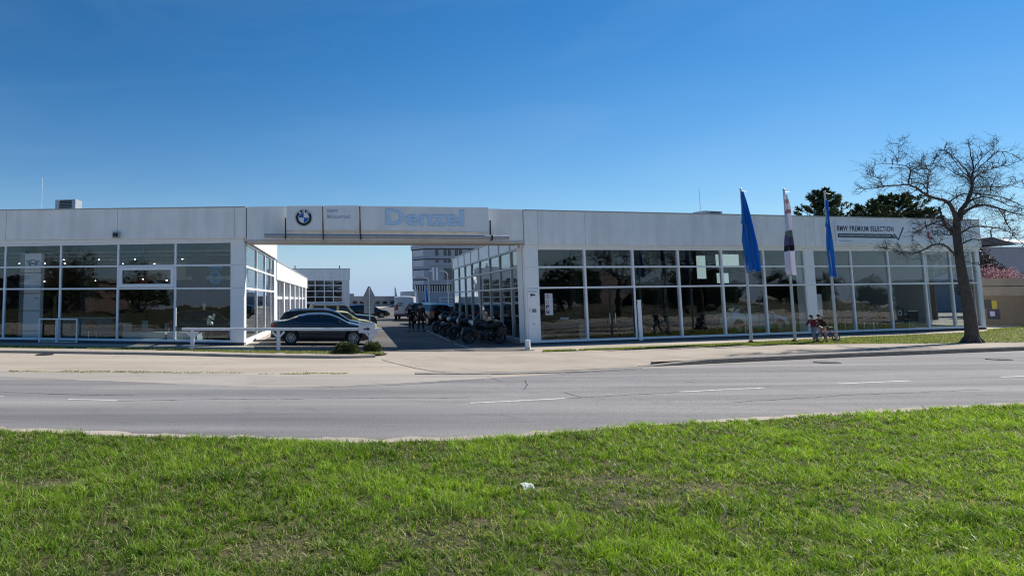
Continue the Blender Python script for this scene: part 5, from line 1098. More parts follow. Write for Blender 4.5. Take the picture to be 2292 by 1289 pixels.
# cars inside the glass
make_car("display_car", "silver car shown behind the glass between middle flag pole and broad pillar", "car", SEDAN, paint("silver car paint", (0.45, 0.50, 0.52), 0.4), frame(FR @ Vector((14.9, 2.2, 0.09 + zR(15))), AR + R(2)))
make_car("display_car", "black small car shown in the last pane of the left wing beside the white flowers", "car", HATCH, blk, frame(FL @ Vector((10.0, 2.6, 0.11)), AL + R(12)))

# ------------------------------------------------------------------ motorcycles
def make_moto(M, label, group, col, pann=True, fair=True):
    t = link("motorcycle", None, None, M); tag(t, label, "motorcycle", group)
    pm = paint("moto " + str(col), col, 0.3)
    fw, rw_, r = 0.76, -0.74, 0.325
    for x, w in ((fw, 0.11), (rw_, 0.15)):
        b = MB(); b.lathe([(-w / 2, r * .8), (-w * .45, r * .94), (0, r), (w * .45, r * .94), (w / 2, r * .8), (w * .3, r * .78), (-w * .3, r * .78), (-w / 2, r * .8)], (x, 0, r), 'y', 26); wh = b.build("wheel", rubber, t, M, smooth=True)
        b = MB(); b.lathe([(-0.04, r * .79), (-0.03, r * .73), (0.03, r * .73), (0.04, r * .79)], (x, 0, r), 'y', 26); b.tube((x, -0.06, r), (x, 0.06, r), 0.05)
        for k in range(10):
            a = 2 * PI * k / 10; b.tube((x, 0.02 * (-1) ** k, r), (x + r * .75 * math.cos(a), 0, r + r * .75 * math.sin(a)), 0.008, n=4)
        b.build("rim", dark, wh, M)
        b = MB(); b.lathe([(0.07, 0.06), (0.07, 0.14), (0.075, 0.14), (0.075, 0.06), (0.07, 0.06)], (x, 0, r), 'y', 20); b.build("brake_disc", mat("dull steel", (0.12, 0.12, 0.125), 0.4, metal=0.8), wh, M)
    b = MB()
    for y in (-0.09, 0.09): b.tube((fw, y, r), (0.42, y, 1.0), 0.026, 0.03)
    b.box(0.36, 0.5, -0.12, 0.12, 0.86, 0.9); b.build("fork", dark, t, M, smooth=True)
    b = MB(); b.lathe([(-0.07, r + 0.03), (0, r + 0.055), (0.07, r + 0.03)], (fw, 0, r), 'y', 20, 0, R(20), R(150)); b.build("front_fender", pm, t, M, smooth=True)
    b = MB(); b.box(-0.16, 0.26, -0.16, 0.16, 0.26, 0.58); b.tube((0.05, -0.33, 0.42), (0.05, 0.33, 0.42), 0.10, n=12); b.tube((0.0, 0, 0.5), (-0.06, 0, 0.68), 0.1, n=10)
    b.build("engine", mat("engine metal", (0.06, 0.06, 0.065), 0.4, metal=0.6), t, M, bevel=0.02)
    b = MB(); b.path([(0.42, 0, 0.92), (0.15, 0, 0.72), (-0.25, 0, 0.68), (-0.55, 0, 0.74), (-0.85, 0, 0.84)], 0.03); b.path([(0.38, 0.1, 0.85), (0.25, 0.14, 0.4), (-0.2, 0.14, 0.3), (-0.3, 0.12, 0.6)], 0.02); b.path([(0.38, -0.1, 0.85), (0.25, -0.14, 0.4), (-0.2, -0.14, 0.3), (-0.3, -0.12, 0.6)], 0.02)
    b.path([(-0.2, -0.1, 0.42), (rw_, -0.1, r)], 0.035); b.path([(-0.2, 0.1, 0.42), (rw_, 0.1, r)], 0.035); b.build("frame", dark, t, M)
    b = MB(); b.sphere((0.16, 0, 0.90), 0.25, 14, 8, 0, (1.15, 0.72, 0.62)); b.sphere((0.05, 0, 0.83), 0.2, 12, 7, 0, (1.2, 0.8, 0.6)); b.build("tank", pm, t, M, smooth=True)
    b = MB(); b.path([(-0.06, 0, 0.86), (-0.25, 0, 0.80), (-0.45, 0, 0.86), (-0.7, 0, 0.93), (-0.86, 0, 0.95)], [0.09, 0.12, 0.12, 0.11, 0.07], 10); b.build("seat", mat("seat vinyl", (0.012, 0.012, 0.013), 0.7), t, M, smooth=True)
    b = MB(); b.path([(-0.7, 0, 0.86), (-0.95, 0, 0.80), (-1.08, 0, 0.62)], [0.07, 0.06, 0.04], 8); b.build("rear_fender", dark, t, M, smooth=True)
    MB().box(-1.0, -0.93, -0.08, 0.08, 0.82, 0.88).build("tail_light", taill, t, M, bevel=0.01)
    b = MB(); b.path([(0.28, 0.40, 1.10), (0.36, 0.24, 1.12), (0.40, 0, 1.04), (0.36, -0.24, 1.12), (0.28, -0.40, 1.10)], 0.014); hb = b.build("handlebar", dark, t, M)
    for y in (-1, 1):
        MB().tube((0.29, y * 0.38, 1.10), (0.25, y * 0.50, 1.08), 0.02).build("grip", rubber, hb, M)
        b = MB(); b.tube((0.34, y * 0.3, 1.12), (0.34, y * 0.36, 1.28), 0.006, n=4); b.sphere((0.34, y * 0.38, 1.30), 0.06, 8, 6, 0, (0.4, 1, 0.7)); b.build("mirror", dark, hb, M, smooth=True)
    b = MB(); b.sphere((0.56, 0, 0.96), 0.11, 12, 8, 0, (0.7, 1, 1)); b.build("headlight", headl, t, M, smooth=True)
    if fair:
        b = MB(); vs = []
        for i in range(7):
            a = R(-62 + 124 * i / 6)
            for h, rr_, xo in ((0.84, 0.22, 0.44), (1.02, 0.20, 0.46), (1.2, 0.16, 0.34), (1.38, 0.13, 0.20)): vs.append((xo + rr_ * math.cos(a) * 0.7, rr_ * math.sin(a) * 1.15, h))
        b.add(vs, [(i * 4 + j, i * 4 + j + 1, (i + 1) * 4 + j + 1, (i + 1) * 4 + j) for i in range(6) for j in (1, 2)]); o = b.build("windscreen", mat("smoked screen", (0.012, 0.014, 0.018), 0.35, spec=0.3), t, M, smooth=True); o.modifiers.new("thick", 'SOLIDIFY').thickness = 0.006
        b = MB(); b.add(vs, [(i * 4, i * 4 + 1, (i + 1) * 4 + 1, (i + 1) * 4) for i in range(6)])
        for y in (-1, 1): b.hexa([(0.5, y * 0.13, 0.82), (0.1, y * 0.24, 0.6), (0.1, y * 0.22, 0.6), (0.5, y * 0.10, 0.82), (0.52, y * 0.15, 1.0), (0.15, y * 0.26, 0.86), (0.15, y * 0.24, 0.86), (0.52, y * 0.12, 1.0)])
        b.build("fairing", pm, t, M, smooth=True)
    b = MB(); b.path([(0.15, -0.16, 0.3), (-0.2, -0.17, 0.25), (-0.5, -0.2, 0.36), (-0.9, -0.21, 0.52)], [0.025, 0.03, 0.055, 0.055], 10); b.build("exhaust", mat("dull steel", (0.12, 0.12, 0.125), 0.4, metal=0.8), t, M, smooth=True)
    if pann:
        for y in (-1, 1): MB().box(-0.92, -0.50, min(y * 0.2, y * 0.42), max(y * 0.2, y * 0.42), 0.48, 0.84).build("pannier", dark, t, M, bevel=0.03)
    MB().tube((-0.05, 0.12, 0.3), (-0.12, 0.34, 0.0), 0.014).build("kickstand", dark, t, M)
    return t
gM = "motorcycles parked along the right wing's side glazing"
wx = lambda y: 12.02 + 0.143 * (y - 30.5)
mo_specs = [(31.50, -1.72, 186, (0.01, 0.012, 0.02), True, True, "nearest dark motorcycle, with tall smoked windscreen, beside the pillar"), (33.15, -1.62, 203, (0.012, 0.012, 0.014), False, False, "second nearest dark motorcycle, without a windscreen"),
            (34.5, -1.95, 188, (0.02, 0.02, 0.022), True, True, "third dark motorcycle from the pillar"), (36.3, -1.75, 205, (0.01, 0.01, 0.012), False, True, "fourth dark motorcycle from the pillar"),
            (37.6, -2.0, 190, (0.012, 0.02, 0.05), False, False, "fifth motorcycle from the pillar, with dark blue tank"), (39.0, -1.85, 207, (0.03, 0.03, 0.035), True, True, "sixth motorcycle from the pillar"),
            (40.9, -2.05, 193, (0.01, 0.01, 0.012), True, True, "seventh motorcycle from the pillar"), (42.9, -1.9, 199, (0.01, 0.01, 0.012), False, False, "farthest dark motorcycle of the row, nearest the two people")]
for k, (y, dx, a, col, pn, fr_, lab) in enumerate(mo_specs):
    x = wx(y) + dx; M = frame((x, y, zg(x) + 0.012), R(a)) @ Matrix.Rotation(R(-9 + (k * 5) % 7), 4, 'X')
    make_moto(M, lab, gM, col, pn, fr_)
gI = "motorcycles shown inside the right wing"
for s_, d_, a, col, lab in ((7.4, 1.8, 12, (0.03, 0.05, 0.12), "blue motorcycle behind the glass of the third pane right of the pillar"), (9.9, 2.2, 20, (0.05, 0.05, 0.05), "grey motorcycle behind the glass of the fourth pane"),
                         (12.4, 1.7, 5, (0.2, 0.22, 0.25), "pale motorcycle behind the glass between left and middle flag pole"), (21.0, 2.0, 15, (0.10, 0.02, 0.05), "dark red motorcycle behind the glass below the banner's left part"), (23.7, 1.8, 170, (0.03, 0.03, 0.03), "black motorcycle behind the glass under the banner's check mark")):
    make_moto(frame(FR @ Vector((s_, d_, 0.09 + zR(s_))), AR + R(a)), lab, gI, col, True, True)

# ------------------------------------------------------------------ people
def skin_obj(name, m, pts, edges, parent, M, sub=1):
    """pts: {key: (pos, rx, ry)}"""
    keys = list(pts); me = bpy.data.meshes.new(name); me.from_pydata([pts[k][0] for k in keys], [(keys.index(a), keys.index(c)) for a, c in edges], [])
    me.materials.append(m); o = link(name, me, parent, M); sk = o.modifiers.new("skin", 'SKIN')
    lay = me.skin_vertices[0].data if me.skin_vertices else None
    if lay is None:
        bm = bmesh.new(); bm.from_mesh(me); bm.verts.layers.skin.verify(); bm.to_mesh(me); bm.free(); lay = me.skin_vertices[0].data
    for i, k in enumerate(keys):
        lay[i].radius = (pts[k][1], pts[k][2]); lay[i].use_root = (i == 0)
    sk.use_smooth_shade = True; s_ = o.modifiers.new("sub", 'SUBSURF'); s_.levels = sub; s_.render_levels = sub
    return o
skin_m = mat("skin", (0.42, 0.24, 0.17), 0.55)
def make_person(M, label, J, top, trou, hair, shoe=None, group=None, sc=1.0):
    """J: joint positions in metres for a 1.75 m person (before scale)"""
    t = link("person", None, None, M); tag(t, label, "person", group); V = Vector
    S = lambda p: tuple(Vector(p) * sc)
    P = {k: V(v) for k, v in J.items()}
    pts = {"pelvis": (S(P["pelvis"]), 0.13 * sc, 0.10 * sc), "waist": (S(P["pelvis"].lerp(P["chest"], 0.45)), 0.115 * sc, 0.09 * sc), "chest": (S(P["chest"]), 0.15 * sc, 0.105 * sc), "neck0": (S(P["neck"]), 0.06 * sc, 0.06 * sc),
           "neck1": (S(P["neck"].lerp(P["head"], 0.42)), 0.052 * sc, 0.052 * sc), "head": (S(P["head"]), 0.078 * sc, 0.092 * sc), "crown": (S(P["head"] + (P["head"] - P["neck"]).normalized() * 0.085), 0.062 * sc, 0.072 * sc)}
    ed = [("pelvis", "waist"), ("waist", "chest"), ("chest", "neck0"), ("neck0", "neck1"), ("neck1", "head"), ("head", "crown")]
    for s_ in "lr":
        pts["hip" + s_] = (S(P["hip" + s_]), 0.088 * sc, 0.088 * sc); pts["knee" + s_] = (S(P["knee" + s_]), 0.058 * sc, 0.058 * sc); pts["ankle" + s_] = (S(P["ankle" + s_]), 0.038 * sc, 0.038 * sc); pts["toe" + s_] = (S(P["toe" + s_]), 0.035 * sc, 0.03 * sc)
        pts["sh" + s_] = (S(P["sh" + s_]), 0.055 * sc, 0.055 * sc); pts["el" + s_] = (S(P["el" + s_]), 0.042 * sc, 0.042 * sc); pts["wr" + s_] = (S(P["wr" + s_]), 0.027 * sc, 0.027 * sc)
        d = (P["wr" + s_] - P["el" + s_]).normalized(); pts["palm" + s_] = (S(P["wr" + s_] + d * 0.06), 0.036 * sc, 0.018 * sc)
        ed += [("pelvis", "hip" + s_), ("hip" + s_, "knee" + s_), ("knee" + s_, "ankle" + s_), ("ankle" + s_, "toe" + s_), ("chest", "sh" + s_), ("sh" + s_, "el" + s_), ("el" + s_, "wr" + s_), ("wr" + s_, "palm" + s_)]
    body = skin_obj("body", skin_m, pts, ed, t, M, 2)
    # fingers: short bent chains rooted in the palm
    for s_ in "lr":
        d = (P["wr" + s_] - P["el" + s_]).normalized(); w0 = P["wr" + s_]; fwd = V((1, 0, 0)); side = d.cross(fwd).normalized() if abs(d.dot(fwd)) < 0.9 else V((0, 1, 0)); curl = d.cross(side).normalized()
        if curl.x < 0: curl = -curl
        fp, fe = {}, []
        for q, (off, ln) in enumerate(((-0.028, 0.066), (-0.010, 0.078), (0.010, 0.073), (0.027, 0.058))):
            spread = (curl if s_ == "l" else curl) * off
            a = w0 + d * 0.075 + spread; b1 = a + d * ln * 0.5 + side * 0.010; c1 = a + d * ln * 0.85 + side * 0.032
            fp[f"a{q}"] = (S(a), 0.009 * sc, 0.009 * sc); fp[f"b{q}"] = (S(b1), 0.008 * sc, 0.008 * sc); fp[f"c{q}"] = (S(c1), 0.0065 * sc, 0.0065 * sc); fe += [(f"a{q}", f"b{q}"), (f"b{q}", f"c{q}")]
        a = w0 + d * 0.03 + curl * 0.03; fp["t0"] = (S(a), 0.010 * sc, 0.010 * sc); fp["t1"] = (S(a + curl * 0.025 + d * 0.03), 0.009 * sc, 0.009 * sc); fp["t2"] = (S(a + curl * 0.03 + d * 0.058 + side * 0.01), 0.007 * sc, 0.007 * sc); fe += [("t0", "t1"), ("t1", "t2")]
        skin_obj("fingers", skin_m, fp, fe, body, M, 1)
    # face
    hd = P["head"]; face = V(J.get("face", (1, 0, 0))).normalized(); sdv = V((0, 0, 1)).cross(face).normalized(); b = MB()
    for q in (-1, 1): b.sphere(S(hd + face * 0.083 + sdv * q * 0.03 + V((0, 0, 0.012))), 0.011 * sc, 6, 5)
    b.sphere(S(hd + face * 0.088 - V((0, 0, 0.045))), 0.014 * sc, 6, 4, 0, (0.6, 1.5, 0.4)); b.build("eyes_and_mouth", mat("dark features", (0.03, 0.015, 0.012), 0.4), body, M, smooth=True)
    b = MB(); b.sphere(S(hd + face * 0.096 - V((0, 0, 0.012))), 0.016 * sc, 6, 5, 0, (1, 0.8, 1.3))
    for q in (-1, 1): b.sphere(S(hd + sdv * q * 0.082), 0.022 * sc, 6, 5, 0, (0.6, 0.6, 1.2))
    b.build("nose_and_ears", skin_m, body, M, smooth=True)
    b = MB(); c = hd - face * 0.018 + V((0, 0, 0.035)); b.sphere(S(c), 0.102 * sc, 12, 8, 0, (1.0, 0.93, 0.98)); 
    if hair[1]: b.sphere(S(hd - face * 0.05 - V((0, 0, 0.04))), 0.08 * sc, 10, 7, 0, (0.8, 1, 1.3))
    b.build("hair", hair[0], t, M, smooth=True)
    # jacket, trousers, shoes
    g = 1.0; jp = {"c": (S(P["chest"]), 0.185 * sc, 0.135 * sc), "w": (S(P["pelvis"].lerp(P["chest"], 0.45)), 0.165 * sc, 0.125 * sc), "h": (S(P["pelvis"] + V((0, 0, -0.04))), 0.175 * sc, 0.135 * sc), "n": (S(P["neck"] + (P["chest"] - P["neck"]) * 0.12), 0.075 * sc, 0.075 * sc)}
    je = [("c", "w"), ("w", "h"), ("c", "n")]
    for s_ in "lr":
        jp["s" + s_] = (S(P["sh" + s_]), 0.078 * sc, 0.078 * sc); jp["e" + s_] = (S(P["el" + s_]), 0.062 * sc, 0.062 * sc); jp["k" + s_] = (S(P["el" + s_].lerp(P["wr" + s_], 0.93)), 0.045 * sc, 0.045 * sc); je += [("c", "s" + s_), ("s" + s_, "e" + s_), ("e" + s_, "k" + s_)]
    skin_obj("jacket", top, jp, je, t, M, 2)
    tp = {"p": (S(P["pelvis"] + V((0, 0, 0.0))), 0.15 * sc, 0.12 * sc)}; te = []
    for s_ in "lr":
        tp["h" + s_] = (S(P["hip" + s_]), 0.105 * sc, 0.105 * sc); tp["k" + s_] = (S(P["knee" + s_]), 0.075 * sc, 0.075 * sc); tp["a" + s_] = (S(P["knee" + s_].lerp(P["ankle" + s_], 0.93)), 0.06 * sc, 0.06 * sc); te += [("p", "h" + s_), ("h" + s_, "k" + s_), ("k" + s_, "a" + s_)]
    skin_obj("trousers", trou, tp, te, t, M, 2)
    for s_ in "lr":
        a, c = P["ankle" + s_], P["toe" + s_]; d = (c - a); d.z = 0; d.normalize()
        b = MB(); b.path([S(a - d * 0.05 + V((0, 0, -0.03))), S(a + V((0, 0, -0.03))), S(c), S(c + d * 0.06)], [0.04 * sc, 0.052 * sc, 0.045 * sc, 0.028 * sc], 8); b.build("shoe", shoe or blackp, t, M, smooth=True)
    return t
def stand(st=0.12, arm=0.0, bend=0.0):
    return dict(pelvis=(0, 0, 0.96), chest=(0.01 + bend, 0, 1.32), neck=(0.0 + bend, 0, 1.47), head=(0.02 + bend, 0, 1.63), hipl=(0, 0.10, 0.90), hipr=(0, -0.10, 0.90), kneel=(0.02, 0.12, 0.49), kneer=(0.04, -0.13, 0.49), anklel=(-0.03, 0.13 + st / 3, 0.085), ankler=(0.03, -0.13 - st / 3, 0.085),
                toel=(0.10, 0.16 + st / 3, 0.035), toer=(0.17, -0.17 - st / 3, 0.035), shl=(0, 0.19, 1.40), shr=(0, -0.19, 1.40), ell=(-0.03, 0.27, 1.12), elr=(-0.03, -0.27, 1.12), wrl=(0.06 + arm, 0.29, 0.88), wrr=(0.06 + arm, -0.29, 0.88))
cl_black = mat("black clothing", (0.012, 0.012, 0.014), 0.85); cl_navy = mat("dark navy clothing", (0.014, 0.016, 0.03), 0.85); hair_b = mat("black hair", (0.012, 0.010, 0.009), 0.6)
p = G(921, 741); A_ = make_person(frame((p.x, p.y, zg(p.x) + 0.012), R(115)), "shorter person in black jacket with pale back print standing in the yard, back turned", stand(), cl_black, cl_black, (hair_b, False), sc=0.99)
b = MB(); b.poly([(-0.1, 1.27), (0.1, 1.27), (0.1, 1.31), (-0.1, 1.31)], 0.0, 0.004); 
for q in range(6): pass
MP = WM[A_.name] @ Matrix.Rotation(-PI / 2, 4, 'Z'); MB().box(-0.10, 0.10, -0.150, -0.143, 1.26, 1.32).build("back_print", lilac, A_, MP)
p = G(942, 742); make_person(frame((p.x, p.y, zg(p.x) + 0.012), R(60)), "taller person in a long dark navy coat standing right of the other, seen from behind", stand(0.1, 0.03), cl_navy, cl_black, (hair_b, False), sc=1.05)

# ------------------------------------------------------------------ bicycle with two riders by the right flag pole
def walk(ph=1):
    return dict(pelvis=(0, 0, 0.93), chest=(0.10, 0, 1.28), neck=(0.13, 0, 1.42), head=(0.19, 0, 1.57), hipl=(0, 0.09, 0.88), hipr=(0, -0.09, 0.88), kneel=(0.20 * ph, 0.09, 0.50), kneer=(-0.02 * ph, -0.10, 0.49), anklel=(0.20 * ph, 0.09, 0.10), ankler=(-0.30 * ph, -0.09, 0.16),
                toel=(0.34 * ph, 0.09, 0.04), toer=(-0.20 * ph, -0.09, 0.05), shl=(0.09, 0.17, 1.35), shr=(0.09, -0.17, 1.35), ell=(-0.05, 0.25, 1.10), elr=(0.22, -0.24, 1.10), wrl=(0.12, 0.22, 0.92), wrr=(0.42, -0.14, 1.02))
dred = mat("dark red clothing", (0.10, 0.012, 0.022), 0.8); pale_tr = mat("pale grey jeans", (0.17, 0.20, 0.26), 0.8); white_tr = mat("cream trousers", (0.34, 0.31, 0.31), 0.8); brown_c = mat("brown clothing", (0.035, 0.018, 0.014), 0.85)
pb = G(1835, 768); KM = frame((pb.x, pb.y, zg(pb.x) + 0.04), R(180) + AR)
gK = "two children with a bicycle before the right wing"
make_person(KM @ Matrix.Translation((0.25, 0, 0)), "small person in dark red top and pale jeans walking left before the broad pillar", walk(1), dred, pale_tr, (hair_b, True), group=gK, sc=0.70)
make_person(KM @ Matrix.Translation((-0.33, -0.12, 0)), "small person in brown jacket and cream trousers walking close beside the right flag pole", walk(-0.9), brown_c, white_tr, (hair_b, False), group=gK, sc=0.71)
bt = link("bicycle", None, None, KM); tag(bt, "small dark bicycle pushed along the grass strip beside the right flag pole", "bicycle"); BM_ = KM @ Matrix.Translation((-0.15, 0.26, 0))
for x in (-0.42, 0.42):
    b = MB(); rr_ = 0.22; b.lathe([(-0.018, rr_ - 0.02), (0, rr_), (0.018, rr_ - 0.02), (0, rr_ - 0.035), (-0.018, rr_ - 0.02)], (x, 0, rr_), 'y', 26); wh = b.build("wheel", rubber, bt, BM_, smooth=True)
    b = MB(); b.tube((x, -0.03, rr_), (x, 0.03, rr_), 0.018)
    for k in range(12): a = 2 * PI * k / 12; b.tube((x, 0, rr_), (x + 0.19 * math.cos(a), 0, rr_ + 0.19 * math.sin(a)), 0.0025, n=4)
    b.build("spokes", steel, wh, BM_)
b = MB(); b.path([(-0.42, 0, 0.22), (-0.05, 0, 0.24), (0.30, 0, 0.50), (-0.12, 0, 0.50), (-0.42, 0, 0.22)], 0.014); b.path([(-0.05, 0, 0.24), (-0.14, 0, 0.60)], 0.013); b.path([(0.42, 0, 0.22), (0.28, 0, 0.62)], 0.014); b.build("frame", redp, bt, BM_)
MB().path([(-0.26, 0, 0.62), (-0.14, 0, 0.63), (-0.05, 0, 0.62)], [0.04, 0.05, 0.02], 8).build("saddle", blackp, bt, BM_, smooth=True)
MB().path([(0.22, 0.24, 0.70), (0.28, 0.12, 0.70), (0.28, 0, 0.64), (0.28, -0.12, 0.70), (0.22, -0.24, 0.70)], 0.011).build("handlebar", steel, bt, BM_)
b = MB(); b.lathe([(-0.01, 0.05), (0.01, 0.05)], (-0.05, 0.03, 0.24), 'y', 14); b.box(-0.14, -0.05, 0.04, 0.06, 0.14, 0.16); b.build("crank", dark, bt, BM_)

# ------------------------------------------------------------------ litter
lt = G(1186, 1104); b = MB()
vs = [(-0.085, -0.02, 0.10), (-0.03, -0.03, 0.075), (0.05, -0.02, 0.10), (0.085, 0.0, 0.085), (-0.08, 0.03, 0.155), (-0.02, 0.02, 0.14), (0.045, 0.03, 0.16), (0.09, 0.05, 0.14), (-0.08, 0.09, 0.165), (0.0, 0.10, 0.175), (0.05, 0.09, 0.16), (0.08, 0.1, 0.165)]
b.add(vs, [(0, 1, 5, 4), (1, 2, 6, 5), (2, 3, 7, 6), (4, 5, 9, 8), (5, 6, 10, 9), (6, 7, 11, 10)])
o = b.build("paper_scrap", mat("crumpled paper", (0.50, 0.56, 0.53), 0.8, var=0.2, vscale=25), None, frame((lt.x, lt.y, zg(lt.x) - 0.05), R(10)) @ Matrix.Scale(0.85, 4), smooth=False); o.modifiers.new("thick", 'SOLIDIFY').thickness = 0.004
tag(o, "pale crumpled scrap of paper lying on the lawn in the foreground", "litter")

# ------------------------------------------------------------------ trees
def grow(b, rnd, p, d, L, r, lev, maxlev, up=0.15, wig=0.35, n=5, kids=(3, 5)):
    seg = 4 if lev < maxlev else 3; pts = [p]; rad = [r]; dd = d.normalized()
    for i in range(seg):
        dd = (dd + Vector((rnd.uniform(-1, 1), rnd.uniform(-1, 1), rnd.uniform(-1, 1))) * wig + Vector((0, 0, up))).normalized()
        p = p + dd * L / seg; pts.append(p); rad.append(max(0.0028, r * (1 - 0.75 * (i + 1) / seg)))
    b.path(pts, rad, n if lev < maxlev else 3)
    if lev >= maxlev: return
    for k in range(rnd.randint(*kids)):
        i = rnd.randint(1, seg); q = pts[i]; a = dd.cross(Vector((rnd.uniform(-1, 1), rnd.uniform(-1, 1), rnd.uniform(-1, 1)))).normalized()
        nd = (dd * rnd.uniform(0.35, 0.8) + a * rnd.uniform(0.5, 1.0)).normalized()
        grow(b, rnd, q, nd, L * rnd.uniform(0.5, 0.8), max(0.004, r * 0.5), lev + 1, maxlev, up, wig, n, kids)
def smooth_pts(P, k=3):
    P = [Vector(p) for p in P]
    for _ in range(k):
        Q = [P[0]]
        for i in range(len(P) - 1): Q += [P[i].lerp(P[i + 1], 0.25), P[i].lerp(P[i + 1], 0.75)]
        P = Q + [P[-1]]
    return P
rt = random.Random(21)
tb_ = G(2177, 767); TY = tb_.y
LZ = lambda x, y: (1900 + x / 5.847, 300 + y / 5.847)
LZ6 = lambda x, y: (1900 + x / 2.579, 300 + y / 2.579)
trunk_px = [(2177, 769), (2175, 740), (2170, 700), (2163, 660), (2153, 610), (2147, 570), (2142, 530), (2141, 495)]
trunk_r = [0.28, 0.215, 0.20, 0.185, 0.162, 0.148, 0.135, 0.12]
tree = thing("bare_tree", "large leafless tree with a dark leaning trunk before the right end of the building", "tree", (tb_.x, tb_.y, zg(tb_.x)))
b = MB(); P = [atY(x, y, TY) for x, y in trunk_px]; P[0].z = zg(tb_.x) - 0.1
b.path(P, trunk_r, 14)
for k in range(6):
    a = 2 * PI * k / 6 + 0.4; b.path([P[0] + Vector((0, 0, 0.5)), P[0] + Vector((math.cos(a) * 0.26, math.sin(a) * 0.26, 0.17)), P[0] + Vector((math.cos(a) * 0.42, math.sin(a) * 0.42, 0.02))], [0.13, 0.10, 0.03], 7)
IDm = Matrix.Identity(4)
b.build("trunk", bark, tree, IDm, smooth=True)
limbs = [  # (points, r0, r1, depth drift)
    ([LZ(*q) for q in ((1410, 1150), (1370, 1010), (1300, 900), (1230, 860), (1060, 830), (1000, 790), (880, 700), (780, 665), (600, 670), (440, 680), (340, 720), (160, 705))], 0.095, 0.012, -1.2),
    ([LZ(*q) for q in ((1050, 830), (1030, 760), (1000, 690), (940, 640), (880, 640))], 0.04, 0.012, -0.8),
    ([LZ(*q) for q in ((780, 665), (785, 560), (815, 475), (740, 410), (620, 400), (440, 390))], 0.038, 0.008, -1.8),
    ([LZ(*q) for q in ((815, 475), (900, 430), (960, 400), (1060, 420))], 0.025, 0.008, -1.5),
    ([LZ(*q) for q in ((440, 680), (410, 600), (300, 550), (220, 520))], 0.02, 0.006, -1.4),
    ([LZ(*q) for q in ((1040, 700), (1020, 600), (1050, 500), (1000, 400), (930, 380))], 0.025, 0.007, 0.8),
    ([LZ(*q) for q in ((620, 400), (660, 300), (650, 200), (660, 90))], 0.014, 0.004, -1.5),
    ([LZ(*q) for q in ((1410, 1130), (1480, 990), (1560, 870), (1600, 750), (1610, 650), (1600, 560), (1640, 450), (1600, 300), (1560, 120))], 0.115, 0.008, 0.6),
    ([LZ(*q) for q in ((1610, 660), (1650, 560), (1750, 490), (1900, 440), (2100, 410), (2240, 350))], 0.045, 0.007, 1.6),
    ([LZ(*q) for q in ((1600, 580), (1520, 450), (1420, 340), (1330, 290), (1240, 180))], 0.04, 0.006, -0.9),
    ([LZ(*q) for q in ((1610, 660), (1540, 570), (1420, 540), (1280, 430), (1200, 440))], 0.03, 0.006, 1.2),
    ([LZ(*q) for q in ((1600, 770), (1700, 780), (1800, 800), (2000, 820), (2200, 900), (2292, 960))], 0.04, 0.01, 1.0),
    ([LZ(*q) for q in ((1590, 880), (1680, 830), (1850, 830), (2000, 890), (2150, 960), (2350, 980))], 0.04, 0.01, -1.6),
    ([LZ(*q) for q in ((1600, 780), (1480, 790), (1380, 840), (1300, 905))], 0.03, 0.028, -0.3),
    ([LZ(*q) for q in ((1450, 1120), (1500, 1030), (1600, 970), (1700, 940), (1800, 932), (1980, 970), (2100, 1030), (2292, 1060), (2500, 1150))], 0.07, 0.015, -1.4),
    ([LZ(*q) for q in ((2040, 1020), (2040, 1080), (2080, 1200), (2150, 1260))], 0.025, 0.008, -1.2),
    ([LZ(*q) for q in ((1640, 450), (1720, 330), (1820, 240), (1960, 100))], 0.022, 0.005, 0.9),
    ([LZ(*q) for q in ((1700, 700), (1850, 690), (2080, 690), (2292, 600), (2420, 560))], 0.03, 0.006, 1.8),
    ([LZ(*q) for q in ((1690, 540), (1820, 620), (1860, 720), (1850, 790))], 0.02, 0.006, 0.4),
    ([LZ(*q) for q in ((1390, 1270), (1230, 1125), (1100, 1160), (960, 1230), (860, 1290))], 0.045, 0.01, -1.6),
    ([LZ6(*q) for q in ((615, 700), (560, 640), (510, 632), (430, 665), (390, 692), (300, 682), (200, 655))], 0.055, 0.010, -1.8),
    ([LZ6(*q) for q in ((645, 725), (700, 740), (757, 756))], 0.03, 0.008, -0.8),
    ([LZ6(*q) for q in ((640, 580), (700, 530), (800, 538), (880, 542), (950, 580), (1010, 645))], 0.05, 0.010, 1.5),
    ([LZ6(*q) for q in ((615, 590), (570, 545), (535, 480), (520, 420))], 0.07, 0.05, 0.5),
    ([LZ6(*q) for q in ((610, 560), (540, 520), (470, 520), (400, 560), (360, 600))], 0.04, 0.008, 1.5),
    ([LZ6(*q) for q in ((645, 640), (700, 605), (790, 610), (860, 640), (930, 620))], 0.035, 0.008, -1.2),
    ([LZ6(*q) for q in ((615, 520), (610, 470), (660, 440), (760, 400), (880, 430), (905, 520), (960, 580))], 0.045, 0.008, 1.0),
    ([LZ6(*q) for q in ((450, 320), (460, 250), (480, 180), (520, 120))], 0.02, 0.005, 1.4),
    ([LZ6(*q) for q in ((700, 260), (640, 200), (600, 140), (560, 90))], 0.025, 0.005, 1.6),
    ([LZ6(*q) for q in ((720, 230), (800, 150), (870, 90), (960, 120), (1010, 170))], 0.025, 0.005, -1.6),
]
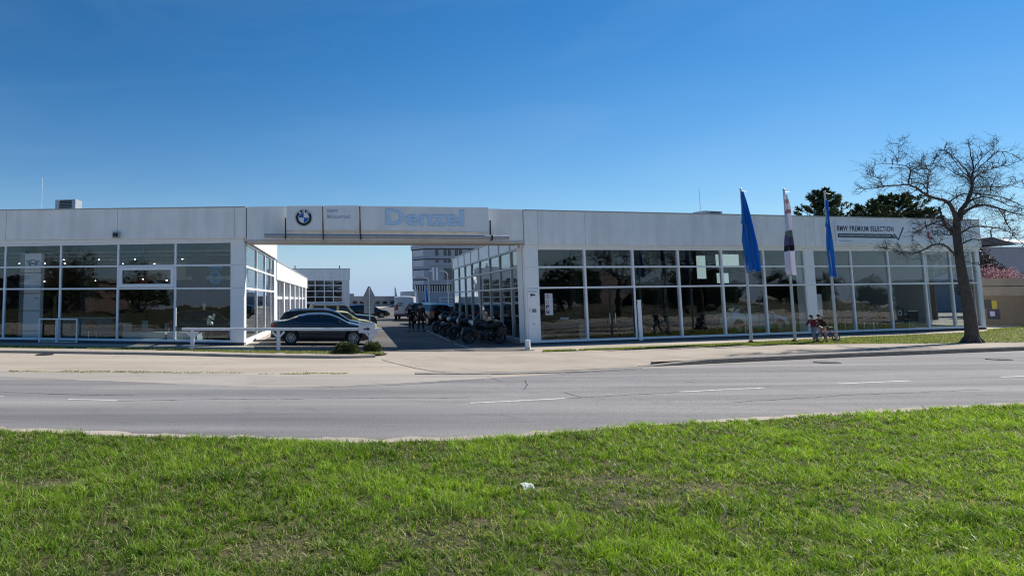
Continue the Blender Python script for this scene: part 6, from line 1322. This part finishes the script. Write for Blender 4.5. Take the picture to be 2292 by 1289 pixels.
for pts, r0, r1, drift in limbs:
    n_ = len(pts); Q = [atY(x, y, TY + drift * (i / (n_ - 1))) for i, (x, y) in enumerate(pts)]
    S_ = smooth_pts(Q, 2); m_ = len(S_); rad = [0.95 * (r0 + (r1 - r0) * (i / (m_ - 1)) ** 0.8) for i in range(m_)]
    for i in range(1, m_ - 1): S_[i] = S_[i] + Vector((rt.uniform(-1, 1), rt.uniform(-1, 1), rt.uniform(-1, 1))) * 0.02
    b = MB(); b.path(S_, rad, 7)
    tot = sum((S_[i + 1] - S_[i]).length for i in range(m_ - 1)); nt_ = int(tot * 8.0)
    for k in range(nt_):
        f = rt.uniform(0.22 if r0 > 0.05 else 0.05, 1.0); i = min(m_ - 2, int(f * (m_ - 1))); q = S_[i].lerp(S_[i + 1], rt.random())
        d = (S_[i + 1] - S_[i]).normalized(); a = d.cross(Vector((rt.uniform(-1, 1), rt.uniform(-1, 1), rt.uniform(-1, 1)))).normalized()
        nd = (d * rt.uniform(0.2, 0.9) + a + Vector((0, 0, 0.25))).normalized()
        grow(b, rt, q, nd, rt.uniform(0.25, 0.72) * (1.2 - 0.72 * f), rt.uniform(0.009, 0.015), 1, 3, up=0.03, wig=0.27, n=4, kids=(2, 4))
    b.build("limb", bark, tree, IDm)

def leaf_mat(name, c1, c2, trans=0.25, sc=1.5):
    m = bpy.data.materials.new(name); m.use_nodes = True; nt = m.node_tree; N = nt.nodes.new; L = nt.links.new
    b = nt.nodes["Principled BSDF"]; b.inputs["Roughness"].default_value = 0.6; out = nt.nodes["Material Output"]
    tc = N("ShaderNodeTexCoord"); nz = N("ShaderNodeTexNoise"); nz.inputs["Scale"].default_value = sc; nz.inputs["Detail"].default_value = 5; L(tc.outputs["Object"], nz.inputs["Vector"])
    r = N("ShaderNodeValToRGB"); r.color_ramp.elements[0].position = 0.35; r.color_ramp.elements[1].position = 0.65; r.color_ramp.elements[0].color = (*c1, 1); r.color_ramp.elements[1].color = (*c2, 1); L(nz.outputs[0], r.inputs[0])
    L(r.outputs[0], b.inputs["Base Color"]); tl = N("ShaderNodeBsdfTranslucent"); L(r.outputs[0], tl.inputs[0]); mx = N("ShaderNodeMixShader"); mx.inputs[0].default_value = trans
    L(b.outputs[0], mx.inputs[1]); L(tl.outputs[0], mx.inputs[2]); L(mx.outputs[0], out.inputs[0]); MATS[name] = m; return m
pine_m = leaf_mat("pine needles", (0.018, 0.032, 0.012), (0.055, 0.085, 0.022), 0.15, 0.8)
shrub_m = leaf_mat("shrub leaves", (0.035, 0.055, 0.015), (0.10, 0.13, 0.035), 0.25, 4)
blossom_m = leaf_mat("pink blossom", (0.28, 0.13, 0.16), (0.50, 0.30, 0.33), 0.3, 3)
broad_m = leaf_mat("broad leaves", (0.035, 0.05, 0.018), (0.08, 0.10, 0.03), 0.25, 0.6)
def quads(name, centres, dirs, L, W, m, parent, seed=0, jit=0.3):
    """many leaf-sized faces: numpy-built diamonds"""
    rng = np.random.default_rng(seed); c = np.asarray(centres, float); d = np.asarray(dirs, float); n = len(c)
    d /= np.linalg.norm(d, axis=1, keepdims=True) + 1e-9; a = rng.normal(size=(n, 3)); s = np.cross(d, a); s /= np.linalg.norm(s, axis=1, keepdims=True) + 1e-9
    ln = L * (1 + jit * rng.uniform(-1, 1, (n, 1))); w = W * (1 + jit * rng.uniform(-1, 1, (n, 1)))
    v = np.stack([c - s * w * 0.15, c + d * ln * 0.5 - s * w * 0.5, c + d * ln, c + d * ln * 0.5 + s * w * 0.5], 1).reshape(-1, 3)
    me = bpy.data.meshes.new(name); me.vertices.add(4 * n); me.vertices.foreach_set("co", v.ravel()); me.loops.add(4 * n); me.polygons.add(n)
    me.loops.foreach_set("vertex_index", np.arange(4 * n)); me.polygons.foreach_set("loop_start", np.arange(0, 4 * n, 4)); me.polygons.foreach_set("loop_total", np.full(n, 4)); me.update(); me.materials.append(m)
    return link(name, me, parent, IDm)
def pine(base, h, prof, label, seed, tufts=520, group=None, tl=0.75):
    """prof: crown radius as list of (height fraction, radius)"""
    rnd = random.Random(seed); t = thing("pine_tree", label, "tree", base, 0, group); B = Vector(base)
    b = MB(); b.path([B, B + Vector((0.1, 0, h * 0.4)), B + Vector((-0.1, 0.1, h * 0.92))], [0.28, 0.2, 0.05], 8)
    C_, D_ = [], []; hs_, rs_ = [p[0] for p in prof], [p[1] for p in prof]
    for k in range(tufts):
        f = rnd.uniform(hs_[0], hs_[-1]); r = float(np.interp(f, hs_, rs_)); a = rnd.uniform(0, 2 * PI); q = r * (rnd.random() ** 0.45)
        lump = 0.72 + 0.42 * mnoise.noise(Vector((math.cos(a) * 1.5, math.sin(a) * 1.5, f * 5 + seed)))
        c = B + Vector((math.cos(a) * q * lump, math.sin(a) * q * lump, h * f + 0.15 * q))
        out = Vector((math.cos(a), math.sin(a), 0.9)).normalized()
        if k % 7 == 0: b.path([B + Vector((0, 0, c.z - B.z - 0.4 * q)), B.lerp(c, 0.5) + Vector((0, 0, (c.z - B.z) * 0.45 - .1)), c], [0.05, 0.03, 0.012], 4)
        m_ = rnd.randint(48, 70)
        for j in range(m_):
            dr = (out * rnd.uniform(0.2, 1.1) + Vector((rnd.gauss(0, .6), rnd.gauss(0, .6), rnd.gauss(0, .5)))); st_ = c + out * rnd.uniform(-0.2, 0.42) * tl
            C_.append(tuple(st_)); D_.append(tuple(dr))
    b.build("trunk", bark, t, IDm); quads("crown", C_, D_, 0.30 * tl, 0.085 * tl, pine_m, t, seed)
    return t
gP = "conifers behind the right wing"
q = atY(1853, 600, 50); pine((q.x, 50, 0.4), 9.7, [(0.35, 3.6), (0.55, 3.2), (0.72, 2.6), (0.86, 1.7), (0.95, 0.9), (1.0, 0.3)], "pointed dark pine behind the roof, left of the other conifers, beside the right blue flag", 4, 350, gP)
q = atY(1958, 600, 51); pine((q.x, 51, 0.4), 8.7, [(0.4, 2.8), (0.6, 2.9), (0.8, 2.4), (0.93, 1.5), (1.0, 0.6)], "rounded dark pine behind the banner's left half", 9, 300, gP)
q = atY(2015, 600, 52); pine((q.x, 52, 0.4), 9.6, [(0.4, 3.5), (0.6, 3.4), (0.8, 2.9), (0.93, 2.0), (1.0, 0.8)], "tallest round topped pine behind the banner's middle", 14, 430, gP)
q = atY(2078, 600, 50); pine((q.x, 50, 0.4), 8.2, [(0.4, 2.6), (0.6, 2.6), (0.8, 2.2), (0.93, 1.3), (1.0, 0.5)], "lower dark pine just left of the bare tree's fork", 19, 270, gP)
def bush(base, rx, ry, h, label, m, seed, n, name="shrub", cat="shrub", L=0.07, W=0.04, group=None, stems=14, z0=0.1, sm=None):
    rnd = random.Random(seed); t = thing(name, label, cat, base, 0, group); B = Vector(base); b = MB()
    for k in range(stems):
        a = rnd.uniform(0, 2 * PI); q = rnd.random() ** 0.6; tip = B + Vector((math.cos(a) * rx * q, math.sin(a) * ry * q, h * rnd.uniform(0.6, 0.95) * (1 - 0.4 * q)))
        b.path([B + Vector((rnd.uniform(-.1, .1) * rx, rnd.uniform(-.1, .1) * ry, 0)), B.lerp(tip, 0.5) + Vector((0, 0, 0.1 * h)), tip], [0.02 * h + 0.004, 0.012 * h + 0.003, 0.004], 4)
    b.build("stems", bark, t, IDm); C_, D_ = [], []
    for k in range(n):
        a = rnd.uniform(0, 2 * PI); u = rnd.uniform(-0.25, 1); q = math.sqrt(max(0, 1 - max(0, u) ** 2)); rr_ = rnd.random() ** 0.3
        lump = 0.80 + 0.5 * mnoise.noise(Vector((math.cos(a) * 2.1 * q, math.sin(a) * 2.1 * q, u * 2.5 + seed)))
        c = Vector((math.cos(a) * rx * q * rr_ * lump, math.sin(a) * ry * q * rr_ * lump, z0 * h + (h * (1 - z0)) * max(0, (u * rr_ * lump * 0.9 + 0.1))))
        C_.append(tuple(B + c)); D_.append((c.x / rx + rnd.gauss(0, .5), c.y / ry + rnd.gauss(0, .5), 0.6 + rnd.gauss(0, .5)))
    quads("foliage", C_, D_, L, W, m, t, seed); return t
gS = "low shrubs at the railing's right end"
q = G(777, 796); bush((q.x, q.y + 0.35, 0.03), 0.62, 0.45, 0.52, "wider dark green shrub left of the railing's right post", shrub_m, 3, 5200, group=gS, L=0.06, W=0.03)
q = G(838, 792); bush((q.x, q.y + 0.3, 0.03), 0.42, 0.36, 0.50, "smaller green shrub right of the railing's right post", shrub_m, 5, 3400, group=gS, L=0.06, W=0.03)
q = atY(2238, 640, 52); bush((q.x, 52, 0.5), 2.1, 1.8, 4.6, "pink blossoming tree above the brown wall", blossom_m, 8, 7000, "blossom_tree", "tree", 0.12, 0.09, stems=26, z0=0.25)
q = atY(2200, 620, 56); bush((q.x, 56, 0.5), 1.9, 1.8, 6.6, "dark reddish green tree squeezed between the right wing and the blossom tree", leaf_mat("dark mixed leaves", (0.03, 0.025, 0.02), (0.08, 0.045, 0.04), 0.2, 1.2), 11, 6000, "dark_tree", "tree", 0.16, 0.10, stems=20, z0=0.3)
q = atY(2292, 640, 56); bush((q.x + 1.2, 56, 0.5), 1.3, 1.3, 4.4, "small rusty red tree right of the blossom tree", leaf_mat("rusty leaves", (0.08, 0.03, 0.025), (0.16, 0.06, 0.05), 0.2, 1.2), 13, 3000, "red_tree", "tree", 0.14, 0.09, stems=14, z0=0.3)
# far lamp and flags in the yard
def pole_thing(name, label, cat, p, h, r, m, group=None):
    b = MB(); b.tube((0, 0, 0), (0, 0, h), r, r * 0.6, 8); t = link(name, None, None, frame(p)); tag(t, label, cat, group); b.build("pole", m, t, frame(p)); return t
for px, Y, h, lab in ((961, 105, 5.0, "curved street lamp before the office block"), (1004, 95, 5.6, "curved street lamp left of the side glazing's far end")):
    q = atY(px, 690, Y); t = pole_thing("street_lamp", lab, "street lamp", (q.x, Y, 0), h, 0.07, galv, "street lamps behind the yard"); MQ = WM[t.name]
    MB().path([(0, 0, h), (-0.3, 0, h + 0.35), (-1.2, 0, h + 0.55), (-2.1, 0, h + 0.5)], 0.05).build("arm", galv, t, MQ); MB().sphere((-2.3, 0, h + 0.47), 0.3, 8, 5, 0, (1, .5, .3)).build("lamp_head", off_l, t, MQ)
for px, Y, h, w, m_, lab in ((884, 110, 4.1, 0.35, cl_navy, "dark flag hanging on a far pole above the white van"), (929, 100, 4.2, 0.5, logo_white, "pale flag hanging on a pole at the office block's left foot"), (953, 98, 4.1, 0.5, blue_cloth, "pale blue flag hanging on a pole before the office block")):
    q = atY(px, 690, Y); t = pole_thing("flag_pole", lab.replace("flag hanging on a", "flag's own").replace("far pole", "thin far pole").split(" hanging")[0] + " at the yard's end", "flag pole", (q.x, Y, 0), h, 0.05, galv, "flag poles far behind the yard")
    f_ = link("flag", None, None, frame((q.x, Y, 0))); tag(f_, lab, "flag", "flags far behind the yard")
    b = MB(); vs = []
    for i in range(5):
        for z, k in ((h - 0.1, 0.25), (h - 1.0, 0.6), (h - 2.4, 1.0)): vs.append((w * k * i / 4 + (0.1 if px < 900 else 0), -0.06 + 0.08 * math.sin(i * 2.0 + z), z - 0.15 * i * k))
    b.add(vs, [(i * 3 + j, i * 3 + j + 1, (i + 1) * 3 + j + 1, (i + 1) * 3 + j) for i in range(4) for j in range(2)]); o = b.build("cloth", m_, f_, frame((q.x, Y, 0)), smooth=True); o.modifiers.new("thick", 'SOLIDIFY').thickness = 0.02

# ------------------------------------------------------------------ what stands behind the viewer (mirrored in the panes)
gB = "trees mirrored in the panes"
btrees = []
for k in range(11): btrees.append((62 + k * 19 + 4 * math.sin(k * 2.3), -6 - 7 * k * 0.55 + 9 * math.sin(k * 1.7), 4.4 + 1.4 * math.sin(k * 3.1), (5.6 + 1.6 * math.sin(k * 1.9 + 1)) * (1 + 0.05 * k), "right"))
for k in range(7): btrees.append((-44 - k * 15 + 5 * math.sin(k * 2.1), -22 - 5 * math.cos(k * 1.3), 4.8 + 1.4 * math.sin(k * 2.7), 7.6 + 2.2 * math.sin(k * 2.2), "left"))
for k in range(5): btrees.append((-20 + k * 18, -40 - 6 * math.sin(k * 2), 4.4 + math.sin(k), 7.5 + math.sin(k * 2.5), "straight behind"))
ordn = ["first", "second", "third", "fourth", "fifth", "sixth", "seventh", "eighth", "ninth", "tenth", "eleventh"]; seen_ = {}
for k, (x, y, rx, h, sd_) in enumerate(btrees):
    n_ = seen_.get(sd_, 0); seen_[sd_] = n_ + 1
    lab = "%s round tree %s, mirrored in the showroom panes" % (ordn[n_], {"right": "to the viewer's right", "left": "to the viewer's left", "straight behind": "straight behind the viewer"}[sd_])
    bush((x, y, 0), rx, rx, h, lab, broad_m, 40 + k, 2600, "round_tree", "tree", 0.55, 0.40, gB, stems=14, z0=0.25)
rt2 = random.Random(5)
for k, (x, y, h) in enumerate(((46, 12, 9.5), (62, 9, 10.5), (-36, 2, 9.0))):
    t = thing("bare_tree", ["nearer leafless tree on the lawn far to the viewer's right", "farther leafless tree on the lawn far to the viewer's right", "leafless tree on the lawn far to the viewer's left"][k], "tree", (x, y, 0), 0, "leafless trees behind the viewer"); b = MB(); B = Vector((x, y, 0))
    b.path([B, B + Vector((0.1, 0, h * 0.2)), B + Vector((0.2, 0.1, h * 0.42))], [0.28, 0.22, 0.17], 8)
    for j in range(9):
        a = 2 * PI * j / 9; grow(b, rt2, B + Vector((0.2, 0.1, h * (0.28 + 0.02 * j))), Vector((math.cos(a), math.sin(a), 0.8)), h * 0.45, 0.09, 0, 3, up=0.12, wig=0.35, n=4, kids=(3, 5))
    b.build("branches", bark, t, IDm)
brk = mat("brown brick", (0.16, 0.11, 0.09), 0.8, var=0.2); pale_w = mat("pale rendered wall", (0.42, 0.42, 0.44), 0.8, var=0.1)
for k, (x, y, rz, w, h, m_, lab) in enumerate(((100, -38, -0.35, 34, 6.5, pale_w, "pale house row among the trees to the viewer's right"), (170, -70, -0.35, 46, 9, brk, "brick building beyond the trees to the viewer's right"), (-80, -42, 0.3, 40, 6.0, brk, "brick building beyond the trees to the viewer's left"), (8, -66, 0.0, 70, 5.5, pale_w, "long pale building straight behind the viewer"))):
    hr = thing("house", lab, "building", (x, y, 0), rz, "houses across the lawn"); Hq = WM[hr.name]
    MB().box(-w / 2, w / 2, -9, 0, 0, h).build("wall", m_, hr, Hq); MB().box(-w / 2 - 0.4, w / 2 + 0.4, -9.4, 0.4, h, h + 0.5).build("roof", roofmat, hr, Hq)
    for q in range(int(w / 4)):
        for z_ in range(int(h / 3)): MB().box(-w / 2 + 1.2 + q * 4, -w / 2 + 2.8 + q * 4, 0.0, 0.05, 1.0 + z_ * 3, 2.5 + z_ * 3).build("window", carglass, hr, Hq)

# ------------------------------------------------------------------ the lawn in front: soil, then blades
edge_pts = [G(x, y + 3) for x, y in smoothline(EDGE, 200)]
ex = np.array([p.x for p in edge_pts]); ey = np.array([p.y for p in edge_pts]); o_ = np.argsort(ex); ex, ey = ex[o_], ey[o_]
def edge_y(x): return np.interp(x, ex, ey)
rng = np.random.default_rng(11)
def vnoise(x, y, sc, seed):
    r = np.random.default_rng(seed); T = r.random((64, 64)); x = x * sc; y = y * sc; xi = np.floor(x).astype(int); yi = np.floor(y).astype(int); fx = x - xi; fy = y - yi
    fx = fx * fx * (3 - 2 * fx); fy = fy * fy * (3 - 2 * fy); g = lambda a, b_: T[a % 64, b_ % 64]
    return (g(xi, yi) * (1 - fx) + g(xi + 1, yi) * fx) * (1 - fy) + (g(xi, yi + 1) * (1 - fx) + g(xi + 1, yi + 1) * fx) * fy
def lawn_h(x, y): return 0.045 + 0.05 * (vnoise(x, y, 0.35, 1) - 0.5) + 0.035 * (vnoise(x, y, 1.3, 2) - 0.5)
gx = np.concatenate([np.linspace(-260, -14, 14), np.linspace(-13, 24, 150), np.linspace(25, 260, 14)]); rowsn = 90; vs = []
tt = np.concatenate([[0], np.linspace(0.0, 1, rowsn) ** 3.0])
for x in gx:
    e = float(edge_y(x)) + 0.10 * (float(vnoise(np.array([x]), np.array([0.0]), 1.2, 4)[0]) - 0.5) + 0.08 * (float(vnoise(np.array([x]), np.array([0.0]), 4.5, 5)[0]) - 0.5)
    for j, f in enumerate(tt):
        y = e - f * (e + 320) * 1.0; h = 0.0 if j == 0 else float(lawn_h(np.array([x]), np.array([y]))[0]); vs.append((x, y, zg(min(x, 60)) + (h if j else -0.03)))
m_ = len(tt); b = MB(); b.add(vs, [(i * m_ + j, (i + 1) * m_ + j, (i + 1) * m_ + j + 1, i * m_ + j + 1) for i in range(len(gx) - 1) for j in range(m_ - 1)])
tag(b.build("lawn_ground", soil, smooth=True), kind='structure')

def grass_mat():
    m = bpy.data.materials.new("grass blades"); m.use_nodes = True; nt = m.node_tree; N = nt.nodes.new; L = nt.links.new
    b = nt.nodes["Principled BSDF"]; b.inputs["Roughness"].default_value = 0.45; b.inputs["Specular IOR Level"].default_value = 0.22; out = nt.nodes["Material Output"]
    at = N("ShaderNodeAttribute"); at.attribute_name = "blade"; L(at.outputs["Color"], b.inputs["Base Color"])
    tl = N("ShaderNodeBsdfTranslucent"); g = N("ShaderNodeVectorMath"); g.operation = 'MULTIPLY'; g.inputs[1].default_value = (1.1, 1.15, 0.55); L(at.outputs["Color"], g.inputs[0]); L(g.outputs[0], tl.inputs[0])
    mx = N("ShaderNodeMixShader"); mx.inputs[0].default_value = 0.42; L(b.outputs[0], mx.inputs[1]); L(tl.outputs[0], mx.inputs[2]); L(mx.outputs[0], out.inputs[0]); MATS["grass"] = m; return m
grassm = grass_mat()
def blades(name, px, py, pz, length, width, lean_dir, lean, colr, label=None):
    """numpy mesh: each blade 5 verts (two quads' worth and a tip) bent along lean_dir"""
    n = len(px); r = np.random.default_rng(len(px)); az = r.uniform(0, 2 * np.pi, n); sx, sy = np.cos(az), np.sin(az)
    lx_, ly_ = np.cos(lean_dir), np.sin(lean_dir); v = np.zeros((n, 5, 3)); hts = (0.0, 0.55, 1.0)
    def at(t):
        horiz = lean * length * t ** 1.7; z = length * t * np.sqrt(np.clip(1 - (0.55 * lean * t) ** 2, 0.1, 1)); return px + lx_ * horiz, py + ly_ * horiz, pz + z
    for i, t in enumerate(hts):
        X_, Y_, Z_ = at(t); w = width * (0.5, 0.42, 0.0)[i]
        if i < 2:
            v[:, 2 * i, :] = np.stack([X_ - sx * w, Y_ - sy * w, Z_], 1); v[:, 2 * i + 1, :] = np.stack([X_ + sx * w, Y_ + sy * w, Z_], 1)
        else: v[:, 4, :] = np.stack([X_, Y_, Z_], 1)
    me = bpy.data.meshes.new(name); me.vertices.add(5 * n); me.vertices.foreach_set("co", v.ravel())
    base = np.arange(n)[:, None] * 5; quad = base + np.array([0, 1, 3, 2]); tri = base + np.array([2, 3, 4]); loops = np.concatenate([quad, tri], 1).ravel()
    me.loops.add(7 * n); me.loops.foreach_set("vertex_index", loops); me.polygons.add(2 * n)
    ls = (np.arange(n)[:, None] * 7 + np.array([0, 4])).ravel(); me.polygons.foreach_set("loop_start", ls); me.polygons.foreach_set("loop_total", np.tile([4, 3], n)); me.update()
    ca = me.color_attributes.new("blade", 'FLOAT_COLOR', 'POINT'); c = np.ones((n, 5, 4)); sh = np.array([0.35, 0.35, 1.0, 1.0, 1.45])[None, :, None]  # foot darker than tip, contrast raised to deepen the shade among blades
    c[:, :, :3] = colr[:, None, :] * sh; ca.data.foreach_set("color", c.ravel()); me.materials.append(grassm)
    me.polygons.foreach_set("use_smooth", np.ones(2 * n, bool))
    return tag(link(name, me), kind='stuff')
def bare(x, y):       # worn straw patches seen in the photo
    s_ = np.zeros_like(x)
    for (qx, qy, rx_, ry_, k) in BARE: s_ = np.maximum(s_, k * np.exp(-(((x - qx) / rx_) ** 2 + ((y - qy) / ry_) ** 2)))
    return s_
BARE = []
for (a, b_, rx_, ry_, k) in ((110, 1092, 0.42, 0.22, 1.0), (1350, 1085, 0.7, 0.25, 0.7), (1560, 1105, 0.5, 0.3, 0.6), (960, 1215, 0.4, 0.25, 0.8), (620, 1240, 0.4, 0.25, 0.6), (2000, 1120, 0.7, 0.35, 0.45), (1420, 1140, 0.5, 0.25, 0.5), (1050, 1180, 0.5, 0.2, 0.4)):
    q = G(a, b_); BARE.append((q.x, q.y, rx_, ry_, k))
TUFT = []
for (a, b_, rx_, ry_) in ((800, 1025, 0.45, 0.25), (1290, 990, 0.25, 0.15), (980, 1165, 0.3, 0.2), (500, 1090, 0.35, 0.2), (1560, 1155, 0.4, 0.2), (2150, 1180, 0.3, 0.2)):
    q = G(a, b_); TUFT.append((q.x, q.y, rx_, ry_))
def field(y0, y1, dens, wmul, lmul, seed):
    r = np.random.default_rng(seed); xl = lambda y: -0.43 * y - 1.2; xr_ = lambda y: 1.17 * y + 1.8
    A = (xr_(y1) - xl(y1)) * (y1 - y0); ntuft = int(A * dens / 6); ty = r.uniform(y0, y1, ntuft); tx = r.uniform(xl(y1), xr_(y1), ntuft)
    ok = (tx > xl(ty)) & (tx < xr_(ty)); tx, ty = tx[ok], ty[ok]; keep = (r.random(len(tx)) > bare(tx, ty) * 0.9) & (r.random(len(tx)) < 0.42 + 0.75 * np.clip(vnoise(tx, ty, 7.5, 19) * 1.5 - 0.3, 0, 1)); tx, ty = tx[keep], ty[keep]
    k = r.integers(3, 10, len(tx)); X_ = np.repeat(tx, k); Y_ = np.repeat(ty, k); tl_ = np.repeat(r.uniform(0, 2 * np.pi, len(tx)), k); th = np.repeat(r.uniform(0.7, 1.25, len(tx)), k); tc_ = np.repeat(r.normal(0, 1, len(tx)), k)
    n = len(X_); X_ = X_ + r.normal(0, 0.014, n); Y_ = Y_ + r.normal(0, 0.014, n)
    e = edge_y(X_) - 0.02 + 0.12 * (vnoise(X_, X_ * 0, 1.2, 4) - 0.5) + 0.10 * (vnoise(X_, X_ * 0, 4.5, 5) - 0.5) + r.normal(0, 0.035, n); ok = Y_ < e
    X_, Y_, tl_, th, tc_ = X_[ok], Y_[ok], tl_[ok], th[ok], tc_[ok]; n = len(X_)
    big = vnoise(X_, Y_, 0.55, 7); med = vnoise(X_, Y_, 2.1, 8); fine = vnoise(X_, Y_, 6.0, 9); ln = (0.045 + 0.055 * med + 0.03 * big + 0.03 * fine) * th * r.uniform(0.6, 1.25, n) * lmul
    tf_ = np.zeros(n)
    for (qx, qy, rx_, ry_) in TUFT: tf_ = np.maximum(tf_, np.exp(-(((X_ - qx) / rx_) ** 2 + ((Y_ - qy) / ry_) ** 2)))
    ln = ln * (1 + 0.9 * tf_); bz_ = bare(X_, Y_); ln = ln * (1 - 0.55 * bz_)
    ld = tl_ + r.normal(0, 0.9, n) + 0.8 * (big - 0.5); lean = np.clip(r.normal(0.80, 0.38, n), 0.05, 1.7)
    dkg = np.array([0.085, 0.175, 0.015]); yg = np.array([0.34, 0.50, 0.055]); st_ = np.array([0.60, 0.54, 0.30])
    f = np.clip(0.50 + 0.50 * (med - 0.5) + 0.40 * (big - 0.5) + 0.70 * (fine - 0.5) + 0.16 * tc_ + np.clip(X_ * 0.035 - 0.16, -0.22, 0.18) + r.normal(0, 0.24, n) - 0.55 * tf_, 0, 1)[:, None]
    col = dkg * (1 - f) + yg * f; straw = (r.random(n) < (0.07 + 0.20 * np.clip(0.55 - fine, 0, 1) + 0.10 * (med < 0.32) + 0.75 * bz_))[:, None]; col = np.where(straw, st_ * r.uniform(0.6, 1.15, (n, 1)), col)
    z = np.array([zg(a) for a in X_]) + lawn_h(X_, Y_) - 0.008
    lean = np.where(straw[:, 0], lean * 1.3, lean)
    return X_, Y_, z, ln, r.uniform(0.0035, 0.0065, n) * wmul, ld, lean, col
parts_ = [field(3.6, 6.3, 5600, 1.3, 0.80, 1), field(6.3, 8.2, 4400, 1.4, 0.78, 2), field(8.2, 11.0, 3200, 1.6, 0.80, 3), field(11.0, 15.8, 2100, 2.1, 0.85, 4)]
cat = [np.concatenate([p_[i] for p_ in parts_]) for i in range(8)]
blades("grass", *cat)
def weeds(n, seed):            # flat rosettes of broad leaves among the blades
    r = np.random.default_rng(seed); y = r.uniform(4.4, 12.5, n); x = r.uniform(0, 1, n) * (1.6 * y + 3) - 0.43 * y - 1.2; ok = (y < edge_y(x) - 0.3) & (vnoise(x, y, 0.8, 51) > 0.42); x, y = x[ok], y[ok]
    k = r.integers(5, 10, len(x)); X_ = np.repeat(x, k); Y_ = np.repeat(y, k); m_ = len(X_); sz = np.repeat(r.uniform(0.6, 1.3, len(x)), k); tone = np.repeat(r.random(len(x)), k)[:, None]
    col = np.array([0.11, 0.20, 0.035]) * (1 - tone) + np.array([0.26, 0.36, 0.07]) * tone; z = np.array([zg(a) for a in X_]) + lawn_h(X_, Y_) + r.uniform(0.01, 0.045, m_)
    return X_ + r.normal(0, .008, m_), Y_ + r.normal(0, .008, m_), z, 0.05 * sz * r.uniform(.7, 1.2, m_), 0.011 * sz, r.uniform(0, 6.28, m_), np.full(m_, 1.55), col
blades("weeds", *weeds(1500, 71))
def stalks(n, seed):           # long dead stalks lying over the lawn
    r = np.random.default_rng(seed); y = r.uniform(4.0, 12.0, n); x = r.uniform(0, 1, n) * (1.6 * y + 3) - 0.43 * y - 1.2; ok = (y < edge_y(x) - 0.2) & (vnoise(x, y, 1.3, 61) > 0.40); x, y = x[ok], y[ok]; m_ = len(x)
    return x, y, np.array([zg(a) for a in x]) + lawn_h(x, y) + 0.01, r.uniform(0.09, 0.20, m_), r.uniform(0.003, 0.005, m_), r.normal(0.4, 1.5, m_), r.uniform(0.9, 1.7, m_), np.array([0.58, 0.50, 0.30]) * r.uniform(0.5, 1.15, (m_, 1))
blades("dead_stalks", *stalks(2600, 72))
print("blades", len(cat[0]))
# short turf strips before the building
def strip_grass(name, near, far, dens, seed, dz, hl=0.05, cover=0.6):
    A = [G(*p_) for p_ in smoothline(near, 60)]; B = [G(*p_) for p_ in smoothline(far, 60)]; r = np.random.default_rng(seed); n = dens
    u = r.uniform(0, 58.99, n); i = u.astype(int); f = u - i; t_ = r.random(n); a = np.array([(p_.x, p_.y) for p_ in A]); c = np.array([(p_.x, p_.y) for p_ in B])
    pa = a[i] * (1 - f)[:, None] + a[i + 1] * f[:, None]; pc = c[i] * (1 - f)[:, None] + c[i + 1] * f[:, None]; P_ = pa * (1 - t_)[:, None] + pc * t_[:, None]
    X_, Y_ = P_[:, 0], P_[:, 1]; mask = vnoise(X_, Y_, 1.1, seed) * 0.6 + vnoise(X_, Y_, 3.7, seed + 1) * 0.4 + 0.25 * (0.5 - np.abs(t_ - 0.5)); ok = mask > (1 - cover) * 0.9; X_, Y_ = X_[ok], Y_[ok]; n = len(X_)
    f = np.clip(vnoise(X_, Y_, 2.0, seed + 3) + r.normal(0, .2, n), 0, 1)[:, None]; col = np.array([0.10, 0.17, 0.03]) * (1 - f) + np.array([0.26, 0.33, 0.06]) * f
    st = (r.random(n) < 0.3)[:, None]; col = np.where(st, np.array([0.36, 0.31, 0.17]), col); z = np.array([zg(a_) for a_ in X_]) + dz
    return X_, Y_, z, hl * r.uniform(0.4, 1.4, n), np.full(n, 0.014), r.uniform(0, 6.3, n), np.clip(r.normal(.6, .3, n), 0, 1.3), col
RG_N = [(1215, 788), (1450, 781), (1620, 775), (1850, 770), (2100, 769), (2292, 766), (2700, 757)]
RG_F = [(1215, 786), (1450, 777.5), (1640, 769), (1850, 758), (2060, 749), (2210, 742), (2292, 735), (2700, 715)]
sheet("turf_strip", [(x, y) for x, y in RG_N], RG_F, turf, 0.012, rows=3, n=80, jit=0.08, seed=5)
sg_ = [strip_grass("a", RG_N, RG_F, 52000, 31, 0.01, 0.055, 0.75), strip_grass("b", [(-300, 783), (0, 782), (350, 787), (600, 795), (860, 797)], [(-300, 775), (0, 776), (350, 782), (600, 789), (860, 791)], 17000, 33, 0.05, 0.06, 0.62),
       strip_grass("c", [(20, 833), (260, 836), (420, 841), (560, 840), (800, 836)], [(20, 829), (260, 829), (420, 832), (560, 833), (800, 832)], 5200, 35, -0.006, 0.025, 0.42), strip_grass("d", RG_F[-3:], [(2210, 738), (2292, 731), (2700, 705)], 9000, 37, 0.0, 0.07, 0.8)]
catb = [np.concatenate([p_[i] for p_ in sg_]) for i in range(8)]
blades("verge_grass", *catb)
